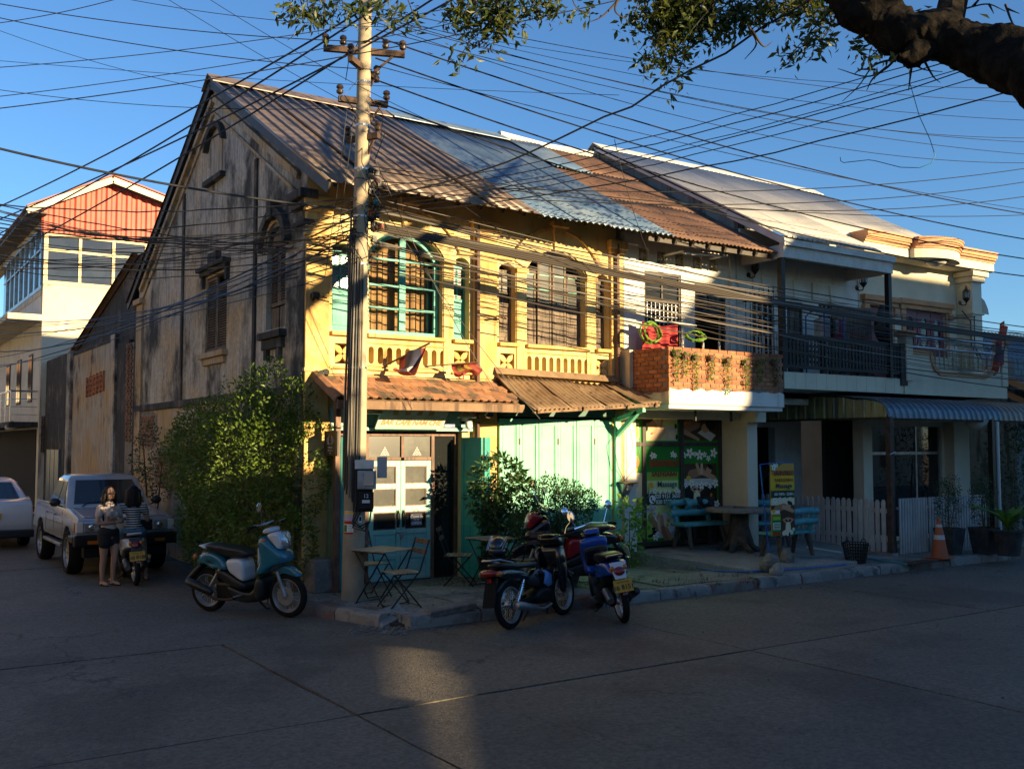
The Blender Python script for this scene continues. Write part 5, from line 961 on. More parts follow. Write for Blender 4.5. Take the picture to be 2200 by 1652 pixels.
for k in range(7):
 x_ = 16.0 + .085 * k; h_ = rn.uniform(.3, .5); mb = MB(); mb.sheet(lambda u, v: (x_ + .02 * sin(u * 9) + .02 * u, 12.72 + .34 * u, 4.70 - h_ * v - .05 * abs(u - .5)), 8, 5)
 tag(mb.build('hung_garment', ['white_dull', 'cloth_white', 'cloth_black', 'sheet_beige', 'white_dull', 'pink', 'lilac'][k], smooth=True, solid=.004, fix=False), ['white shirt hung on the clothes rack beside the blue end', 'off white vest on the clothes rack', 'black shirt on the clothes rack', 'beige cloth on the clothes rack', 'grey white shirt on the clothes rack', 'pink garment on the clothes rack', 'lilac garment on the clothes rack'][k], 'clothing', 'laundry on the clothes rack')
R2 = MB().tube([(16.75, 12.75, 3.45), (16.75, 12.75, 4.42), (16.85, 12.8, 4.46), (17.5, 12.8, 4.32), (17.55, 12.8, 3.45)], .014, 6).build('red_towel_stand', 'red_cloth', smooth=True); tag(R2, 'thin red metal frame standing on the lattice balcony', 'rack')
mb = MB(); mb.sphere((0, 0, 0), (.2, .16, .42), 12, 10); [None for _ in ()]
mb.v = [tuple(V(p) * (1 + .18 * mnoise.noise(V(p) * 6))) for p in mb.v]; o = mb.build('black_sack', 'plastic_black', smooth=True); o.location = onY(1897, 700, 12.8); tag(o, 'bulging black plastic sack hanging by the porch post', 'sack')
MB().prism([(14.42, .2), (17.9, .2), (17.9, 3.2), (14.42, 3.2)], FRONT, 15.0, 15.2, [rect(15.15, 17.05, .3, 2.58)]).build('ground_wall', 'plaster_white', H3); MB().box(14.5, 18, 17.5, 17.6, .2, 3.1).box(14.5, 14.6, 15.2, 17.5, .2, 3.1).box(17.9, 18, 15.2, 17.5, .2, 3.1).box(14.5, 18, 15.2, 17.5, 2.75, 2.85).build('room_wall', 'interior', H3)
MB().box(14.44, 17.9, 13.5, 15.0, 3.12, 3.235).build('soffit', 'plaster_white', H3)
for px_, r_, m_ in ((1606, .055, 'pvc_blue'), (1622, .022, 'pvc_teal')):
 q = onY(px_, 1000, 13.95); tag(MB().tube([(q.x, 13.95, 3.1), (q.x, 13.95, .3)], r_, 10).build('drain_pipe', m_, smooth=True), 'thick blue drain pipe against the white pillar' if r_ > .03 else 'slim teal water pipe next to the thick blue pipe', 'pipe')
lb = onY(1640, 1020, 14.9); mb = MB(); mb.prism([(-.25, .12), (.25, .2), (.2, .1), (-.08, -.22), (-.22, -.2)], FRONT, -.1, .0); o = mb.build('letter_box', 'iron_black'); o.location = (lb.x, 14.98, lb.z); tag(o, 'dark slanted box fixed to the wall behind the banner', 'box')
# == CREAM HOUSE (salmon cornice)
H4 = thing('cream_house', 'cream house with salmon curved cornice and chrome balcony rail', 'house', (18.1, FY_, 0), world=True)
wc = rect(19.62, 21.15, 4.2, 5.22)
MB().prism([(18.02, .1), (22.0, .1), (22.0, 6.3), (18.02, 6.3)], FRONT, FY_, FY_ + .22, [wc, rect(18.35, 19.1, 3.4, 5.2), rect(18.3, 20.9, .2, 2.6)]).build('front_wall', 'plaster_cream', H4); MB().box(21.8, 22.0, FY_ + .22, 22, .1, 7.0).build('side_wall', 'plaster_cream', H4); MB().box(18.1, 21.8, 14.5, 14.6, .1, 6.2).build('interior_partition', 'interior', H4)
MB().box(21.62, 22.02, 13.1, FY_, 3.3, 6.0).box(21.56, 22.08, 13.04, FY_, 5.95, 6.08).box(21.50, 22.14, 12.98, FY_, 6.08, 6.2).box(21.58, 22.06, 13.06, FY_, 5.2, 5.26).build('corner_column', 'plaster_cream', H4, bevel=.015)
def cornice(pr, n=40):
 pts = [(17.55, FY_)]
 pts += [(17.55, 12.98 - pr)] ; x0, x1 = 19.1, 20.75
 pts += [(x0, 12.98 - pr)] + [(x0 + (x1 - x0) * t / 14, 12.86 - pr - .32 * sin(pi * t / 14) ** .8) for t in range(15)] + [(x1, 12.98 - pr), (22.35, 12.98 - pr), (22.35, FY_)]
 return pts
for z0, z1, pr, m_ in ((6.22, 6.42, .0, 'plaster_cream'), (6.42, 6.47, .03, 'paint_salmon'), (6.47, 6.53, .06, 'paint_salmon'), (6.53, 6.62, .10, 'paint_salmon'), (6.62, 6.66, .12, 'paint_salmon')):
 MB().prism(cornice(pr), FLAT, z0, z1).build('cornice', m_, H4)
MB().box(17.6, 22.3, FY_ + .0, 14.2, 6.22, 6.60).build('parapet', 'plaster_cream', H4)
c = onZ(1975, 553, 6.2); LL = thing('ceiling_lamp', 'round glass ceiling lamp under the salmon cornice', 'lamp', (19.95, 12.9, 6.215)); MB().lathe([(.0, -.11), (.12, -.09), (.2, -.04), (.23, 0)], 18).build('lamp_bowl', 'enamel_white', LL, smooth=True); MB().lathe([(.25, -.012), (.25, .0)], 18).build('lamp_rim', 'wood_brown', LL)
def surround(x0, x1, z0, z1):
 [MB().box(x_, x_ + .12, FY_ - .04, FY_ + .01, z0, z1).build('window_jamb', 'paint_salmon', H4, bevel=.008) for x_ in (x0 - .12, x1)]; MB().box(x0 - .2, x1 + .2, FY_ - .07, FY_ + .01, z1 + .002, z1 + .10).box(x0 - .26, x1 + .26, FY_ - .12, FY_ + .01, z1 + .10, z1 + .22).build('window_head', 'paint_salmon', H4, bevel=.012)
 for x_ in (x0 - .24, x1 + .06): MB().box(x_, x_ + .18, FY_ - .1, FY_ + .01, z1 - .16, z1 + .0).build('head_bracket', 'paint_salmon', H4, bevel=.02)
surround(19.62, 21.15, 4.2, 5.22); surround(18.35, 19.1, 3.4, 5.2)
for k in range(3):
 x0 = 19.62 + .51 * k + .012; x1 = x0 + .486; c = (x0 + x1) / 2; hole = [(c + .13 * cos(t * pi / 8) , 4.72 + (.30 if 0 < t < 8 or t > 8 else .30) * sin(t * pi / 8) + (.06 if sin(t * pi / 8) > .99 else 0)) for t in range(16)]
 hole = [(c - .12, 4.5), (c - .06, 4.40), (c + .06, 4.40), (c + .12, 4.5), (c + .12, 4.95), (c + .06, 5.05), (c, 5.08), (c - .06, 5.05), (c - .12, 4.95)]
 D = MB().prism(rect(x0, x1, 4.22, 5.2), FRONT, FY_ + .03, FY_ + .07, [hole]).build('window_leaf', 'door_red', H4, bevel=.004); MB().box(c - .13, c + .13, FY_ + .05, FY_ + .055, 4.39, 5.09).build('pane', 'glass_dark', D)
MB().box(18.36, 19.09, FY_ + .05, FY_ + .09, 3.4, 5.19).build('balcony_door', 'door_red', H4)
U = [(19.0, 4.13), (19.02, 3.98), (19.12, 3.82), (19.3, 3.72), (21.0, 3.72), (21.2, 3.82), (21.3, 3.98), (21.32, 4.13)]
MB().prism([(18.07, 3.23), (21.85, 3.23), (21.85, 4.13), (21.33, 4.13)] + U[::-1][1:-1] + [(18.99, 4.13), (18.07, 4.13)], FRONT, 12.46, 12.58).build('balcony_parapet', 'plaster_cream', H4); MB().box(18.07, 21.85, 12.6, FY_, 3.24, 3.4).build('balcony_slab', 'plaster_cream', H4)
o2 = [(18.93, 4.13), (18.95, 3.95), (19.06, 3.77), (19.28, 3.655), (21.02, 3.655), (21.26, 3.77), (21.37, 3.95), (21.39, 4.13)]
MB().prism(U + o2[::-1], FRONT, 12.42, 12.459).build('opening_trim', 'paint_salmon', H4); MB().box(18.1, 18.92, 12.43, 12.459, 4.06, 4.12).box(18.07, 18.99, 12.44, 12.60, 4.131, 4.16).build('parapet_cap', 'paint_salmon', H4)
for x_, m_ in ((18.1, 0), (21.62, 0)): MB().box(x_, x_ + .22, 12.42, 12.64, 3.5, 4.42).build('parapet_pier', 'plaster_cream', H4, bevel=.01); MB().box(x_ - .05, x_ + .27, 12.37, 12.69, 4.42, 4.54).build('pier_cap', 'paint_salmon', H4, bevel=.02)
CR = MB().tube([(18.34, 12.5, 4.44), (21.6, 12.5, 4.44)], .024, 8).tube([(18.34, 12.5, 4.22), (21.6, 12.5, 4.22)], .024, 8).tube([(19.05, 12.5, 4.16)] + [(p[0] + .04 * (1 if p[0] < 20 else -1), 12.5, p[1] + .05) for p in U[1:-1]] + [(21.27, 12.5, 4.16)], .014, 6).build('chrome_rail', 'steel', H4, smooth=True)
for k in range(9):
 x_ = 18.6 + .34 * k; MB().tube([(x_ + .055 * cos(t * pi / 6), 12.5, 4.33 + .08 * sin(t * pi / 6)) for t in range(13)], .008, 5).build('rail_ring', 'steel', CR, smooth=True)
for k in range(13):
 x_ = 19.2 + .16 * k; zb = 3.79 if .1 < (x_ - 19.05) and x_ < 21.1 else 3.9
 MB().tube([(x_, 12.5, 4.2), (x_, 12.5, 4.08), (x_, 12.5, 4.03), (x_, 12.5, 3.97), (x_, 12.5, 3.9), (x_, 12.5, 3.86), (x_, 12.5, zb)], [.008, .008, .024, .01, .03, .009, .008], 6).build('baluster', 'steel' if k % 2 else 'sheet_yellow', CR, smooth=True)
mb = MB(); sa = [[(x_, 13.9 + d * .0, 5.62 - d) for d in (0,)] for x_ in (0,)]; mb.loft([[(22.05 + .55 * sin(t * pi / 12), y_, 5.72 - .42 * (1 - cos(t * pi / 12))) for t in range(7)] for y_ in (13.3, 14.9)], cap=False, closed=False); mb.build('side_awning', 'sheet_beige', H4, solid=.02, fix=False, smooth=True)
MB().prism([(22.05, 5.30), (22.62, 5.28), (22.58, 5.42), (22.45, 5.6), (22.25, 5.7), (22.05, 5.72)], FRONT, 13.29, 13.30).build('awning_end', 'sheet_beige', H4)
PF = MB().tube([onY(2067, 668, 12.7), onY(2085, 690, 12.7), onY(2087, 742, 12.7), onY(2100, 765, 12.7)], .014, 6).tube([onY(2020, 688, 12.7), onY(2095, 680, 12.7)], .014, 6).tube([onY(2093, 680, 12.7), onY(2094, 745, 12.7), onY(2108, 768, 12.7)], .014, 6).build('antenna_frame', 'iron_rust', smooth=True); tag(PF, 'bent rusty pipe frame standing on the chrome railed balcony', 'frame')
a = onY(2150, 802, 12.2); b = onY(2157, 690, 12.2); f3 = thing('national_flag', 'red and blue flag with white disc drooping beside the cream balcony pier', 'flag', a, world=True); MB().tube([a, b], .014, 6).build('staff', 'wood_fascia', f3)
mb = MB(); n = 24; mb.sheet(lambda u, v: a.lerp(b, 1 - .8 * u) + V((-.55 * v * (.1 + u) + .30 * v * v * u + .02 * sin(v * 14), .10 * sin(v * 10 + u * 3), -.30 * v)), n, n); mb.m = [1 if .27 < (i % n) / n < .73 else 0 for i in range(n * n)]
for i in range(n * n):
 u, v = (i % n) / n - .5, (i // n) / n - .5
 if u * u + v * v < .03: mb.m[i] = 2
mb.build('cloth', ['flag_red', 'flag_blue', 'flag_white'], f3, smooth=True, solid=.002, fix=False, ang=180)
SG = MB()
for x_ in (18.3, 19.15, 20.0, 20.86): SG.box(x_, x_ + .05, 13.56, 13.62, .2, 2.6)
SG.box(18.3, 20.9, 13.562, 13.618, 1.98, 2.04).build('glazed_front', 'alu', H4)
for x_ in (18.35, 19.2, 20.05): MB().box(x_, x_ + .8, 13.58, 13.586, .2, 2.6).build('pane', 'glass_dark', H4)
[MB().box(x_, x_ + .3, 13.25, FY_, .1, 3.2).build('ground_pillar', 'plaster_cream', H4, bevel=.01) for x_ in (21.0, 17.75)]
# == METAL CANOPY over the yard
CN = thing('metal_canopy', 'curved ribbed metal canopy with yellowish side panels over the fenced yard', 'canopy', (16.35, 11.62, 0), world=True)
prof = [(13.5, 3.20), (12.6, 3.13), (12.15, 3.09), (11.95, 3.05), (11.80, 2.98), (11.70, 2.88), (11.66, 2.78), (11.65, 2.70)]
def can(x0, x1, m_, name):
 us = []; k = 0; x_ = x0
 while x_ < x1 - .01: us += [(x_, 0), (x_ + .02, .028), (x_ + .06, .028), (x_ + .08, 0)]; x_ += .20
 us.append((x1, 0)); secs = []
 for i, (y_, z_) in enumerate(prof):
  a = V(prof[max(i - 1, 0)]); b = V(prof[min(i + 1, len(prof) - 1)]); t = (b - a).normalized(); nn = V((t.y, -t.x))
  if nn.y < 0 and nn.x > 0: nn = -nn
  if i < 3 and nn.y < 0: nn = -nn
  secs.append([(u, y_ + nn.x * h, z_ + nn.y * h) for u, h in us])
 MB().loft(secs, cap=False, closed=False).build(name, m_, CN, solid=.004, fix=False)
for k in range(4): can(16.36 + .97 * k, 16.36 + .97 * (k + 1), 'sheet_bluegrey', 'canopy_sheet')
for k in range(3): can(20.26 + 1.0 * k, 20.26 + 1.0 * (k + 1), 'sheet_beige', 'canopy_sheet')
zt = lambda y: 3.20 + .07 * (y - 13.5) if y > 12.6 else (3.08 if y > 12.1 else 3.04 if y > 11.9 else 2.95)
for k in range(13):
 y0 = 11.68 + .235 * k; y1 = y0 + .235; mb = MB(); zz = [zt(y0) - .02, zt(y1) - .02]
 mb.loft([[(16.35 - h, y0 + (y1 - y0) * f, 2.72 + .012 * k * 0) for f, h in ((0, 0), (.08, .02), (.18, .02), (.26, 0), (1, 0))], [(16.35 - h, y0 + (y1 - y0) * f, zz[0] + (zz[1] - zz[0]) * f) for f, h in ((0, 0), (.08, .02), (.18, .02), (.26, 0), (1, 0))]], cap=False, closed=False)
 mb.build('side_panel', 'sheet_yellow', CN, solid=.003, fix=False)
MB().box(16.36, 23.2, 11.68, 11.74, 2.66, 2.74).build('canopy_beam', 'iron_rust', CN); MB().box(16.37, 16.42, 11.74, 14.7, 2.68, 2.74).build('canopy_beam', 'iron_rust', CN)
MB().box(16.30, 16.40, 11.58, 11.68, .1, 2.72).build('canopy_post', 'iron_rust', CN); MB().box(16.40, 16.46, 11.60, 11.66, .1, 2.66).build('canopy_post', 'iron_black', CN); MB().box(19.7, 19.8, 11.58, 11.68, .1, 2.72).build('canopy_post', 'iron_black', CN)
MB().tube([(16.28, 11.57, 2.02), (16.42, 11.56, 2.06), (16.47, 11.6, 2.03)], .012, 5).build('tied_rag', 'white_dull', CN)
tag(MB().tube([(19.95, 11.62, 2.68), (19.95, 11.62, .2)], .04, 10).build('rain_pipe', 'pvc_white', smooth=True), 'white plastic rain pipe at the end of the canopy', 'pipe')
o = MB().lathe([(.0, -.16), (.12, -.13), (.22, -.05), (.26, .05)], 16).build('hanging_bowl', 'white_dull', smooth=True); o.location = onY(2098, 908, 11.9); tag(o, 'white frayed hanging basket under the canopy', 'basket')
FN = thing('picket_fence', 'off white picket fence along the side of the yard', 'fence', (16.3, 11.8, .1), world=True); f0 = None
MB().box(16.33, 16.36, 11.7, 14.9, .42, .5).box(16.33, 16.36, 11.7, 14.9, .92, 1.0).build('rail', 'picket_white', FN)
for k in range(24):
 y_ = 11.76 + .128 * k
 if f0 is None: f0 = MB().prism([(-.045, 0), (.045, 0), (.045, .92), (.02, .97), (-.02, .97), (-.045, .92)], SIDE, -.012, .012).build('picket', 'picket_white', FN, bevel=.004); f0.location = (16.31, y_, .2)
 else: piece(f0, 'picket', FN, (16.31 + random.uniform(-.006, .006), y_, .2 + random.uniform(-.012, .012)), (random.uniform(-.012, .012), 0, 0))
MB().box(16.27, 16.45, 11.55, 15, .0, .19).build('fence_footing', 'slab_concrete', FN)
for x0, x1, n_, lab in ((16.52, 17.42, 11, 'white slatted metal gate leaf beside the canopy post'), (17.45, 19.4, 22, 'white slatted metal gate leaf behind the potted shrubs')):
 GT = thing('yard_gate', lab, 'gate', (x0, 11.6, .15), world=True, group='white gate leaves'); MB().box(x0, x1, 11.61, 11.64, .28, .33).box(x0, x1, 11.61, 11.64, .98, 1.03).build('gate_rail', 'picket_white', GT); f0 = None
 for k in range(n_):
  x_ = x0 + .04 + k * (x1 - x0 - .08) / (n_ - 1)
  if f0 is None: f0 = MB().lathe([(.024, 0), (.024, 1.02), (.018, 1.03)], 8).build('gate_bar', 'picket_white', GT, smooth=True); f0.location = (x_, 11.585, .16)
  else: piece(f0, 'gate_bar', GT, (x_, 11.585, .16))
H5 = thing('neighbour_house', 'blue grey neighbouring house with brown rafters past the cream house', 'house', (24.5, 13.5, 0), world=True)
MB().box(24.2, 34, 13.6, 20, .0, 4.3).build('wall', 'render_aqua', H5)
mb = MB(); corrsheet(mb, (23.6, 12.4, 3.3), (36, 12.4, 3.3), (23.6, 17, 5.6), (36, 17, 5.6), .2, .02, 'trap'); mb.build('roof', 'sheet_bluegrey', H5, solid=.004, fix=False); MB().bar((23.62, 12.3, 3.2), (23.62, 17, 5.55), .06, .16).bar((23.9, 12.3, 2.8), (23.9, 17, 5.1), .06, .14).build('barge_board', 'paint_salmon', H5)
# == RED GABLED HOUSE and the walls of the side street
H6 = thing('red_gabled_house', 'stained cream house with red corrugated gable and ribbon windows', 'house', (5.3, 34.8, 0), world=True)
RY, RX = 34.77, 5.3
MB().box(RX, 14, RY, RY + .3, 0, 7.33).build('front_wall', 'plaster_stained', H6); MB().box(RX, RX + .3, RY + .3, 52, 0, 7.0).build('side_wall', 'plaster_white', H6)
MB().box(RX + .3, 14, RY + 3, RY + 3.2, 3, 9).build('interior_partition', 'interior', H6)
mats_y = 'sheet_yellow'; mat('frame_cream', (.62, .47, .22), .5)
FR = MB().box(RX, 10.2, RY, RY + .1, 7.34, 7.46).box(RX, 10.2, RY, RY + .1, 8.92, 9.0).box(RX + .12, 10.2, RY + .01, RY + .09, 8.42, 8.50).build('window_band', 'frame_cream', H6)
for k, x_ in enumerate((RX, 6.34, 7.38, 8.42, 9.46)): 
 w_ = .12 if k == 0 else .09; MB().box(x_, x_ + w_, RY - .012, RY + .099, 7.46, 8.92).build('window_post', 'frame_cream', FR)
 MB().box(x_ + w_, x_ + 1.04, RY + .04, RY + .05, 7.46, 8.42).build('pane', 'glass_tinted', FR); MB().box(x_ + w_, x_ + 1.04, RY + .04, RY + .05, 8.50, 8.92).build('pane', 'glass_tinted', FR)
ap = (7.25, 10.95)
mb = MB(); us = []; x_ = RX - .1
while x_ < 10.4: us += [(x_, 0), (x_ + .06, .05), (x_ + .16, .05), (x_ + .22, 0)]; x_ += .32
zt = lambda x: ap[1] - .14 - .50 * abs(x - ap[0]) if x < ap[0] else ap[1] - .14 - .26 * (x - ap[0])
mb.loft([[(x, RY - .02 - h, 9.0) for x, h in us], [(x, RY - .02 - h, max(9.02, zt(x))) for x, h in us]], cap=False, closed=False); mb.build('gable_cladding', 'roof_red', H6, fix=False, solid=.01)
for a, b in (((4.7, 9.60), ap), ((10.6, 10.08), ap)):
 MB().bar((a[0], RY - .45, a[1] - .05), (b[0], RY - .45, b[1] - .05), .05, .20).build('barge_board', 'plaster_cream', H6); mb = MB(); mb.loft([[(a[0], y_, a[1] + .08), (b[0], y_, b[1] + .08), (b[0], y_, b[1] + .12), (a[0], y_, a[1] + .12)] for y_ in (RY - .55, 50)]); mb.build('roof', 'roof_red', H6)
MB().box(4.75, RX, RY - .4, 50, 9.5, 9.56).build('eave_soffit', 'wood_dark', H6)
SW = MB().box(RX - .03, RX + .1, RY + .2, 44, 7.2, 7.32).box(RX - .03, RX + .1, RY + .2, 44, 9.2, 9.3).box(RX - .03, RX + .1, RY + .2, 44, 8.5, 8.56).build('side_window_band', 'alu', H6)
for k in range(8): y_ = RY + .3 + 1.15 * k; MB().box(RX - .04, RX + .09, y_, y_ + .08, 7.32, 9.2).build('window_post', 'alu', SW); MB().box(RX + .02, RX + .03, y_ + .08, y_ + 1.15, 7.32, 8.5).build('pane', 'mirror' if 0 else 'glass_tinted', SW); MB().box(RX + .02, RX + .03, y_ + .08, y_ + 1.15, 8.56, 9.2).build('pane', 'glass_tinted', SW)
MB().box(RX - .02, RX + .29, RY + .3, 52, 7.0, 7.19).box(RX, RX + .29, RY + .3, 52, 9.31, 9.5).build('side_wall_upper', 'plaster_stained', H6); MB().box(4.3, RX, RY + .0, 50, 6.15, 6.35).build('balcony_slab', 'plaster_stained', H6, bevel=.02)
for y_, w_ in ((36.3, .8), (38.8, .9), (41.5, .9)):
 W_ = MB(); W_.box(RX - .03, RX - .002, y_, y_ + w_, 3.6, 5.2); W_ = W_.build('side_window', 'wood_dark', H6)
 for k in range(2): MB().box(RX - .04, RX - .031, y_ + .05 + k * w_ / 2, y_ + w_ / 2 - .02 + k * w_ / 2, 3.68, 5.12).build('pane', 'glass_tinted', W_)
MB().box(4.45, RX - .01, 35.0, 48, 2.75, 2.92).build('lower_balcony', 'plaster_black', H6); RLB = MB().tube([(4.5, 35.1, 3.9), (4.5, 47, 3.9)], .03, 6).tube([(4.5, 35.1, 3.9), (5.28, 35.1, 3.9)], .03, 6).build('balcony_rail', 'steel', H6, smooth=True)
for k in range(11): y_ = 35.1 + 1.1 * k; MB().tube([(4.5, y_, 2.9), (4.5, y_, 3.9)], .022, 6).build('rail_post', 'steel', RLB)
for z in (3.15, 3.4, 3.65): MB().tube([(5.28, 35.1, z), (4.5, 35.1, z), (4.5, 47, z)], .014, 5).build('rail_bar', 'steel', RLB)
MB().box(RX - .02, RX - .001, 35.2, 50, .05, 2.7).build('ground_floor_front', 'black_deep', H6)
AWL = thing('side_street_wall', 'tall mouldy plaster wall behind the corner house along the side street', 'wall', (5.5, 24, 0), world=True)
MB().box(5.52, 5.75, 25.45, 31.1, 0, 4.72).build('plaster_section', 'plaster_orange', AWL); MB().box(5.50, 5.76, 25.40, 31.2, 4.72, 4.80).build('coping', 'plaster_black', AWL); MB().box(5.50, 5.75, 23.95, 25.44, 0, 4.62).build('black_section', 'plaster_black', AWL); MB().box(5.46, 5.75, 31.11, 34.7, 0, 4.85).build('far_section', 'plaster_black', AWL)
MB().box(5.44, 5.75, 25.1, 25.6, 0, 4.85).box(5.43, 5.75, 30.6, 31.1, 0, 4.95).build('wall_pier', 'plaster_mould', AWL); MB().box(5.45, 5.75, 23.3, 23.94, 0, 4.5).build('brick_pier', 'mortar', AWL); f0 = None; rn = random.Random(2)
for r_ in range(30):
 for k in range(2):
  q = (5.44, 23.45 + .3 * k + (.08 if r_ % 2 else 0), 2.3 + r_ * .074)
  if f0 is None: f0 = MB().cbox((0, 0, 0), (.03, .22, .058)).build('brick', 'brick_old', AWL); f0.location = q
  else: piece(f0, 'brick', AWL, q)
for k in range(5):
 v = onX(190 + 7.4 * k, 832 - 3.2 * k, 5.5); B_ = MB(); 
 for a_ in range(4): B_.cbox((5.5, v.y, v.z + (a_ - 1.5) * .13), (.05, .34, .035), (0, 0, 0))
 B_.box(5.47, 5.52, v.y - .19, v.y - .15, v.z - .26, v.z + .26).box(5.47, 5.52, v.y + .15, v.y + .19, v.z - .26, v.z + .26).bar((5.49, v.y - .15, v.z - .2), (5.49, v.y + .15, v.z + .2), .03, .03).bar((5.49, v.y + .15, v.z - .2), (5.49, v.y - .15, v.z + .2), .03, .03).build('vent_block', 'brick', AWL)
for y_, h_ in ((31.9, 2.05), (32.6, 2.05), (33.3, 2.05)): MB().box(5.40, 5.46, y_, y_ + .62, .05, h_).build('metal_door', 'sheet_bluegrey', AWL)
LA = thing('rear_annex', 'dark corrugated lean-to roof rising behind the side street wall', 'shed', (5.8, 24, 0), world=True); e0, e1 = onX(150, 752, 5.5), onX(262, 648, 5.5)
mb = MB(); corrsheet(mb, (5.42, e0.y, 4.75), (11, e0.y, 4.75), (5.42, e1.y - 1.2, 6.55), (11, e1.y - 1.2, 6.55), .2, .03, 'sine'); mb.build('roof', 'roof_rust', LA, solid=.01, fix=False); MB().prism([(23.3, 4.3), (e0.y, 4.3), (e0.y, 4.70), (e1.y - 1.2, 6.5), (23.3, 6.5)], SIDE, 5.6, 5.7).build('end_wall', 'plaster_black', LA)
LD = thing('wall_ladder', 'short rusty ladder rack fixed on the black wall', 'ladder', (5.3, 34, 2), world=True)
for y_ in (34.35, 34.75): MB().bar((5.38, y_, 1.95), (5.38, y_, 3.1), .04, .04).build('rail', 'iron_rust', LD)
for k in range(6): MB().bar((5.36, 34.36, 2.0 + .2 * k), (5.36, 34.74, 2.0 + .2 * k), .03, .03).build('rung', 'iron_rust', LD)
c = onX(24, 918, 4.6); o = MB().lathe([(.0, -.1), (.16, -.08), (.2, 0), (.14, .1), (.04, .22)], 12).build('street_lamp_head', 'white_dull', smooth=True); o.location = c; tag(o, 'pale bell shaped lamp hanging below the steel balcony rail', 'lamp')
FH5 = thing('far_street_house', 'plain pale house far down the side street', 'house', (0, 70, 0), world=True); MB().box(-9, 5, 70, 76, 0, 6).build('wall', 'plaster_stained', FH5); MB().prism([(-9.6, 6), (5.6, 6), (-2, 9)], FRONT, 69.5, 76).build('roof', 'roof_rust', FH5)
# == UTILITY POLE AND OVERHEAD CABLES
PB = V((5.70, 12.23, .12)); PL = lambda z: V((5.70 + .012 * (z - .12), 12.23 - .003 * (z - .12), z))
UP = thing('utility_pole', 'tall concrete utility pole with meter boxes and many cables', 'pole', PB, world=True)
MB().tube([PL(z) for z in (.1, 1.5, 3.2, 3.22, 6, 9.6)], [.148, .14, .13, .118, .10, .08], 20).build('shaft', 'concrete_pole', UP, smooth=True)
MB().lathe([(.30, .0), (.27, .03), (.18, .05)], 14, Matrix.Translation((PB.x, PB.y, .12))).build('footing', 'slab_concrete', UP)
for z in (2.0, 3.21, 4.6, 5.25, 5.9, 6.5, 7.1): MB().lathe([(.155 - .0085 * z, 0), (.155 - .0085 * z, .025)], 16, Matrix.Translation(PL(z)), cap=False).build('steel_band', 'steel', UP)
def spool(mb, p, d=(0, 0, 1), s=1.): mb.lathe([(.018 * s, -.07 * s), (.045 * s, -.05 * s), (.05 * s, -.02 * s), (.028 * s, 0), (.05 * s, .02 * s), (.045 * s, .05 * s), (.018 * s, .07 * s)], 10, frameT(p, V(d).orthogonal(), V(d).cross(V(d).orthogonal())))
CA = [(7.55, (.9, -.35), .55), (7.3, (.75, .6), .42), (6.85, (.95, -.2), .34), (6.35, (.5, -.85), .26)]
for z, d, L_ in CA:
 d = V((d[0], d[1], 0)).normalized(); p = PL(z); CR_ = MB().bar(p - d * L_, p + d * L_, .07, .08).build('crossarm', 'iron_rust', UP)
 for s_ in ((-1, -.55, .55, 1) if z > 7.4 else (-1, 1)): mb = MB(); spool(mb, p + d * L_ * s_ * .95 + V((0, 0, .13))); mb.tube([p + d * L_ * s_ * .95, p + d * L_ * s_ * .95 + V((0, 0, .2))], .012, 5); mb.build('insulator', 'porcelain', CR_, smooth=True)
 MB().bar(p + d * L_ * .7 - V((0, 0, .04)), p - V((0, 0, .4)), .03, .03).build('arm_brace', 'iron_rust', CR_)
for k in range(5):                                          # spool rack on the street side
 z = 5.72 - .16 * k + (.02 if k > 2 else 0); p = PL(z) + V((.10, -.10, 0)); mb = MB(); spool(mb, p + V((.05, -.04, 0)), (.6, -.5, .4), .9); mb.tube([PL(z), p + V((.1, -.08, 0))], .014, 5); mb.build('spool_insulator', 'porcelain', UP, smooth=True)
rn = random.Random(31)
for k in range(9):                                          # cables running down the shaft
 a_ = R(150 + 14 * k); off = V((cos(a_), sin(a_), 0)); MB().tube([PL(z) + off * (.155 - .0085 * z + .014 + .02 * rn.random()) for z in (5.4 - .1 * k, 4.5, 3.6, 2.9, 2.2, 1.75 - .05 * k)], .013, 5).build('riser_cable', ['cable_black', 'cable_grey', 'cable_black', 'cable_brown'][k % 4], UP, smooth=True)
for k in range(10):                                         # loops of slack at the cable knot
 z = rn.uniform(4.6, 6.1); r_ = rn.uniform(.08, .22); c = PL(z) + V((rn.uniform(-.1, .2), rn.uniform(-.22, -.08), 0)); MB().tube([c + V((r_ * cos(t * .7) * rn.uniform(.9, 1.1), .05 * sin(t), r_ * .9 * sin(t * .7))) for t in range(9)], .006, 4).build('slack_loop', 'cable_black', UP)
for k in range(8):
 z = rn.uniform(4.9, 8.2); a_ = rn.uniform(0, 6.28); q = PL(z); MB().tube([q + V((.1 * cos(a_), .1 * sin(a_), 0)), q + V((.3 * cos(a_), .3 * sin(a_), -.25)), q + V((.25 * cos(a_ + .8), .25 * sin(a_ + .8), -.6))], .006, 4).build('slack_loop', 'cable_black', UP)
sp = [(c_, rn.random()) for c_ in range(14)]
for c_, t in sp: z = 4.9 + 1.0 * t; p = PL(z) + V((.13, -.12, 0)) * rn.uniform(.7, 1.6); MB().box(p.x - .03, p.x + .03, p.y - .02, p.y + .02, z - .03, z + .04).build('cable_clamp', 'iron_black' if c_ > 2 else ('cone_orange' if c_ else 'pvc_teal'), UP)
fd = V((-.45, -.89, 0)).normalized(); sd = V((-fd.y, fd.x, 0)); sd = -sd if sd.x < 0 else sd
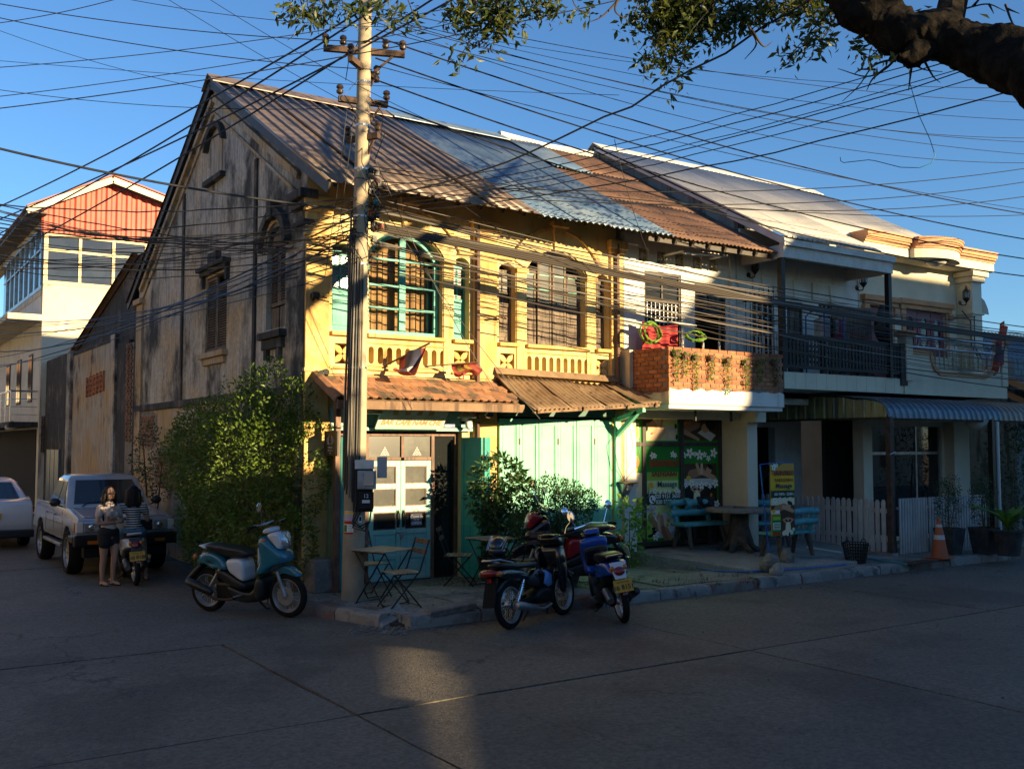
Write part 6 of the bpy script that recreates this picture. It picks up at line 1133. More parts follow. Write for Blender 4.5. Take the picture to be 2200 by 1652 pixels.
def mbox(z0, z1, u0, u1, d0, d1, m_, name, bv=.006):
 T = frameT(PL(1.6) , sd, (0, 0, 1)); T = Matrix.Translation(V((0, 0, -1.6))) @ T; return MB().box(u0, u1, z0, z1, d0, d1, T).build(name, m_, UP, bevel=bv)
mbox(1.32, 1.96, -.02, .24, .135, .17, 'iron_black', 'meter_board'); mbox(1.62, 1.86, .04, .28, .17, .27, 'alu', 'meter_box'); mbox(1.66, 1.84, .12, .25, .271, .30, 'lens_clear', 'meter_window'); mbox(1.88, 2.0, .0, .25, .15, .175, 'enamel_white', 'mounting_plate'); mbox(1.36, 1.58, .06, .25, .17, .24, 'iron_black', 'breaker_box'); mbox(1.44, 1.48, .1, .2, .2405, .245, 'plate_white', 'breaker_label', .001); mbox(1.76, 2.04, .29, .42, .06, .14, 'alu', 'switch_box')
T = frameT(PL(1.6), sd, (0, 0, 1)); T = Matrix.Translation((0, 0, -1.6)) @ T
for k in range(3): MB().tube([T @ V(q) for q in ((.02 + .05 * k, 1.4, .19), (-.02, 1.2 - .04 * k, .22), (.08 + .03 * k, 1.14 - .03 * k, .24), (.2, 1.2, .22), (.22, 1.36, .2))], .011, 5).build('meter_cable', 'cable_black', UP, smooth=True)
text('12', .07, 'lettering', 'lettering_white', UP, T @ Matrix.Translation((.15, 1.53, .245)))
def wrap(z0, z1, a0, a1, m_, name, parent, dr=.003, label=None, cat=None):
 rr = lambda z: .1485 - .0058 * z + dr; mb = MB(); mb.sheet(lambda u, v: PL(z0 + (z1 - z0) * v) + V((cos(R(a0 + (a1 - a0) * u)), sin(R(a0 + (a1 - a0) * u)), 0)) * rr(z0 + (z1 - z0) * v), 6, 2); o = mb.build(name, m_, parent, smooth=True, fix=False)
 return tag(o, label, cat)
A0 = math.degrees(atan2(-12.23, -5.7)) % 360                # the side that faces the junction
po = wrap(1.03, 1.33, A0 - 62, A0 - 4, 'print_white', 'pole_poster', None, label='small green and red massage price poster wrapped on the pole', cat='poster')
wrap(1.2, 1.29, A0 - 60, A0 - 6, 'print_lilac', 'poster_picture', po, .005); wrap(1.16, 1.20, A0 - 61, A0 - 5, 'print_red', 'poster_strip', po, .005); wrap(1.06, 1.15, A0 - 60, A0 - 40, 'print_green', 'poster_strip', po, .005); wrap(1.03, 1.055, A0 - 61, A0 - 5, 'print_red', 'poster_strip', po, .005); wrap(1.295, 1.325, A0 - 61, A0 - 5, 'print_yellow', 'poster_strip', po, .005)
for k in range(3): wrap(1.07 + .03 * k, 1.08 + .03 * k, A0 - 34, A0 - 10, 'print_sky', 'poster_line', po, .005)
st_ = wrap(1.18, 1.27, A0 + 22, A0 + 42, 'print_white', 'pole_sticker', None, label='small white shield sticker on the pole beside the poster', cat='sticker'); wrap(1.2, 1.255, A0 + 26, A0 + 38, 'print_black', 'sticker_mark', st_, .005)
# -- cables
def cable(a, b, sag, r_, m_, label, group, kink=0., n=18, tail=(0, 12)):
 a = V(a); b = V(b); pts = []; rn_ = random.Random(int(a.z * 977 + b.z * 331 + b.x * 71))
 for i in range(n + 1):
  t = i / n; p = a.lerp(b, t); p.z -= sag * 4 * t * (1 - t)
  if kink and 0 < i < n: p += V((0, 0, kink * rn_.gauss(0, 1)))
  pts.append(p)
 if tail[1]: pts.append(pts[-1] + (pts[-1] - pts[-2]).normalized() * tail[1])
 if tail[0]: pts.insert(0, pts[0] + (pts[0] - pts[1]).normalized() * tail[0])
 return tag(MB().tube(pts, r_, 5).build('overhead_cable', m_, smooth=True, fix=False), label, 'cable', group)
rn = random.Random(77)
G1 = 'cables strung along the facades'; L1 = 'sagging overhead cable running from the pole along the house fronts'
for k in range(26):
 z0 = 4.55 + 1.0 * rn.random() ** .8; z1 = z0 + rn.uniform(-.75, .2); Y0 = 12.1 + rn.uniform(-.08, .05)
 cable(PL(z0) + V((.1, -.1, 0)), (46, rn.uniform(10.6, 12.2), z1 + .5), rn.uniform(.5, 1.6), rn.choice([.005, .006, .008, .011]), rn.choice(['cable_brown', 'cable_brown', 'cable_black', 'cable_grey']), L1, G1, kink=.012, n=26)
kn = onY(1590, 640, 12.0)
for k in range(4): cable(PL(5.1 + .03 * k) + V((.1, -.1, 0)), (44, 11.2 + .05 * k, 4.9 + .03 * k), .62, .018, 'cable_brown', 'thick bundled cable tied together in front of the white house', 'thick bundled cables', n=26)
G2 = 'cables crossing in front of the gable'; L2 = 'overhead cable running from the pole past the mouldy gable across the side street'
for k in range(24):
 z0 = 4.75 + .75 * rn.random(); cable(PL(z0) + V((-.1, -.08, 0)), atd(-90, rn.uniform(415, 575), rn.uniform(11.5, 16)), rn.uniform(.12, .4), rn.choice([.005, .006, .009]), rn.choice(['cable_black', 'cable_black', 'cable_brown']), L2, G2, kink=.006)
G3 = 'cables following the side street'; L3 = 'overhead cable running from the pole up the side street'
for k in range(9): cable(PL(4.55 + .09 * k) + V((-.1, .05, 0)), atd(-60, 660 + 18 * k + rn.uniform(-8, 8), rn.uniform(26, 34)), rn.uniform(.2, .6), rn.choice([.007, .010, .014]), 'cable_black', L3, G3, kink=.01)
G4 = 'high power lines along the street'; L4 = 'high power line running from the pole top over the roofs'
for z0, y1, r_, sg in ((8.1, 215, .006, .3), (7.95, 300, .006, .4), (7.8, 330, .006, .3), (7.7, 465, .012, .3), (7.4, 520, .012, .3), (7.1, 560, .012, .35), (6.8, 595, .012, .4), (8.0, 288, .006, .5), (7.3, 455, .006, .2), (7.9, 340, .006, .6), (5.85, 400, .008, .5), (5.7, 340, .008, .35), (5.6, 368, .008, .4), (5.9, 450, .007, .3)):
 cable(PL(z0) + V((.12, -.1, .05)), atd(2290, y1 + 8, 21), sg, r_, 'cable_black', L4, G4, n=22)
G5 = 'lines from the pole down across the sky towards the red house'; L5 = 'thick power line slanting down from the pole top towards the red house'
for (x0, y0, x1, y1) in ((1010, -20, -60, 495), (850, -20, -60, 470), (990, -40, -60, 585), (880, -30, -60, 532)):
 cable(atd(x0, y0, 12.5), atd(x1, y1, 21), .15, .014, 'cable_black', L5, G5, tail=(10, 14))
cable(PL(5.35), atd(-60, 305, 12.0), .1, .016, 'cable_black', 'thick black cable climbing from the pole away from the red house', G5)
G6 = 'lines coming from beside the tree limb'; L6 = 'overhead line running from the tree limb down to the pole'
for y1, z0, r_ in ((55, 5.65, .007), (75, 5.55, .008), (100, 5.45, .006), (108, 5.4, .008), (135, 5.35, .007), (190, 5.3, .010)): cable(PL(z0) + V((.1, -.12, 0)), atd(2300, y1 - 30, 9.2), .22, r_ * .8, 'cable_black', L6, G6, kink=.006)
cable(PL(5.5) + V((.1, -.12, 0)), atd(1800, -40, 8.5), .3, .011, 'cable_black', 'thick kinked cable rising from the pole through the hanging leaves', G6, kink=.014)
G7 = 'lines passing over the junction'; L7 = 'overhead line passing over the junction in front of the pole'
for (x0, y0, x1, y1, sg, r_) in ((1180, -25, -40, 148, .12, .006), (1330, -30, -40, 212, .12, .006), (1460, -30, -40, 238, .12, .008), (-40, 2, 860, 92, .1, .007), (-40, 30, 800, 150, .1, .007), (-40, 55, 330, -25, .05, .006), (-40, 128, 1330, 205, .05, .004), (-40, 188, 760, 232, .1, .005), (330, -20, 1150, 420, .1, .0045), (420, -20, 1080, 330, .1, .0045), (560, -20, 2280, 190, .3, .004), (640, -20, 2280, 262, .3, .004), (-40, 52, 745, 235, .15, .004), (180, -20, 905, 60, .1, .005)):
 cable(atd(x0, y0, 11), atd(x1, y1, 11), sg, r_ * .8, 'cable_black', L7, G7, tail=(8 if y0 < 0 or x0 < 0 else 0, 8 if x1 < 0 or x1 > 2200 or y1 < 0 else 0))
G8 = 'stray drop lines by the facade'
for (x0, y0, d0, x1, y1, d1) in ((800, 330, 13, 1062, 835, 13.4), (770, 360, 13, 1160, 900, 13.2), (1000, 445, 13, 1330, 600, 14), (1320, 300, 14, 1400, 560, 15), (745, 240, 12.9, 690, 640, 13.3), (760, 250, 12.9, 715, 560, 13.3)):
 cable(atd(x0, y0, d0), atd(x1, y1, d1), .15, .005, 'cable_black', 'thin stray drop line hanging between pole and ochre facade', G8, tail=(0, 0))
tag(MB().tube([atd(x_, y_, 8.5) for x_, y_ in ((1952, 120), (1955, 180), (1975, 250), (1998, 300), (2009, 335), (2000, 352), (1975, 361), (1935, 360), (1880, 346), (1866, 344), (1812, 350), (1806, 346), (1805, 338))], .0035, 5).build('dangling_wire', 'pvc_teal', smooth=True), 'loose teal wire dangling from the tree limb in a curl', 'wire')
# == TREES, SHRUBS, POTS
def lobes_pts(lobes, n, seed, shell=.45):
 rn = random.Random(seed); tot = sum(r[0] * r[1] + r[1] * r[2] + r[0] * r[2] for c, r in lobes); pts = []; nr = []
 for c, r in lobes:
  for i in range(int(n * (r[0] * r[1] + r[1] * r[2] + r[0] * r[2]) / tot)):
   d = V((rn.gauss(0, 1), rn.gauss(0, 1), rn.gauss(0, 1))).normalized(); q = (1 - shell * rn.random() ** 2) * (1 + .22 * mnoise.noise(d * 2.2 + V(c)) + .18 * mnoise.noise(d * 5 + V(c)))
   p = V((c[0] + d.x * r[0] * q, c[1] + d.y * r[1] * q, c[2] + d.z * r[2] * q))
   if mnoise.noise(p * 2.6) < -.38: continue
   pts.append(p); nr.append(d)
 return pts, nr
def shrub(name, label, loc, lobes, n, size, mt, stems, seed=1, cat='shrub', group=None, stem_m='bark_light', long=1.6, up=.25):
 t = thing(name, label, cat, loc, group=group); pts, nr = lobes_pts(lobes, n, seed); mb = MB(); leaves(mb, pts, size, seed, up, long, nrm=nr); mb.build('foliage', mt, t, fix=False)
 rn = random.Random(seed); mb = MB()
 for (a, b, r_) in stems:
  a = V(a); b = V(b); mid = a.lerp(b, .5) + V((rn.uniform(-.06, .06), rn.uniform(-.06, .06), 0)); mb.tube([a, mid, b], [r_, r_ * .8, r_ * .35], 6)
 mb.build('stems', stem_m, t, smooth=True); return t
bl = [((-.10, .35, 1.50), (.62, .62, 1.45)), ((.05, 0.05, 2.0), (.42, .42, .85)), ((-.12, 1.15, 1.9), (.58, .85, 1.2)), ((.1, .2, .75), (.40, .45, .75)), ((-.1, 2.2, 1.65), (.52, .9, 1.15)), ((-.05, 3.3, 1.98), (.42, .85, .82)), ((.0, 4.2, 1.85), (.36, .75, .68)), ((-.05, 2.3, .7), (.42, 1.2, .75)), ((.0, .55, 2.75), (.3, .35, .5)), ((.02, 0., 2.95), (.2, .25, .4)), ((.0, 3.5, .9), (.3, .7, .6)), ((.34, -.32, 1.75), (.36, .34, .95)), ((.28, -.25, 2.55), (.26, .26, .5)), ((.30, -.3, .7), (.25, .28, .5))]
shrub('climbing_bush', 'big leafy green bush climbing the corner of the mouldy gable', (5.12, 13.75, .1), bl, 40000, .040, 'leaf_bush', [((.1 * k - .1, .3 + .55 * k, 0), (.12 * ((k % 3) - 1), .3 + .6 * k, 1.6 + .15 * (k % 2)), .03) for k in range(8)], 3, 'bush')
pc = onZ(1222, 1262, .15); pt = thing('planter', 'wide black octagonal planter in front of the mint shutters', 'planter', (pc.x, pc.y + .3, .14))
MB().lathe([(.30, 0), (.42, .40), (.44, .42), (.40, .42), (.38, .36), (.0, .36)], 8, cap=False).build('body', 'pot_black', pt); MB().lathe([(.38, .355), (.0, .37)], 8, cap=False).build('soil', 'soil', pt)
shrub('planter_shrub', 'dense small leaved shrub growing in the black octagonal planter', (pc.x, pc.y + .3, .5), [((-.1, 0, .75), (.42, .35, .48)), ((.30, .05, .62), (.36, .3, .52)), ((-.38, .1, .55), (.28, .3, .42)), ((.62, .1, .85), (.22, .2, .18)), ((.12, 0, .35), (.3, .3, .3))], 13000, .026, 'leaf_shrub', [((.04 * k, 0, 0), (.16 * k - .3, .05, .95), .016) for k in range(5)], 5, group='shrubs by the mint shutters')
lc = onZ(1068, 1228, .15); lc = V((8.35, 12.95, .14)); pt = thing('flower_pot', 'dark round pot half hidden behind the black underbone motorcycle', 'planter', lc); MB().lathe([(.17, 0), (.23, .34), (.25, .36), (.21, .36), (.0, .32)], 16, cap=False).build('body', 'pot_black', pt, smooth=True)
shrub('croton_shrub', 'tall broad leaved shrub between the teal shutter and the mint shutters', lc + V((0, 0, .3)), [((.05, -.1, 1.25), (.42, .4, .36)), ((.38, -.1, .95), (.3, .3, .36)), ((-.12, -.05, .9), (.28, .3, .35)), ((.1, -.1, .6), (.35, .3, .3)), ((.2, -.1, .3), (.4, .3, .28))], 2300, .062, 'leaf_shrub', [((.03 * k, 0, 0), (.18 * k - .2, -.05, 1.2), .018) for k in range(4)], 8, group='shrubs by the mint shutters', long=1.9, up=-.3)
hp = V((11.05, 12.9, .15)); shrub('heart_leaf_plant', 'bright heart leaved plant beside the water tap and blue scooter', hp, [((0, 0, .95), (.22, .22, .25)), ((.2, -.05, .8), (.2, .2, .25)), ((.05, 0, .5), (.2, .2, .3)), ((.1, 0, .2), (.25, .2, .18))], 330, .075, 'leaf_bright', [((0, 0, 0), (0, 0, .9), .012), ((.05, 0, 0), (.2, 0, .8), .01)], 9, cat='plant', long=1.3, up=-.4)
for k, (q, hh, lab) in enumerate((((2060, 1192), 1.0, 'tall dark shrub in a square black pot beside the traffic cone'), ((2135, 1190), .95, 'dark shrub in a square black pot next to the fern'))):
 c = onZ(*q, .15); t = thing('square_pot', ['square black pot beside the traffic cone', 'square black pot next to the fern'][k], 'planter', (c.x, c.y + .18, .14), group='square black pots at the gate'); MB().loft([[(s1 * r_, s2 * r_, z) for s1, s2 in ((-1, -1), (1, -1), (1, 1), (-1, 1))] for r_, z in ((.15, 0), (.21, .5), (.19, .5), (.17, .44))]).build('body', 'pot_black', t, bevel=.008)
 shrub('pot_shrub', lab, (c.x, c.y + .18, .6), [((0, 0, .42), (.24, .24, .42)), ((.12, 0, .75), (.16, .16, .3)), ((-.12, .03, .6), (.16, .16, .35))], 2000, .024, 'leaf_shrub', [((0, 0, 0), (.02, 0, .8), .015), ((.04, 0, 0), (.14, 0, .9), .01)], 12 + k, group='shrubs at the gate')
c = onZ(2190, 1195, .15); fp = thing('birds_nest_fern', 'pale green bird nest fern at the end of the canopy', 'plant', (c.x, c.y + .2, .15)); MB().lathe([(.2, 0), (.26, .42), (.28, .45), (.24, .45), (.0, .4)], 14, cap=False).build('pot', 'pot_black', fp, smooth=True); rn = random.Random(2)
for k in range(16):
 a = k * 2.4; L_ = rn.uniform(.55, .8); d = V((cos(a), sin(a), 0)); s_ = V((-sin(a), cos(a), 0)); mb = MB()
 mb.loft([[V((0, 0, .45)) + d * (L_ * t * (.35 + .5 * t)) + V((0, 0, L_ * (1.15 * t - .55 * t * t))) + s_ * (w_ * side) - V((0, 0, .02 * abs(side))) for side in (-1, 0, 1)] for t, w_ in ((0, .01), (.2, .035), (.5, .06), (.8, .055), (1, .008))], cap=False, closed=False); mb.build('frond', 'leaf_bright', fp, fix=False, smooth=True)
shrub('creeper_hedge', 'dark creeper hedge behind the canopy end', (21.6, 12.3, .1), [((0, 0, 1.4), (.7, .6, 1.4)), ((1.2, .2, 1.3), (.9, .6, 1.3)), ((2.4, .3, 1.6), (1., .6, 1.5))], 5000, .05, 'leaf_shrub', [((0, 0, 0), (.2, 0, 1.8), .03), ((1.2, 0, 0), (1.3, 0, 1.8), .03)], 21, 'hedge')
shrub('wall_sapling', 'thin dark sapling sprouting from the old wall behind the pickup', (5.3, 21.2, .1), [((0, 0, 1.9), (.3, .9, .6)), ((0, -.9, 1.5), (.25, .6, .5)), ((0, .6, 1.2), (.25, .6, .5))], 1500, .04, 'leaf_shrub', [((0, 0, 0), (0, .5, 2.2), .025), ((0, -.1, 0), (0, -1, 1.7), .02)], 23, 'sapling', stem_m='twig')
shrub('roofline_tree', 'leafy tree top showing beyond the cream house', (31, 17, 0), [((0, 0, 3.6), (2, 2, 1.4)), ((1.8, -1, 3.0), (1.5, 1.5, 1.2))], 3000, .12, 'leaf_shrub', [((0, 0, 0), (0, 0, 3.5), .15)], 25, 'tree')
# -- street tree: trunk and limb beside the viewer, crown above the frame, sprays hanging into view
TB = V((9.6, 2.3, 0)); TR = thing('street_tree', 'large old street tree with a dark knobbly limb and hanging leafy sprays', 'tree', TB, world=True)
def rough(mb, amp, f):
 import itertools
 mb.v = [tuple(V(p) + V((mnoise.noise(V(p) * f), mnoise.noise(V(p) * f + V((9, 0, 0))), mnoise.noise(V(p) * f + V((0, 9, 0))))) * amp) for p in mb.v]; return mb
def dense(pts, rs, k):
 """Catmull-Rom resample"""
 P_ = [V(p) for p in pts]; P_ = [P_[0] * 2 - P_[1]] + P_ + [P_[-1] * 2 - P_[-2]]; o = []; ro = []
 for i in range(1, len(P_) - 2):
  for j in range(k):
   t = j / k; a, b, c_, d = P_[i - 1:i + 3]; o.append(.5 * ((2 * b) + (c_ - a) * t + (2 * a - 5 * b + 4 * c_ - d) * t * t + (3 * b - a - 3 * c_ + d) * t ** 3)); ro.append(rs[i - 1] * (1 - t) + rs[i] * t)
 o.append(P_[-2]); ro.append(rs[-1]); return o, ro
limb = [atd(2420, 260, 7.0), atd(2250, 165, 7.4), atd(2120, 112, 7.8), atd(2030, 82, 8.0), atd(1945, 78, 8.1), atd(1890, 42, 8.2), atd(1830, 5, 8.3), atd(1760, -60, 8.5), atd(1600, -190, 8.8)]
o_, r_ = dense(limb, [.30, .25, .20, .19, .205, .185, .15, .13, .10], 22); rough(rough(MB().tube(o_, r_, 34), .05, 5), .022, 19).build('limb', 'bark', TR, smooth=True)
o_, r_ = dense([TB, TB + V((-.1, .1, 1.6)), TB + V((-.5, .5, 3.2)), limb[0]], [.55, .42, .38, .30], 8); rough(MB().tube(o_, r_, 20), .06, 4).build('trunk', 'bark', TR, smooth=True)
o_, r_ = dense([atd(1985, 100, 8.0), atd(1962, 118, 7.95), atd(1935, 128, 7.9)], [.13, .11, .04], 12); rough(rough(MB().tube(o_, r_, 20), .035, 7), .02, 21).build('limb_stub', 'bark', TR, smooth=True)
ups = [(limb[0], V((10.5, 3.5, 8.5)), V((13, 4.0, 11)), .2), (limb[7], V((8.0, 6.5, 9.2)), V((10.5, 6.0, 11)), .11), (limb[3], V((9.8, 5.5, 8.6)), V((12, 5.5, 10.5)), .12), (limb[0], V((12.5, 3, 8.2)), V((16, 4, 10.2)), .16), (limb[8], V((6.5, 6.5, 8.3)), V((5.0, 6.5, 8.8)), .08), (limb[0], V((9.6, 1, 8)), V((9, -1.5, 10)), .15)]
for a, b, c_, r0 in ups: o_, r_ = dense([a, a.lerp(b, .5) + V((.2, .1, .3)), b, c_], [r0, r0 * .8, r0 * .6, r0 * .2], 5); MB().tube(o_, r_, 8).build('branch', 'bark', TR, smooth=True)
rn = random.Random(15); mb = MB(); pts = []
for k in range(105):
 c = V((rn.uniform(8.2, 15.2), rn.uniform(3.0, 7.5), 0)); lo = 7.15 if c.x < 12 else 7.4
 c.z = lo + (11.4 - lo) * rn.random() ** 1.1; s_ = rn.uniform(.25, .5)
 if c.y > 6 and c.z < 7.9: continue
 for i in range(30): pts.append(c + V((rn.gauss(0, s_), rn.gauss(0, s_), rn.gauss(0, s_ * .55))))
for k in range(34):
 c = V((rn.uniform(8.4, 10.2), rn.uniform(-1.6, 1.6), rn.uniform(4.9, 8.)))
 for i in range(34): pts.append(c + V((rn.gauss(0, .4), rn.gauss(0, .4), rn.gauss(0, .3))))
leaves(mb, pts, .085, 4, -.2, 2.0); mb.build('crown', 'leaf_tree', TR, fix=False)
def spray(q, depth, n, size=.045, lv=True, r0=.008):
 P_ = [atd(x_, y_, depth + .15 * rn.uniform(-1, 1)) for x_, y_ in q]; o, r_ = dense(P_, [r0 * (1 - .75 * i / (len(P_) - 1)) for i in range(len(P_))], 5); mbt.tube(o, r_, 4)
 for i in range(n if lv else 0):
  t = rn.random() ** .8; p = o[min(len(o) - 1, int(t * len(o)))] + V((rn.gauss(0, .06), rn.gauss(0, .06), rn.gauss(0, .05))); lp.append(p)
mbt = MB(); lp = []
def clump(x0, y0, x1, y1, k, n, depth=9.):
 for j in range(k): sx = rn.uniform(x0, x1); ex = sx + rn.uniform(-60, 60); ey = rn.uniform(y0 + (y1 - y0) * .35, y1); spray([(sx, y0 - 65), ((sx + ex) / 2 + rn.uniform(-15, 15), y0 + (ey - y0) * .5), (ex, ey)], depth, n)
o_, r_ = dense([limb[7], atd(1640, -95, 8.9), atd(1400, -75, 9.0), atd(1120, -85, 9.0), atd(860, -70, 9.0), atd(640, -60, 9.0)], [.07, .06, .05, .04, .03, .012], 6); rough(MB().tube(o_, r_, 8), .02, 6).build('branch', 'bark', TR, smooth=True)
clump(650, -10, 860, 62, 12, 26); clump(985, -10, 1100, 85, 13, 30); spray([(1100, -20), (1060, 40), (1010, 90), (985, 130)], 9, 46); spray([(1120, -20), (1080, 50), (1040, 100)], 9, 42); clump(1120, -10, 1235, 35, 7, 26); clump(1390, -10, 1600, 70, 22, 40); spray([(1560, -20), (1490, 60), (1440, 120), (1400, 150)], 9, 60); spray([(1520, -10), (1480, 90), (1460, 150), (1445, 185)], 9, 60); spray([(1460, -10), (1420, 70), (1385, 130)], 9, 60); spray([(1600, 10), (1560, 60), (1505, 90)], 9, 60); clump(1620, -20, 1780, 48, 12, 34); spray([(1790, 20), (1750, 60), (1715, 100), (1690, 128)], 8.6, 70); spray([(1800, 30), (1775, 70), (1760, 95)], 8.6, 46); spray([(1900, 70), (1870, 95), (1835, 100)], 8.4, 22)
clump(1390, -20, 1500, 130, 10, 30)
for q in ([(1930, 120), (1900, 150), (1860, 165), (1800, 148)], [(1940, 125), (1880, 140), (1845, 185), (1810, 218)], [(1905, 145), (1875, 170), (1862, 195)], [(1960, 130), (1955, 170), (1952, 195)], [(1985, 130), (2005, 165), (2020, 178)], [(1960, 135), (1985, 150), (2025, 155)], [(1880, 150), (1850, 150), (1835, 160)], [(1610, 60), (1625, 95), (1600, 128)], [(1615, 65), (1640, 100), (1660, 90)], [(1330, -10), (1322, 25), (1350, 45)], [(1330, 0), (1295, 35), (1268, 48)], [(2040, 30), (2090, 15), (2125, 10), (2160, 25)], [(2090, 15), (2120, -20)], [(2125, 10), (2135, 30)], [(2160, 10), (2175, 50), (2195, 70)], [(2165, 20), (2190, 30)]): spray(q, 8.2, 0, lv=False, r0=.012)
spray([(1930, 90), (1890, 105), (1870, 135)], 8.1, 34)
tag(mbt.build('twigs', 'twig', TR), kind='stuff'); mb = MB(); leaves(mb, lp + [p_ + V((rn.gauss(0, .05), rn.gauss(0, .05), rn.gauss(0, .05))) for p_ in lp], .046, 9, -.6, 2.0); mb.build('leaf_sprays', 'leaf_tree', TR, fix=False)
HL = thing('sky_block_house', 'unseen row house added across the side street to darken it', 'house', (-9, 20, 0), world=True); MB().box(-16, -6.5, 4, 62, 0, 8.5).build('wall', 'plaster_stained', HL); MB().prism([(-16.5, 8.5), (-6, 8.5), (-11, 11)], FRONT, 3.5, 62.5).build('roof', 'roof_rust', HL)  # out of view, added to block sky light from gable and road
for k in range(12):
 for z in (1.2, 4.8): MB().box(-6.5, -6.46, 6 + 4.5 * k, 7.6 + 4.5 * k, z, z + 1.7).build('window', 'glass_tinted', HL)
# == MOTORCYCLES, PICKUP, SALOON CAR
def pillow(parent, name, mt, poly, w_, y0=0., sub=1, rim=.80, taper=None):
 """a panel with rounded faces: the side outline poly (x, z), half width w_"""
 cx_ = sum(p[0] for p in poly) / len(poly); cz = sum(p[1] for p in poly) / len(poly); secs = []
 for y_, s_ in ((-1, rim), (-.82, .95), (-.4, 1.), (.4, 1.), (.82, .95), (1, rim)):
  secs.append([(cx_ + (p[0] - cx_) * s_, y0 + y_ * w_ * (taper(p) if taper else 1), cz + (p[1] - cz) * s_) for p in poly])
 n = len(poly); mb = MB(); vs = [p for q in secs for p in q]; fs = [(i * n + j, i * n + (j + 1) % n, (i + 1) * n + (j + 1) % n, (i + 1) * n + j) for i in range(5) for j in range(n)]
 tr = tessellate_polygon([[V((p[0], p[1], 0)) for p in poly]]); fs += [tuple(t) for t in tr] + [tuple(i + 5 * n for i in reversed(t)) for t in tr]; mb.add(vs, fs)
 return mb.build(name, mt, parent, smooth=True, sub=sub, ang=180)
def wheel(parent, x, z, r, tw, spokes=18, rim_m='alu', disc=0., y0=0., alloy=False):
 T = lambda y: frameT((x, y0 + y, z), (1, 0, 0), (0, 0, 1))
 Wt = MB(); k = 8; prof = [(r - .075 if not alloy else r * .66, -tw * .42), (r - .04, -tw * .5), (r - .012, -tw * .36), (r, -tw * .12), (r, tw * .12), (r - .012, tw * .36), (r - .04, tw * .5), (r - .075 if not alloy else r * .66, tw * .42)]
 Wt.lathe(prof, 40, T(0), cap=False); Wt = Wt.build('wheel', 'rubber', parent, smooth=True); rr = prof[0][0]
 MB().lathe([(rr - .004, -tw * .44), (rr + .006, -tw * .44), (rr - .022, -tw * .15), (rr - .022, tw * .15), (rr + .006, tw * .44), (rr - .004, tw * .44), (rr - .03, 0), (rr - .004, -tw * .44)], 36, T(0), cap=False).build('rim', rim_m, Wt, smooth=True)
 if not alloy:
  MB().lathe([(.035, -.05), (.05, -.03), (.05, .03), (.035, .05)], 12, T(0)).build('hub', 'alu', Wt, smooth=True); mb = MB()
  for s_ in range(spokes * 2):
   a = 2 * pi * s_ / (spokes * 2); b = a + (.35 if s_ % 2 else -.35); yy = .03 if s_ % 4 < 2 else -.03
   mb.tube([(x + .045 * cos(b), y0 + yy, z + .045 * sin(b)), (x + (rr - .02) * cos(a), y0, z + (rr - .02) * sin(a))], .0022, 3)
  mb.build('spokes', 'steel', Wt)
 else:
  MB().lathe([(.0, -.02), (.09, -.03), (rr * .9, 0), (rr - .01, -tw * .3)], 24, T(-tw * .3), cap=False).lathe([(.0, .02), (.09, .03), (rr * .9, 0), (rr - .01, tw * .3)], 24, T(tw * .3), cap=False).build('wheel_disc', rim_m, Wt, smooth=True)
  for s_ in range(6): a = s_ * pi / 3; MB().lathe([(.02, -.01), (.02, .01)], 8, frameT((x + .1 * cos(a), y0 - tw * .42, z + .1 * sin(a)), (1, 0, 0), (0, 0, 1))).build('wheel_nut', 'steel', Wt)
 if disc: MB().lathe([(.05, -.003), (disc, -.003), (disc, .003), (.05, .003)], 28, T(-.055), cap=False).build('brake_disc', 'steel', Wt, smooth=True)
 return Wt
def fz(*q):
 return [((a - 365) * .001016 - .625, (1470 + (a - 365) * .065 - b) * .001016) for a, b in q]
def f3(a, b, y): p = fz((a, b))[0]; return (p[0], y, p[1])
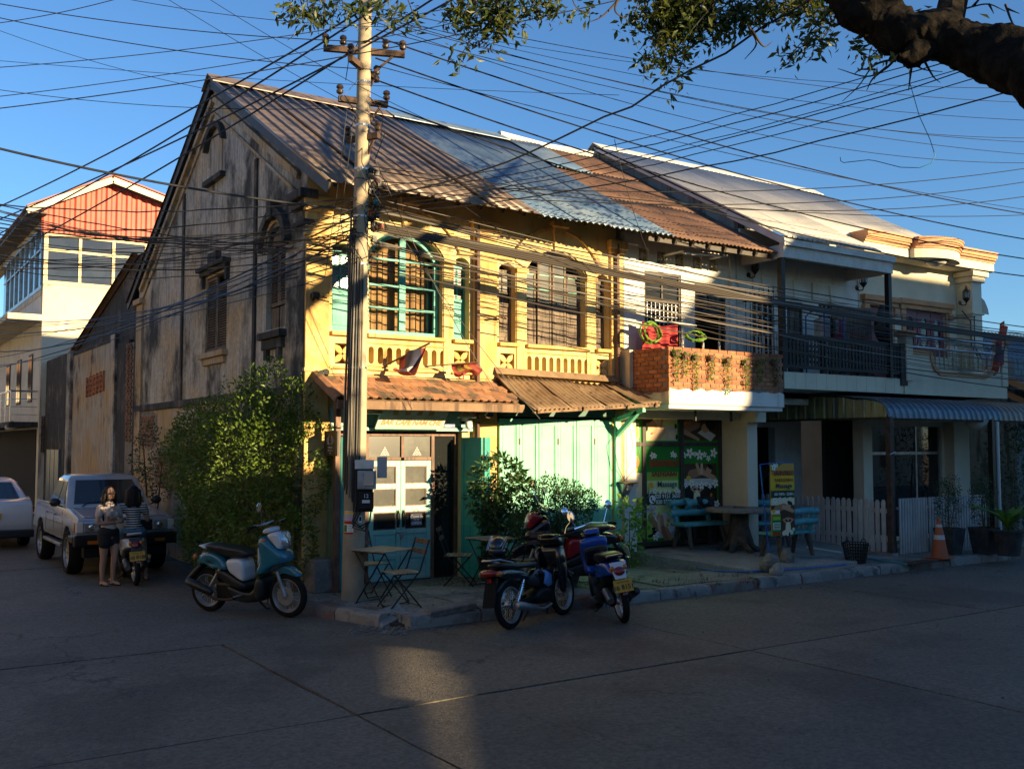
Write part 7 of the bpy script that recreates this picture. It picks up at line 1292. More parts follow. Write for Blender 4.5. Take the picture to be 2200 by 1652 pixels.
def scooter(name, label, loc, head, lean, c1, c2, plate=None, pm='plate_yellow', tail='lens_red', steer=0., mirrors=2, group='motorcycles parked at the corner', tail_c=None, brand=None, k=1., tw=.15):
 S = thing(name, label, 'scooter', loc, group=group, rot=(R(lean), 0, R(head))); S.scale = (k, k, k)
 wheel(S, -.625, .285, .285, .09); wheel(S, .625, .285, .285, .085, disc=.12)
 pillow(S, 'tail_body', c1, fz((180, 820), (215, 750), (330, 690), (480, 680), (600, 720), (690, 780), (745, 870), (760, 945), (640, 905), (560, 895), (520, 920), (420, 850), (300, 820)), tw, taper=lambda p: .55 + .45 * min(1, (p[0] + .85) * 2.2))
 pillow(S, 'side_panel', c2, fz((695, 768), (995, 768), (1005, 850), (1030, 900), (1012, 960), (1045, 1090), (960, 1070), (850, 990), (755, 940), (735, 860)), .145)
 pillow(S, 'lower_cover', 'plastic_black', fz((520, 920), (560, 895), (640, 905), (760, 945), (960, 1070), (1045, 1095), (1055, 1190), (960, 1190), (860, 1150), (700, 1090), (600, 1010)), .14)
 pillow(S, 'footboard', 'plastic_black', fz((690, 1090), (860, 1150), (960, 1195), (1180, 1235), (1190, 1100), (1310, 1080), (1310, 1300), (1200, 1345), (1000, 1350), (860, 1320), (760, 1230)), .15)
 pillow(S, 'seat', 'seat_black', fz((355, 580), (440, 580), (600, 600), (700, 605), (830, 650), (1010, 662), (1080, 710), (1085, 755), (1060, 778), (700, 765), (600, 715), (480, 680), (410, 650)), .13, taper=lambda p: 1 - .25 * max(0, p[0]))
 pillow(S, 'grab_rail', c2, fz((268, 600), (330, 578), (400, 592), (445, 652), (380, 640), (320, 612)), .12, sub=1)
 pillow(S, 'front_shield', c1, fz((1268, 515), (1330, 488), (1420, 556), (1500, 640), (1590, 700), (1630, 760), (1632, 870), (1560, 862), (1440, 910), (1380, 960), (1330, 1005), (1195, 1005), (1262, 890), (1310, 780), (1285, 640)), .19, taper=lambda p: 1.05 - .9 * max(0, p[0] - .45))
 pillow(S, 'front_cowl', c2, fz((1345, 478), (1470, 460), (1545, 458), (1590, 520), (1602, 690), (1560, 690), (1500, 632), (1420, 552)), .135)
 pillow(S, 'leg_shield', 'plastic_black', fz((1185, 1000), (1330, 1000), (1330, 1180), (1300, 1330), (1200, 1340), (1180, 1200)), .17)
 pillow(S, 'inner_shield', c2, fz((1268, 600), (1290, 620), (1320, 780), (1265, 900), (1255, 890), (1275, 780)), .17)
 pillow(S, 'front_fender', c1, fz((1440, 960), (1480, 908), (1560, 882), (1680, 910), (1765, 970), (1838, 1065), (1720, 1030), (1600, 995), (1500, 985)), .06, sub=1)
 pillow(S, 'rear_mudguard', 'plastic_black', fz((250, 840), (330, 840), (250, 940), (90, 1060), (20, 1085), (10, 1060), (110, 960)) if not plate else fz((250, 830), (340, 830), (270, 920), (215, 980), (190, 960)), .08, sub=1)
 hb = [f3(1400, 330, 0), f3(1370, 350, .12), f3(1330, 360, .24), f3(1290, 375, .34)]
 MB().tube(hb, .013, 7).build('handlebar', 'chrome', S, smooth=True); MB().tube([(p[0], -p[1], p[2]) for p in hb], .013, 7).build('handlebar', 'chrome', S, smooth=True)
 pillow(S, 'handlebar_cover', c2 if brand else c1, fz((1275, 470), (1330, 405), (1420, 400), (1450, 440), (1430, 470), (1340, 480)), .11)
 for s_ in (-1, 1):
  MB().tube([f3(1320, 362, s_ * .25), f3(1285, 378, s_ * .36)], .019, 8).build('grip', 'rubber', S, smooth=True)
  MB().tube([f3(1360, 350, s_ * .2), f3(1350, 340, s_ * .33)], .006, 5).build('brake_lever', 'steel', S)
  if mirrors == 2 or s_ < 0:
   MB().tube([f3(1380, 350, s_ * .2), f3(1410, 260, s_ * .25), f3(1440, 170, s_ * .3)], .006, 6).build('mirror_stem', 'chrome', S, smooth=True); q = V(f3(1425, 120, s_ * .32)); MB().lathe([(.0, .012), (.04, .01), (.05, 0), (.045, -.008), (.0, -.008)], 16, Matrix.Translation(q) @ Matrix.Rotation(R(-80), 4, 'Y') @ Matrix.Scale(1.25, 4, (1, 0, 0))).build('mirror', 'mirror', S, smooth=True)
  MB().tube([f3(1490, 960, s_ * .075), f3(1590, 1275, s_ * .06)], [.022, .028], 10).build('fork_leg', 'alu', S, smooth=True)
  MB().tube([f3(1000, 1230, s_ * .14), f3(960, 1235, s_ * .27)], .012, 6).build('foot_peg', 'alu', S)
  q = V(f3(1360, 555, s_ * .165)); MB().sphere((q.x, q.y, q.z), (.04, .03, .028), 10, 8).build('turn_signal', 'lens_amber', S, smooth=True)
  q = V(f3(225, 745, s_ * .085)); MB().sphere((q.x, q.y, q.z), (.03, .035, .045), 10, 8).build('rear_signal', 'lens_amber', S, smooth=True)
 q = V(f3(1575, 565, 0)); MB().lathe([(.0, .035), (.05, .03), (.085, .01), (.095, -.01)], 20, Matrix.Translation(q) @ Matrix.Rotation(R(72), 4, 'Y') @ Matrix.Scale(1.25, 4, (1, 0, 0))).build('headlight', 'lens_clear', S, smooth=True); MB().lathe([(.093, .012), (.105, .0), (.1, -.015)], 20, Matrix.Translation(q) @ Matrix.Rotation(R(72), 4, 'Y') @ Matrix.Scale(1.25, 4, (1, 0, 0)), cap=False).build('headlight_rim', 'chrome', S, smooth=True)
 MB().tube([f3(830, 1290, -.10), f3(700, 1300, -.12), f3(560, 1280, -.15), f3(450, 1210, -.16)], .018, 8).build('exhaust_pipe', 'iron_rust', S, smooth=True); MB().tube([f3(540, 1200, -.17), f3(470, 1165, -.175), f3(260, 1080, -.18), f3(170, 1045, -.18), f3(150, 1038, -.18)], [.03, .055, .058, .05, .03], 12).build('muffler', 'plastic_black', S, smooth=True)
 MB().box(*[v for p in ((-.45, -.05),) for v in p], -.10, .10, .18, .42).build('engine_case', 'iron_black', S, bevel=.04); MB().tube([f3(600, 1080, .12), f3(400, 1180, .12)], .05, 10).build('drive_case', 'alu', S, smooth=True)
 MB().tube([f3(640, 900, -.11), f3(430, 1180, -.11)], .022, 8).build('shock_absorber', 'alu', S, smooth=True); MB().tube([f3(1090, 1340, .06), f3(1150, 1470, .15), f3(1190, 1475, .17)], .011, 6).build('side_stand', 'iron_black', S)
 TX = frameT((-.845, 0, .735), (0, -1, 0), (.35, 0, 1))
 MB().sphere((0, 0, 0), (.075, .06, .03), 14, 10, frameT((-.80, 0, .70), (0, 1, 0), (.4, 0, 1))).build('tail_lamp', tail, S, smooth=True)
 if tail_c: MB().prism([(-.11, .11), (.11, .11), (.075, -.1), (-.075, -.1)], lambda u, v, d: (-.775 - d + v * .35, u, .70 + v), 0, .02).build('tail_surround', tail_c, S, bevel=.008)
 if plate:
  TP = frameT((-.885, 0, .52), (0, -1, 0), (.28, 0, 1)); P_ = MB().box(-.125, .125, -.08, .08, -.004, .004, TP).build('number_plate', pm, S, bevel=.003)
  text(plate[0], .036, 'lettering', 'lettering_black', P_, TP @ Matrix.Translation((0, .05, .006)), sx=.9); text(plate[1], .088, 'lettering', 'lettering_black', P_, TP @ Matrix.Translation((0, -.02, .006)), bold=.002, sx=.95)
  MB().tube([(-.86, 0, .45), (-.74, 0, .62)], .03, 6).build('plate_bracket', 'plastic_black', S); MB().box(-.03, .03, -.115, -.095, -.004, .012, TP).build('reflector', 'lens_red', S)
 if brand:
  for s_ in (-1, 1): p = f3(490, 800, s_ * .152); text(brand, .065, 'lettering', 'lettering_black', S, frameT(p, (-s_ * 1., 0, .1) if s_ > 0 else (1, 0, -.2), (0, 0, 1)), shear=.2, bold=.002)
 return S
ra, rb = onZ(450, 1312), onZ(622, 1326); d = rb - ra; mid = (ra + rb) / 2
scooter('teal_scooter', 'teal and white retro scooter parked side on by the bush', (mid.x, mid.y, 0), math.degrees(atan2(d.y, d.x)), 4, 'paint_bike_teal', 'paint_bike_white', mirrors=1, brand='Fino')
rw = onZ(1342, 1338); hd = 66; c = V((rw.x, rw.y, 0)) + V((cos(R(hd)), sin(R(hd)), 0)) * .62
scooter('blue_scooter', 'blue retro scooter with yellow number plate parked nose to the kerb', c, hd, -9, 'paint_bike_blue', 'paint_bike_black', ('สะหวันนะเขด', 'วธ 8151'), tail_c='paint_bike_white', k=.95, tw=.22)
c2 = V((8.75, 11.6, .15)); scooter('dark_scooter', 'black scooter with white number plate behind the blue scooter', c2, 158, -7, 'paint_bike_black', 'paint_bike_red', ('กำแพง', '8569'), pm='plate_white')
rw = onZ(293, 1258); hd = 86; RC_ = V((rw.x, rw.y, 0)) + V((cos(R(hd)), sin(R(hd)), 0)) * .62; RHD = hd
RS_ = scooter('white_scooter', 'white scooter with yellow plate ridden by the person in the striped top', RC_, hd, -3, 'paint_bike_white', 'paint_bike_white', ('สะหวันนะเขด', 'บฮ 8188'), tail_c='plastic_black', group='motorcycles at the pickup', k=.92, tw=.21)
ra = onZ(1098, 1351); rb = onZ(1190, 1326); hd = math.degrees(atan2(rb.y - ra.y, rb.x - ra.x)); fw = V((cos(R(hd)), sin(R(hd)), 0)); c = V((ra.x, ra.y, 0)) + fw * .61
U_ = thing('underbone_motorcycle', 'black underbone motorcycle with spoked wheels parked against the kerb', 'motorcycle', c, group='motorcycles parked at the corner', rot=(R(-6), 0, R(hd)))
wheel(U_, -.61, .285, .285, .075, 18); wheel(U_, .61, .285, .285, .07, 18)
pillow(U_, 'tail_body', 'paint_bike_black', [(-.98, .70), (-.80, .74), (-.45, .70), (-.15, .62), (-.1, .5), (-.35, .52), (-.62, .58), (-.9, .62)], .10)
pillow(U_, 'seat', 'seat_black', [(-.92, .80), (-.6, .79), (-.35, .74), (-.05, .76), (.02, .71), (-.1, .68), (-.45, .69), (-.9, .74)], .12)
MB().tube([(-.60, .10, .78), (-.88, .11, .84), (-1.0, .06, .84), (-1.0, -.06, .84), (-.88, -.11, .84), (-.60, -.10, .78)], .012, 7).build('grab_rail', 'alu', U_, smooth=True)
MB().sphere((0, 0, 0), (.06, .13, .05), 14, 10, Matrix.Translation((-.97, 0, .69))).build('tail_lamp', 'lens_red', U_, smooth=True)
for s_ in (-1, 1): MB().sphere((-.93, s_ * .12, .68), (.06, .04, .035), 10, 8).build('rear_signal', 'lens_amber', U_, smooth=True)
MB().loft([[(-.93, -.07, .66), (-.93, .07, .66), (-.91, .07, .66), (-.91, -.07, .66)], [(-.99, -.085, .45), (-.99, .085, .45), (-.97, .085, .45), (-.97, -.085, .45)], [(-1.04, -.085, .30), (-1.04, .085, .30), (-1.02, .085, .30), (-1.02, -.085, .30)]]).build('mud_flap', 'rubber', U_); MB().box(-.97, -.955, -.03, .03, .58, .63).build('reflector', 'lens_red', U_)
pillow(U_, 'centre_frame', 'paint_bike_black', [(-.15, .62), (.02, .68), (.12, .62), (.35, .48), (.46, .78), (.42, .42), (.2, .34), (-.1, .42)], .06); pillow(U_, 'engine', 'iron_black', [(-.15, .22), (.2, .2), (.3, .28), (.28, .4), (.0, .42), (-.2, .36)], .12)
for s_ in (-1, 1):
 pillow(U_, 'leg_shield', 'paint_bike_black', [(.28, .85), (.42, .92), (.5, .85), (.52, .6), (.44, .3), (.34, .28), (.36, .55)], .035, y0=s_ * .16)
 mb = MB(); mb.tube([(-.42 - .19 * t / 40, s_ * .115, .56 - .27 * t / 40) for t in range(41)], .013, 7); mb.tube([(-.43 - .15 * t / 60 + .026 * cos(t * .9) * .8, s_ * .115 + .027 * sin(t * .9), .54 - .2 * t / 60 + .01 * cos(t * .9)) for t in range(61)], .005, 4); mb.build('shock_absorber', 'chrome', U_, smooth=True)
 MB().tube([(.50, s_ * .07, .62), (.61, s_ * .065, .285)], .022, 8).build('fork_leg', 'alu', U_, smooth=True)
 MB().tube([(.44, s_ * .05, 1.0), (.42, s_ * .2, 1.02), (.36, s_ * .36, 1.03)], .014, 7).build('handlebar', 'iron_black', U_, smooth=True); MB().tube([(.38, s_ * .27, 1.03), (.355, s_ * .38, 1.03)], .02, 8).build('grip', 'rubber', U_, smooth=True)
 MB().tube([(-.05, s_ * .12, .28), (-.05, s_ * .26, .28)], .012, 6).build('foot_peg', 'rubber', U_); MB().bar((-.61, s_ * .08, .285), (-.05, s_ * .08, .34), .03, .05).build('swing_arm', 'iron_black', U_)
MB().tube([(.40, -.25, 1.03), (.42, -.27, 1.12), (.44, -.33, 1.19)], .006, 6).build('mirror_stem', 'chrome', U_, smooth=True); MB().lathe([(.0, .014), (.045, .012), (.055, 0), (.05, -.006), (.0, -.006)], 18, Matrix.Translation((.43, -.35, 1.25)) @ Matrix.Rotation(R(-82), 4, 'Y') @ Matrix.Rotation(R(18), 4, 'Z') @ Matrix.Scale(1.5, 4, (1, 0, 0))).build('mirror', 'mirror', U_, smooth=True)
pillow(U_, 'handlebar_cover', 'paint_bike_black', [(.30, .98), (.38, 1.06), (.5, 1.05), (.58, .97), (.54, .88), (.42, .9)], .15); MB().sphere((.33, 0, 1.04), (.07, .11, .02), 12, 8).build('instrument_dial', 'glass_dusty', U_, smooth=True); MB().sphere((.585, 0, .95), (.05, .10, .07), 12, 8).build('headlight', 'lens_clear', U_, smooth=True)
pillow(U_, 'front_shield', 'paint_bike_black', [(.36, .9), (.5, .92), (.58, .82), (.55, .62), (.44, .6), (.4, .75)], .17); pillow(U_, 'front_fender', 'paint_bike_black', [(.40, .50), (.5, .60), (.66, .61), (.8, .52), (.88, .40), (.8, .46), (.66, .54), (.52, .53)], .06); pillow(U_, 'rear_fender', 'plastic_black', [(-.35, .5), (-.5, .62), (-.7, .62), (-.88, .52), (-.95, .42), (-.86, .48), (-.7, .57), (-.52, .57)], .06)
MB().tube([(.15, -.12, .2), (-.05, -.14, .17), (-.2, -.15, .19)], .016, 7).build('exhaust_pipe', 'steel', U_, smooth=True); MB().tube([(-.18, -.16, .18), (-.28, -.165, .2), (-.6, -.18, .27), (-.72, -.18, .29), (-.73, -.18, .29)], [.02, .042, .05, .052, .035], 14).build('muffler', 'alu', U_, smooth=True)
MB().tube([(-.05, .1, .15), (-.08, .18, .02)], .01, 5).build('side_stand', 'iron_black', U_); pillow(U_, 'side_cover', 'sky_blue_plastic', [(.18, .62), (.3, .56), (.3, .42), (.2, .4), (.1, .46)], .075, sub=0); pillow(U_, 'side_cover', 'plastic_black', [(-.4, .62), (-.1, .6), (.02, .5), (-.05, .42), (-.3, .45)], .10); 
HM = thing('motorcycle_helmet', 'glossy black and white helmet resting on the underbone motorcycle tail', 'helmet', c + fw * -.72 + V((-.05, .1, 0)) + V((0, 0, .84)), rz=R(hd + 200)); mb = MB(); mb.sphere((0, 0, .13), (.14, .12, .13), 20, 14); mb.v = [(p[0], p[1], max(p[2], .02)) for p in mb.v]; mb.build('shell', 'paint_bike_black', HM, smooth=True); MB().lathe([(.118, .02), (.126, .0), (.115, -.01)], 20, Matrix.Scale(1.12, 4, (1, 0, 0)), cap=False).build('rim', 'rubber', HM); mb = MB()
for s_ in (-1, 1):
 for k in range(3): mb.sheet(lambda u, v: V((.142 * cos(.5 + 1.7 * u) , s_ * (.122 + .001) * sin(.45 + .25 * k + .18 * v + .3 * u), .13 + .133 * sin(.15 + u * 1.1 - .2 * k + .1 * v))) , 8, 1)
mb.build('graphic', 'paint_bike_white', HM, smooth=True, fix=False); MB().sphere((.05, 0, .1), (.10, .115, .06), 14, 8).build('visor', 'glass_tinted', HM, smooth=True)
# -- pickup truck
TK = thing('pickup_truck', 'silver double cab pickup truck with big tyres facing the junction', 'pickup', (4.08, 19.85, 0), rz=R(-90)); TK.scale = (.94, .94, .94)
def arc(cx_, r_, a0, a1, n=9): return [(cx_ + r_ * cos(R(a0 + (a1 - a0) * i / n)), .40 + r_ * sin(R(a0 + (a1 - a0) * i / n))) for i in range(n + 1)]
side = [(2.27, .72), (2.30, .92), (2.26, 1.04), (1.2, 1.15), (1.05, 1.17), (-.92, 1.17), (-.96, 1.15), (-2.32, 1.15), (-2.38, 1.1), (-2.36, .66), (-1.92, .62)] + arc(-1.45, .47, 28, 152)[::1][::-1][::-1]
side = [(2.27, .72), (2.30, .92), (2.26, 1.04), (1.2, 1.15), (1.05, 1.17), (-.92, 1.17), (-.96, 1.15), (-2.32, 1.15), (-2.38, 1.1), (-2.36, .66)] + [(x, z) for x, z in arc(-1.42, .47, 152, 28)] + [(-.95, .60), (.95, .60)] + [(x, z) for x, z in arc(1.43, .47, 152, 28)] + [(1.92, .66)]
mb = MB(); mb.prism(side, lambda u, v, d: (u, d * (1 - .10 * max(0, (v - .95) / .22)) , v), -.83, .83); mb.build('body', 'car_silver', TK, bevel=.03, smooth=True)
def cabsec(z, x0, x1, w_): return [(x1, -w_ * .86, z), (x1 - .06, -w_, z), (x0 + .06, -w_, z), (x0, -w_ * .86, z), (x0, w_ * .86, z), (x0 + .06, w_, z), (x1 - .06, w_, z), (x1, w_ * .86, z)]
cab = [cabsec(1.15, -.92, 1.02, .765), cabsec(1.20, -.915, .98, .765), cabsec(1.68, -.66, .40, .63), cabsec(1.745, -.56, .28, .56), cabsec(1.765, -.45, .18, .47)]
MB().loft(cab).build('cab', 'car_silver', TK, smooth=True, bevel=.015)
def lerp3(z, off=.006): t = (z - 1.2) / .48; return (.98 + (.40 - .98) * t, .765 + (.63 - .765) * t, -.915 + (-.66 + .915) * t)
def wsp(z, yv): x1, w_, x0 = lerp3(z); return (x1 + .008, yv * w_ * .84, z + .003)
MB().add([wsp(1.23, -1), wsp(1.23, 1), wsp(1.655, .97), wsp(1.655, -.97)], [(0, 1, 2, 3)]).build('windscreen', 'glass_tinted', TK, solid=.006)
for s_ in (-1, 1):
 def sd_(x_, z): x1, w_, x0 = lerp3(z); return (x_, s_ * (w_ + .006), z)
 for pts in (((.72, 1.23), (.10, 1.23), (.10, 1.635), (.36, 1.635)), ((.02, 1.23), (-.74, 1.23), (-.58, 1.635), (.02, 1.635))): MB().add([sd_(*q) for q in pts], [(0, 1, 2, 3)]).build('side_window', 'glass_tinted', TK, solid=.006)
 for x_ in (.95, .06, -.80): MB().box(x_ - .005, x_ + .005, s_ * .829, s_ * .833, .66, 1.12).build('door_gap', 'black_plain', TK)
 for x_ in (.22, -.62): MB().box(x_ - .09, x_ + .07, s_ * .825, s_ * .85, 1.0, 1.03).build('door_handle', 'plastic_black', TK, bevel=.006)
 MB().sphere((.72, s_ * .92, 1.26), (.06, .10, .08), 12, 8).build('door_mirror', 'plastic_black', TK, smooth=True); MB().tube([(.78, s_ * .80, 1.18), (.72, s_ * .9, 1.22)], .015, 6).build('mirror_arm', 'plastic_black', TK)
 for x_ in (1.43, -1.42): wheel(TK, x_, .39, .39, .26, rim_m='alu', y0=s_ * .72, alloy=True)
 HLm = MB().box(2.26, 2.325, s_ * .46, s_ * .72, .80, .985).build('headlight', 'lens_clear', TK, bevel=.02); MB().sphere((2.32, s_ * .58, .89), (.02, .06, .06), 12, 8).build('bulb_reflector', 'chrome', HLm, smooth=True)
 MB().box(2.22, 2.315, s_ * .725, s_ * .835, .80, .985).build('side_light', 'enamel_white', TK, bevel=.01); MB().box(2.10, 2.22, s_ * .80, s_ * .84, .80, .985).build('turn_signal', 'lens_amber', TK, bevel=.01); MB().box(2.37, 2.40, s_ * .48, s_ * .66, .60, .66).build('bumper_light', 'lens_amber', TK, bevel=.005)
 MB().box(-.9, .9, s_ * .74, s_ * .86, .46, .52).build('side_step', 'alu', TK, bevel=.01)
 MB().box(1.9, 2.28, s_ * .82, s_ * .90, .62, .74).build('bumper_end', 'plastic_black', TK, bevel=.02)
MB().box(2.26, 2.30, -.455, .455, .80, .99).build('grille', 'plastic_black', TK, bevel=.008)
for k in range(4): MB().box(2.30, 2.312, -.43, .43, .82 + .04 * k, .835 + .04 * k).build('grille_bar', 'iron_black', TK)
MB().box(2.25, 2.39, -.88, .88, .55, .76).build('bumper', 'iron_black', TK, bevel=.03); MB().box(2.1, 2.30, -.7, .7, .36, .54).build('skid_plate', 'black_deep', TK); MB().box(-2.2, 2.1, -.55, .55, .38, .6).build('chassis', 'black_deep', TK)
MB().prism([(1.16, 1.158), (2.22, 1.05), (2.22, 1.062), (1.16, 1.17)], lambda u, v, d: (u, d, v), -.70, .70).build('bonnet', 'car_silver', TK, bevel=.006)
for y_ in (.1, -.5): MB().tube([(1.0, y_, 1.185), (.96, y_ + .1, 1.25), (.93, y_ + .55, 1.262)], .009, 5).build('wiper', 'black_plain', TK)
MB().box(-2.3, -1.0, -.70, .70, 1.152, 1.156).build('load_bed', 'black_plain', TK)
for s_ in (-1, 1): MB().box(-2.34, -.97, s_ * .70, s_ * .76, 1.15, 1.185).build('bed_rail', 'car_silver', TK, bevel=.01)
# -- white saloon car further up the side street
q = onY(80, 1120, 23.5); SC = thing('white_saloon_car', 'white saloon car parked tail first behind the pickup', 'car', (q.x - .93, 25.6, 0), rz=R(90))
prof = [(-2.2, .45), (-2.26, .62), (-2.22, .92), (-2.1, 1.02), (-1.75, 1.05), (-1.5, 1.08), (1.0, 1.0), (2.0, .8), (2.2, .55), (2.15, .28), (-2.1, .28)]
mb = MB(); mb.prism(prof, lambda u, v, d: (u, d * (1 - .12 * max(0, abs(u) - 1.6)) * (1 - .2 * max(0, v - .85)), v), -.90, .90); mb.build('body', 'car_white', SC, bevel=.06, smooth=True)
MB().loft([cabsec(1.02, -1.80, 1.1, .80), cabsec(1.40, -1.05, .35, .66), cabsec(1.47, -.85, .15, .55)]).build('cabin', 'car_white', SC, smooth=True, bevel=.03)
MB().add([(-1.765, -.62, 1.055), (-1.765, .62, 1.055), (-1.125, .53, 1.375), (-1.125, -.53, 1.375)], [(0, 1, 2, 3)]).build('rear_window', 'glass_tinted', SC, solid=.01)
for s_ in (-1, 1): MB().add([(-1.5, s_ * .80, 1.06), (.9, s_ * .80, 1.06), (.3, s_ * .69, 1.37), (-1.0, s_ * .69, 1.37)], [(0, 1, 2, 3)]).build('side_window', 'glass_tinted', SC, solid=.01); MB().sphere((-2.12, s_ * .68, .86), (.1, .2, .075), 14, 8).build('tail_lamp', 'lens_red', SC, smooth=True); [wheel(SC, x_, .31, .31, .2, rim_m='alu', y0=s_ * .78, alloy=True) for x_ in (-1.3, 1.35)]
MB().box(-2.30, -2.2, -.85, .85, .25, .42).build('bumper', 'plastic_black', SC, bevel=.03); PT = frameT((-2.262, 0, .70), (0, -1, 0), (0, 0, 1)); MB().box(-.22, .22, -.07, .07, -.01, .01, PT).build('number_plate', 'plate_yellow', SC); MB().sphere((0, 0, 0), (.075, .04, .012), 16, 6, frameT((-2.225, 0, .90), (0, -1, 0), (0, 0, 1))).build('badge', 'chrome', SC, smooth=True); text('KIA', .055, 'lettering', 'lettering_black', SC, frameT((-2.245, 0, .90), (0, -1, 0), (0, 0, 1)), bold=.002)
# == TWO PEOPLE AT THE PICKUP
def organic(mb, name, mt, parent, vox=.010, smooth=6):
 o = mb.build(name, mt, parent, smooth=True, fix=True, ang=180); q = o.modifiers.new('r', 'REMESH'); q.mode = 'VOXEL'; q.voxel_size = vox; q.use_smooth_shade = True; q = o.modifiers.new('s', 'SMOOTH'); q.iterations = smooth; q.factor = .5; return o
def limb_(mb, pts, rs, n=12):
 o_, r_ = dense(pts, rs, 5); mb.tube(o_, r_, n); mb.sphere(pts[0], rs[0], 10, 8); mb.sphere(pts[-1], rs[-1], 10, 8)
def hand_(mb, w_, d, side, curl=.4):
 """palm and five unequal bent fingers from the wrist w_ along d; side = direction of the thumb"""
 w_ = V(w_); d = V(d).normalized(); side = V(side); side = (side - d * side.dot(d)).normalized(); n = d.cross(side); pm = w_ + d * .05
 mb.sphere(pm, (.03, .03, .03), 10, 8); mb.tube([w_, pm, w_ + d * .085], [.024, .034, .03], 10)
 for k, L_ in enumerate((.062, .072, .068, .054)):
  b = w_ + d * .085 + side * (.027 - .018 * k); m = b + d * L_ * .55 - n * L_ * .25 * curl; e = m + d * L_ * .4 - n * L_ * .6 * curl; mb.tube([b - d * .02, b, m, e], [.0095, .009, .0085, .007], 7)
 t0 = w_ + d * .03 + side * .025; mb.tube([t0, t0 + side * .03 + d * .025, t0 + side * .038 + d * .055], [.012, .011, .008], 7)
def head_(mb, c, f, up=(0, 0, 1), s=1.):
 """head centred at c facing f: skull, jaw, nose, ears"""
 f = V(f).normalized(); up = V(up); r_ = f.cross(up).normalized(); T = Matrix.Translation(c) @ Matrix((r_, f, up)).transposed().to_4x4() @ Matrix.Scale(s, 4)
 mb.sphere((0, -.01, .025), (.072, .09, .092), 16, 12, T); mb.sphere((0, .022, -.045), (.055, .062, .062), 14, 10, T); mb.sphere((0, .055, -.085), (.026, .024, .022), 10, 8, T); mb.sphere((0, .088, -.018), (.011, .014, .012), 8, 6, T); mb.tube([T @ V((0, .078, .02)), T @ V((0, .094, -.014))], [.007 * s, .010 * s], 7)
 for q in (-1, 1): mb.sphere((q * .074, -.005, -.01), (.009, .02, .028), 8, 6, T); mb.sphere((q * .04, .055, -.022), (.024, .02, .02), 8, 6, T)
 mb.sphere((0, .078, -.058), (.022, .012, .012), 8, 6, T); return T
def face_(T, parent):
 for q in (-1, 1):
  MB().sphere((q * .031, .080, .008), (.013, .006, .0055), 10, 6, T).build('eye', 'eye', parent, smooth=True); MB().tube([T @ V((q * .014, .085, .027)), T @ V((q * .032, .086, .032)), T @ V((q * .05, .074, .026))], .0035, 5).build('eyebrow', 'hair', parent)
 MB().sphere((0, .088, -.052), (.021, .006, .005), 10, 6, T).sphere((0, .088, -.060), (.017, .006, .005), 10, 6, T).build('lips', 'lip', parent, smooth=True)
# -- standing woman
wf = onZ(226, 1257); W_ = thing('person', 'person standing with arms folded, long dark hair, pale tee and black shorts', 'person', (wf.x + .03, wf.y, 0), rz=R(-64))
b = MB(); hp, kn, an = .80, .43, .07                         # local: +X faces her front, +Y her left
for s_, fx in ((1, .05), (-1, -.03)):
 limb_(b, [(0, s_ * .075, hp), (.015 + fx * .5, s_ * .08, .62), (.02 + fx, s_ * .075, kn), (-.005 + fx, s_ * .07, .28), (-.01 + fx, s_ * .065, an)], [.082, .074, .05, .047, .03]); limb_(b, [(-.035 + fx, s_ * .065, .035), (.05 + fx, s_ * .072, .035), (.13 + fx, s_ * .08, .025)], [.03, .033, .022])
 for k in range(5): b.sphere((.155 + fx - .008 * k, s_ * (.062 + .013 * k), .018), .010 if k else .013, 6, 5)
limb_(b, [(0, 0, .80), (0, 0, .92), (.005, 0, 1.02), (.0, 0, 1.15), (-.01, 0, 1.24)], [.115, .105, .09, .11, .085], 16); b.sphere((0, 0, .83), (.10, .15, .10), 14, 10); b.sphere((-.005, 0, 1.17), (.085, .155, .09), 14, 10)
for s_ in (1, -1): b.sphere((.075, s_ * .06, 1.10), (.05, .055, .05), 10, 8)
limb_(b, [(-.015, 0, 1.22), (-.005, 0, 1.28), (.005, 0, 1.34)], [.055, .042, .042])
for s_ in (1, -1):
 sh_, el = V((-.01, s_ * .165, 1.205)), V((.03, s_ * .215, .98)); wr = V((.155, -s_ * .03, 1.015 + .03 * s_)); limb_(b, [sh_, (sh_ + el) / 2 + V((0, s_ * .01, 0)), el, (el + wr) / 2, wr], [.046, .04, .033, .031, .022]); hand_(b, wr, (.05, -s_ * 1, .1), (0, 0, 1), .5)
T = head_(b, (.015, 0, 1.425), (.93, -.30, -.02), s=.95); body = organic(b, 'body', 'skin', W_, .008, 5); face_(T, W_)
h = MB(); Hd = V((.0, .005, 1.44)); h.sphere(Hd + V((-.018, 0, .012)), (.088, .086, .098), 16, 12)
for k in range(9): a_ = R(95 + 21.5 * k); dx, dy = cos(a_) * .075, sin(a_) * .08; h.tube([Hd + V((dx * .8, dy, .04)), Hd + V((dx * 1.1, dy * 1.25, -.1)), Hd + V((dx * 1.0 + .0, dy * 1.45, -.26)), Hd + V((dx * .9 + .02, dy * 1.35, -.42 - .03 * (k % 3)))], [.035, .036, .03, .012], 8)
organic(h, 'hair', 'hair', W_, .009, 3)
c = MB(); limb_(c, [(0, 0, .88), (.003, 0, .95), (.005, 0, 1.03), (.0, 0, 1.15), (-.01, 0, 1.225)], [.122, .112, .10, .122, .10], 18); c.sphere((0, 0, .87), (.112, .145, .06), 14, 10); c.sphere((-.005, 0, 1.165), (.096, .168, .085), 14, 10)
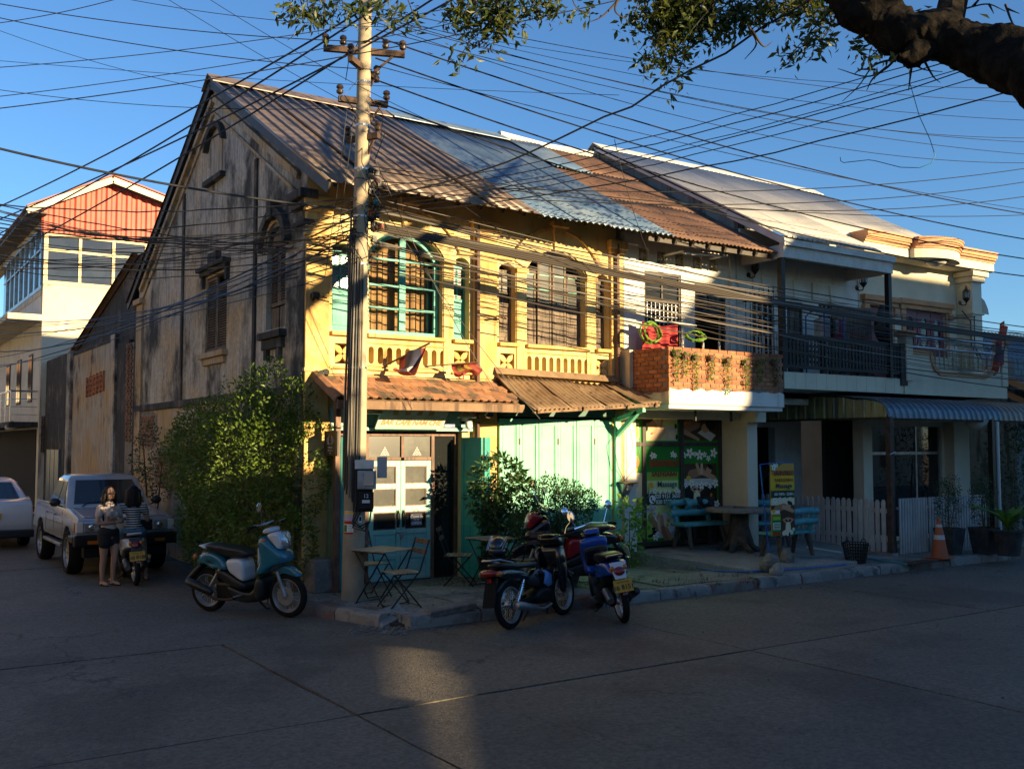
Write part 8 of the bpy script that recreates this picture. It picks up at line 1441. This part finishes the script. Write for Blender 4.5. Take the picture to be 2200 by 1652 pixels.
for s_ in (1, -1): c.sphere((.08, s_ * .06, 1.10), (.056, .06, .055), 10, 8); limb_(c, [(-.01, s_ * .155, 1.205), (.005, s_ * .19, 1.10)], [.06, .056])
organic(c, 'tee_shirt', 'cloth_blush', W_, .010, 4)
c = MB(); c.sphere((0, 0, .83), (.138, .182, .11), 16, 10)
for s_ in (1, -1): limb_(c, [(0, s_ * .075, .80), (.015, s_ * .08, .66)], [.106, .10])
organic(c, 'shorts', 'cloth_black', W_, .010, 3)
for s_, fx in ((1, .05), (-1, -.03)): MB().sphere((.045 + fx, s_ * .072, .008), (.13, .045, .010), 16, 6).build('sandal', 'cloth_black', W_, smooth=True); MB().tube([(.03 + fx, s_ * .03, .02), (.06 + fx, s_ * .06, .062), (.03 + fx, s_ * .115, .02)], .008, 5).build('sandal_strap', 'cloth_black', W_)
# -- rider on the white scooter, back to the viewer
fwv = V((cos(R(RHD)), sin(R(RHD)), 0)); ro = RC_ + fwv * -.22
P2 = thing('person', 'person in striped tee and denim shorts sitting astride the white scooter', 'person', (ro.x, ro.y, 0), rz=R(RHD)); st = .74
b = MB(); b.sphere((0, 0, st + .06), (.13, .165, .10), 16, 10); limb_(b, [(0, 0, st + .05), (.0, 0, st + .18), (.02, 0, st + .30), (.03, 0, st + .42), (.04, 0, st + .47)], [.12, .10, .095, .11, .075], 16); b.sphere((.03, 0, st + .41), (.08, .165, .08), 14, 10)
for s_, ex in ((1, .0), (-1, .04)):
 limb_(b, [(.02, s_ * .09, st + .05), (.2, s_ * .155, st + .035), (.36, s_ * .21, st - .04)], [.09, .08, .056]); limb_(b, [(.36, s_ * .21, st - .04), (.30 + ex, s_ * .235, st - .28), (.22 + ex, s_ * .26, .08)], [.054, .048, .03]); limb_(b, [(.18 + ex, s_ * .26, .035), (.27 + ex, s_ * .27, .035), (.34 + ex, s_ * .28, .025)], [.03, .032, .022])
 for k in range(5): b.sphere((.365 + ex - .008 * k, s_ * (.262 + .012 * k), .02), .010, 6, 5)
limb_(b, [(.03, 0, st + .46), (.04, 0, st + .54), (.05, 0, st + .60)], [.052, .042, .042])
s1_, e1_, w1_ = V((.02, .165, st + .455)), V((.16, .33, st + .30)), V((.42, .26, st + .25)); limb_(b, [s1_, s1_.lerp(e1_, .5), e1_, e1_.lerp(w1_, .5), w1_], [.045, .04, .034, .031, .022]); hand_(b, w1_, (1, -.2, .1), (0, -1, .2), .7)
s2_, e2_, w2_ = V((.02, -.165, st + .455)), V((.08, -.235, st + .24)), V((.28, -.20, st + .36)); limb_(b, [s2_, s2_.lerp(e2_, .5), e2_, e2_.lerp(w2_, .5), w2_], [.045, .04, .034, .031, .022]); hand_(b, w2_, (.8, -.1, .5), (0, 1, .3), .9)
T = head_(b, (.075, -.005, st + .685), (.9, -.42, -.05), s=.95); organic(b, 'body', 'skin_tan', P2, .008, 5); face_(T, P2)
h = MB(); Hd = V((.06, .0, st + .70)); h.sphere(Hd + V((-.018, .005, .012)), (.092, .09, .10), 16, 12)
for k in range(9): a_ = R(80 + 24 * k); dx, dy = cos(a_) * .075, sin(a_) * .08; h.tube([Hd + V((dx, dy, .04)), Hd + V((dx * 1.15, dy * 1.2, -.1)), Hd + V((dx * 1.1 - .01, dy * 1.2, -.22)), Hd + V((dx * .95 - .01, dy * 1.05, -.29 - .02 * (k % 3)))], [.036, .037, .033, .014], 8)
organic(h, 'hair', 'hair', P2, .009, 3)
mm = bpy.data.materials.new('cloth_stripes'); mm.use_nodes = True; MATS['cloth_stripes'] = mm; t_ = mm.node_tree; tc = t_.nodes.new('ShaderNodeNewGeometry'); sx_ = t_.nodes.new('ShaderNodeSeparateXYZ'); t_.links.new(tc.outputs['Position'], sx_.inputs[0]); m1 = t_.nodes.new('ShaderNodeMath'); m1.operation = 'MULTIPLY'; m1.inputs[1].default_value = 27.; t_.links.new(sx_.outputs['Z'], m1.inputs[0]); m2 = t_.nodes.new('ShaderNodeMath'); m2.operation = 'FRACT'; t_.links.new(m1.outputs[0], m2.inputs[0]); m3 = t_.nodes.new('ShaderNodeMath'); m3.operation = 'GREATER_THAN'; m3.inputs[1].default_value = .52; t_.links.new(m2.outputs[0], m3.inputs[0]); mxx = t_.nodes.new('ShaderNodeMix'); mxx.data_type = 'RGBA'; mxx.inputs[6].default_value = (.008, .008, .009, 1); mxx.inputs[7].default_value = (.55, .52, .48, 1); t_.links.new(m3.outputs[0], mxx.inputs[0]); t_.links.new(mxx.outputs[2], t_.nodes['Principled BSDF'].inputs['Base Color']); t_.nodes['Principled BSDF'].inputs['Roughness'].default_value = .85
c = MB(); limb_(c, [(-.005, 0, st + .14), (.0, 0, st + .20), (.02, 0, st + .30), (.03, 0, st + .41), (.04, 0, st + .465)], [.12, .112, .106, .122, .085], 18); c.sphere((.03, 0, st + .41), (.094, .178, .082), 14, 10); c.sphere((0, 0, st + .16), (.115, .145, .05), 12, 8)
for q_, e_ in ((s1_, e1_), (s2_, e2_)): limb_(c, [q_ + V((0, -.012 if q_.y > 0 else .012, 0)), q_.lerp(e_, .42)], [.06, .056])
organic(c, 'tee_shirt', 'cloth_stripes', P2, .010, 4)
c = MB(); c.sphere((0, 0, st + .06), (.142, .18, .105), 16, 10)
for s_ in (1, -1): limb_(c, [(.02, s_ * .09, st + .05), (.17, s_ * .145, st + .04)], [.104, .097])
organic(c, 'shorts', 'denim', P2, .010, 3)
for s_, ex in ((1, .0), (-1, .04)): MB().sphere((.26 + ex, s_ * .27, .008), (.13, .045, .010), 16, 6).build('sandal', 'cloth_black', P2, smooth=True); MB().tube([(.25 + ex, s_ * .23, .02), (.27 + ex, s_ * .265, .065), (.25 + ex, s_ * .31, .02)], .010, 5).build('sandal_strap', 'cloth_black', P2)
pw = V((ro.x, ro.y, 0)) + Matrix.Rotation(R(RHD), 3, 'Z') @ V((.36, -.23, st + .42)); o = MB().box(-.04, .04, -.075, .075, -.005, .005).build('phone', 'black_plain', bevel=.004); o.location = pw; o.rotation_euler = (R(60), R(10), R(RHD - 80)); tag(o, 'black phone held by the person on the white scooter', 'phone')
# == STREET FURNITURE
def cafe_table(label, loc, rz):
 t = thing('slatted_table', label, 'table', loc, rz=rz, group='folding cafe tables'); f0 = None
 for k in range(7):
  q = (0, -.255 + .085 * k, .70)
  if f0 is None: f0 = MB().cbox((0, 0, 0), (.58, .07, .016)).build('slat', 'wood_slat', t, bevel=.003); f0.location = q
  else: piece(f0, 'slat', t, q)
 for x_ in (-.26, .26): MB().bar((x_, -.28, .683), (x_, .28, .683), .025, .014).build('bearer', 'iron_black', t)
 for x_ in (-.25, .25):
  for s_ in (-1, 1): MB().tube([(x_ * (1 if s_ > 0 else .92), s_ * .25, .68), (x_ * (1 if s_ > 0 else .92), -s_ * .25, .01)], .010, 6).build('leg', 'iron_black', t, smooth=True)
 for s_ in (-1, 1): MB().tube([(-.25, s_ * .25, .02), (.25, s_ * .25, .02)], .008, 5).build('foot_rail', 'iron_black', t)
 return t
def cafe_chair(label, loc, rz):
 t = thing('folding_chair', label, 'chair', loc, rz=rz, group='folding cafe chairs'); f0 = None     # seat faces +X
 for k in range(6):
  q = (-.16 + .064 * k, 0, .45)
  if f0 is None: f0 = MB().cbox((0, 0, 0), (.05, .38, .014)).build('seat_slat', 'wood_slat', t, bevel=.003); f0.location = q
  else: piece(f0, 'seat_slat', t, q)
 for s_ in (-1, 1):
  MB().tube([(.24, s_ * .19, .01), (-.02, s_ * .19, .30), (-.17, s_ * .19, .47), (-.30, s_ * .19, .86)], .010, 6).build('back_leg', 'iron_black', t, smooth=True); MB().tube([(.18, s_ * .17, .44), (.0, s_ * .17, .24), (-.20, s_ * .17, .01)], .010, 6).build('front_leg', 'iron_black', t, smooth=True); MB().tube([(-.17, s_ * .18, .44), (.19, s_ * .18, .44)], .008, 5).build('seat_rail', 'iron_black', t)
 for z, x_ in ((.82, -.295), (.70, -.255)): MB().cbox((x_, 0, z), (.014, .40, .06), (0, R(-16), 0)).build('back_slat', 'wood_brown', t, bevel=.003)
 for x_, z in ((.2, .03), (-.18, .03)): MB().tube([(x_, -.18, z), (x_, .18, z)], .007, 5).build('stretcher', 'iron_black', t)
 return t
fa = math.degrees(atan2(.83, .558))
tp = onZ(822, 1180, .84); cafe_table('slatted folding table beside the utility pole, sunlit top', (tp.x, tp.y, .14), R(20))
cp = onZ(862, 1228, .59); cafe_chair('slatted folding chair pulled up to the table by the cafe doors', (cp.x, cp.y, .14), R(178))
cafe_chair('slatted folding chair half hidden behind the utility pole', (tp.x + .12, tp.y + .62, .14), R(-80))
tp2 = V((7.98, 12.35, .14)); cafe_table('slatted folding table behind the black underbone motorcycle', tp2, R(8)); cafe_chair('slatted folding chair against the open teal shutter', (7.62, 12.72, .14), R(-38)); cafe_chair('slatted folding chair on the street side of the table behind the underbone', (8.15, 11.75, .14), R(95))
bk = onZ(694, 1272, .15); o = MB().box(-.17, .17, -.16, .16, 0, .46).build('stone_block', 'stone', bevel=.03); o.location = (bk.x, bk.y + .12, .14); o.rotation_euler = (0, 0, R(6)); tag(o, 'square weathered concrete block beside the teal shutters', 'block')
tm = V((13.72, 12.95, .27)); t = thing('stone_table', 'round concrete table with a root shaped foot outside the massage shop', 'table', tm); MB().lathe([(.0, .70), (.56, .70), (.60, .715), (.60, .765), (.57, .775), (.0, .775)], 28).build('table_top', 'stone', t, smooth=True)
mb = MB()
for k in range(6): a_ = k * 1.05; limb_(mb, [(.06 * cos(a_), .06 * sin(a_), .7), (.10 * cos(a_), .10 * sin(a_), .4), (.2 * cos(a_ + .2), .2 * sin(a_ + .2), .12), (.34 * cos(a_ + .3), .34 * sin(a_ + .3), .02)], [.1, .09, .07, .05], 8)
organic(rough(mb, .03, 8), 'root_foot', 'bench_wood', t, .018, 2)
def bench(label, loc, rz):
 t = thing('log_bench', label, 'bench', loc, rz=rz, group='teal painted benches'); rn_ = random.Random(len(label))
 for x_, z, r_ in ((-.22, .80, .062), (-.19, .62, .066)): rough(MB().tube([(x_, -.55, z), (x_, -.2, z + .01), (x_, .2, z - .005), (x_, .55, z)], r_, 12), .012, 6).build('back_rail', 'bench_teal', t, smooth=True)
 rough(MB().box(-.17, .22, -.58, .58, .40, .46), .008, 5).build('seat', 'bench_teal', t, bevel=.02)
 for s_ in (-.42, .42):
  rough(MB().tube([(-.14, s_, .40), (-.20, s_, .62), (-.25, s_, .86)], [.05, .045, .035], 8), .01, 8).build('back_post', 'bench_teal', t, smooth=True)
  for x_ in (-.12, .16): rough(MB().tube([(x_ * .9, s_, .40), (x_ * 1.2, s_ * 1.05, .2), (x_ * 1.5, s_ * 1.1, .0)], [.05, .042, .035], 8), .01, 8).build('leg', 'bench_wood', t, smooth=True)
 return t
bench('teal log bench with a dark cloth, against the massage shop window', (13.15, 13.4, .33), R(-88)); bench('teal log bench behind the round concrete table by the picket fence', (14.75, 13.35, .27), R(-120)); bench('teal log bench seen end on below the banner', (14.05, 12.1, .22), R(95))
mb = MB(); mb.sheet(lambda u, v: (13.28 + .42 * u, 13.60 - .12 * v * (1 if v < .5 else .2) - .02 * sin(u * 9), 1.22 - .42 * v * (.6 + .4 * u) + .02 * sin(u * 12)), 14, 10); tag(mb.build('dark_jacket', 'cloth_black', smooth=True, solid=.008, fix=False), 'dark jacket hung over the bench against the massage window', 'jacket')
mb = MB(); mb.sheet(lambda u, v: (12.93 + .12 * u, 13.56 - .09 * sin(v * pi), 1.22 - .22 * v), 6, 8); tag(mb.build('teal_towel', 'bench_teal', smooth=True, solid=.008, fix=False), 'small teal towel draped over the bench rail', 'towel')
bf = onZ(1655, 1222, .17); btop = onY(1633, 998, bf.y + .02); BN = thing('massage_banner', 'tall orange massage banner hanging from a leaning blue pole', 'banner', bf, world=True)
MB().tube([bf, bf.lerp(btop, .5), btop], .012, 7).build('pole', 'hose_blue', BN, smooth=True); q0, q1 = onY(1650, 996, bf.y - .05), onY(1699, 992, bf.y - .05); MB().tube([btop, q0, q1], .009, 6).build('top_bar', 'hose_blue', BN, smooth=True)
bw = .50; bh = 1.18; q0 = q0 + V((.03, 0, 0)); TB_ = frameT(q0 - V((0, 0, bh)), V((1, -.12, 0)), (0, 0, 1)); bend = lambda x_, y_: .025 * sin(x_ * 7 + 1) * (1 - .4 * y_ / bh)
mb = MB(); mb.sheet(lambda u, v: TB_ @ V((u * bw, v * bh, bend(u * bw, v * bh))), 12, 4); mb.build('sheet', 'print_yellow', BN, smooth=True, solid=.002, fix=False)
class BPrint(Print):
 def done(s, name, parent): o = s.mb.build(name, ['print_' + k for k in PK], parent, fix=False); return o
p = BPrint(TB_ @ Matrix.Translation((0, 0, .030))); p.rect(0, bw, 0, bh, 'gold'); p.rect(.0, bw, .62, .74, 'dkgreen'); p.rect(0, bw, .74, .75, 'yellow'); p.rect(0, bw, .61, .62, 'yellow'); p.poly([(0, bh), (.26, bh), (.14, bh - .06), (0, bh - .14)], 'green'); p.rect(.0, bw, .76, 1.0, 'yellow')
p.rect(0, bw, .36, .56, 'brown'); p.rect(0, bw, .5, .61, 'cream'); p.limb(.12, .44, .28, .48, .06, .05, 'skind'); p.limb(.26, .47, .46, .40, .035, .03, 'skin'); p.ell(.37, .48, .05, .06, 'skin', -.4); p.ell(.40, .53, .06, .03, 'black', -.4); p.rect(.0, .18, .36, .42, 'white'); p.ell(.05, .40, .04, .035, 'yellow')
p.rect(.2, bw, .0, .36, 'brown'); p.poly([(.29, .06), (.42, .06), (.40, .22), (.31, .22)], 'cream'); p.limb(.26, .04, .34, .07, .04, .04, 'cream'); p.ell(.355, .27, .022, .03, 'skin'); p.limb(.31, .21, .25, .26, .014, .012, 'skin'); p.limb(.25, .26, .33, .285, .012, .01, 'skin'); p.limb(.40, .21, .46, .26, .014, .012, 'skin'); p.limb(.46, .26, .38, .285, .012, .01, 'skin')
p.rect(.02, .2, .0, .34, 'green'); p.rect(.03, .19, .10, .22, 'white'); p.rect(.03, .19, .01, .06, 'red'); p.rect(.03, .19, .26, .32, 'lime'); p.poly([(.5, 0), (.5, .14), (.42, .0)], 'green')
for x_, y_, r_ in ((.06, bh - .06, .06), (.12, bh - .03, .04), (.08, .58, .05), (.18, .60, .035), (.28, .59, .04), (.4, .60, .035), (.46, .57, .03), (.42, .05, .04), (.33, .02, .03), (.46, .1, .03)): p.flower(x_, y_, r_)
for k in range(4): p.rect(.045, .175, .115 + .026 * k, .128 + .026 * k, 'green')
p.done('banner_print', BN); TT = lambda x, y: TB_ @ Matrix.Translation((x, y, .052))
text('แสนสะบายนวด', .125, 'lettering', 'print_maroon', BN, TT(.26, 1.03), bold=.003, sx=.58); text('SAENSABAI', .078, 'lettering', 'print_maroon', BN, TT(.26, .91), bold=.001); text('Massage', .105, 'lettering', 'print_navy', BN, TT(.26, .815), bold=.002); text('เปิด 9:00 h - 22:00 h', .062, 'lettering', 'lettering_white', BN, TT(.26, .68), bold=.001, sx=.82)
bc = onZ(1849, 1208, .16); BS = thing('plastic_basket', 'black perforated plastic basket on the pavement by the picket fence', 'basket', (bc.x, bc.y + .1, .15)); mb = MB()
for k in range(28): a_ = 2 * pi * k / 28; mb.bar((.16 * cos(a_), .16 * sin(a_), .0), (.22 * cos(a_), .22 * sin(a_), .34), .012, .012)
mb.build('basket_rib', 'plastic_black', BS)
for k in range(7): z = .02 + .052 * k; r_ = .16 + .06 * z / .34; MB().lathe([(r_ - .008, z), (r_ + .008, z), (r_ + .008, z + .014), (r_ - .008, z + .014), (r_ - .008, z)], 28, cap=False).build('basket_ring', 'plastic_black', BS)
MB().lathe([(.0, 0), (.16, 0), (.16, .01), (.0, .01)], 20, cap=False).build('basket_floor', 'plastic_black', BS)
for s_ in (-1, 1): MB().tube([(s_ * .22, -.05, .34), (s_ * .225, -.03, .39), (s_ * .225, .03, .39), (s_ * .22, .05, .34)], .009, 6).build('basket_handle', 'plastic_black', BS, smooth=True)
cc = onZ(2030, 1200, .15); TC = thing('traffic_cone', 'faded orange traffic cone with pale bands beside the gate', 'cone', (cc.x, cc.y + .1, .15)); MB().lathe([(.15, .03), (.028, .72), (.02, .73), (.0, .73)], 20, cap=False).build('cone', 'cone_orange', TC, smooth=True); MB().box(-.19, .19, -.19, .19, 0, .03).build('base', 'cone_orange', TC, bevel=.01)
for z0, z1 in ((.34, .42), (.56, .61)): r_ = lambda z: .15 - .122 * (z - .03) / .69 + .003; MB().lathe([(r_(z0), z0), (r_(z1), z1)], 20, cap=False).build('reflective_band', 'white_dull', TC, smooth=True)
hz = [onZ(x_, y_, .17) for x_, y_ in ((1378, 1165), (1382, 1180), (1400, 1197), (1432, 1208), (1480, 1216), (1540, 1226), (1600, 1228), (1640, 1226), (1690, 1224), (1750, 1219), (1800, 1214), (1828, 1208))]
hz[0].z = .62; hz[1].z = .45; hz[2].z = .25; o_, r_ = dense(hz, [.012] * len(hz), 5); tag(MB().tube(o_, r_, 7).build('garden_hose', 'hose_blue', smooth=True), 'blue garden hose running from the tap along the forecourt edge', 'hose')
tp3 = hz[0]; TPp = thing('water_tap', 'teal standpipe tap feeding the blue hose', 'tap', (tp3.x - .03, tp3.y + .05, .15)); MB().tube([(0, 0, 0), (0, 0, .52)], .016, 7).build('standpipe', 'pvc_teal', TPp, smooth=True); MB().tube([(0, 0, .5), (.02, -.04, .5), (.03, -.06, .46)], .014, 6).build('spout', 'pvc_teal', TPp); MB().bar((-.03, 0, .54), (.03, 0, .54), .015, .012).build('tap_handle', 'cone_orange', TPp)
q0, q1 = onZ(1735, 1178, .24), onZ(1808, 1190, .2); tag(MB().tube([q0, q1], .045, 12).build('plastic_pipe', 'pvc_white', smooth=True), 'short white plastic pipe lying along the picket fence foot', 'pipe'); tag(MB().tube([onZ(1808, 1191, .2), onZ(1948, 1212, .17)], .018, 8).build('plastic_pipe', 'pvc_teal', smooth=True), 'thin teal plastic pipe lying behind the black basket', 'pipe')
# == ACROSS THE STREET (behind the viewer): a townhouse, plus a wall and slab added to shade the junction
SH = SUN.z / sqrt(SUN.x ** 2 + SUN.y ** 2); SK = -SUN.x / SUN.y
def back(p, Y):
 """where the sun ray that ends at p crosses the plane y = Y"""
 d = p[1] - Y; return V((p[0] + SK * d, Y, p[2] + SH * d * sqrt(1 + SK * SK)))
YO = -6.0; YW2 = -2.4; e1 = back((13.3, 12.31, 3.3), YO - 7).x; zr = back((20, 13.5, 5.75), YO).z
OB = thing('opposite_townhouse', 'two storey townhouse on the far pavement across the street', 'house', (e1 + 8, YO - 4, 0), world=True)
MB().box(e1, e1 + 26, YO - 7, YO, 0, zr).build('wall', 'plaster_cream', OB); MB().prism([(YO - 7.6, zr), (YO + .0, zr), (YO - 3.5, zr + .9)], SIDE, e1, e1 + 26).build('roof', 'roof_rust', OB)
an = [back(p, YO - 7) for p in ((11.6, 13.8, 1.0), (11.75, 13.8, 1.3), (12.2, 13.8, 2.15), (12.75, 13.8, 2.75), (12.9, 13.8, 3.0))]
MB().prism([(an[0].x, 0), (e1 - .01, 0), (e1 - .01, an[-1].z)] + [(q.x, q.z) for q in an[::-1]], FRONT, YO - 7.0, YO - 6.8).build('shade_edge_slab', 'plaster_stained', OB)  # unseen slab added beside the townhouse, outlined by the slanting shade edge
for k in range(8):
 for z in (1.0, 4.3): MB().box(e1 + 1.2 + 3 * k, e1 + 2.6 + 3 * k, YO - .02, YO + .03, z, z + 1.7).build('window', 'glass_tinted', OB)
OW = thing('street_shade_wall', 'unseen stained wall added across the street to shade it, cut for sun patches', 'wall', (8, YW2, 0), world=True)  # unseen wall added to cast the street's shade, its top stepped to the shade edges
def bp(px_, py_): q = back(onZ(px_, py_), YW2); return (q.x, q.z)
zl = back((9, 13.45, 1.16), YW2).z; zl2 = back((5.7, 12.2, 2.08), YW2).z; xl = back((6.3, 13.2, 1.2), YW2).x; xr = back((12.2, 11.0, 1.6), YW2).x; zb = back((12.4, 11.0, 2.1), YW2).z
sun_gap = [bp(952, 1690), bp(1010, 1690), bp(988, 1560), bp(978, 1440), bp(955, 1428), bp(945, 1440), bp(930, 1400), bp(895, 1386), bp(822, 1386), bp(828, 1502), bp(905, 1502), bp(925, 1575)]  # hole outlined backwards from the sun patch wanted on the road
dapple_slits = [[bp(x0, y0), bp(x1, y1), bp(x1 + 8, y1 + h), bp(x0 + 12, y0 + h)] for x0, y0, x1, y1, h in ((1085, 1462, 1250, 1446, 9), (1110, 1478, 1330, 1456, 10), (1170, 1496, 1400, 1474, 11), (1230, 1520, 1380, 1506, 9))]  # thin cuts added to throw faint dapples on the road
MB().prism([(-40, 0), (30, 0), (30, zb), (xr + .05, zb), (xr, zl), (xl - .2, zl), (xl - .5, zl2), (-40, zl2)], FRONT, YW2 - .2, YW2, [sun_gap] + dapple_slits).build('wall', 'plaster_stained', OW)
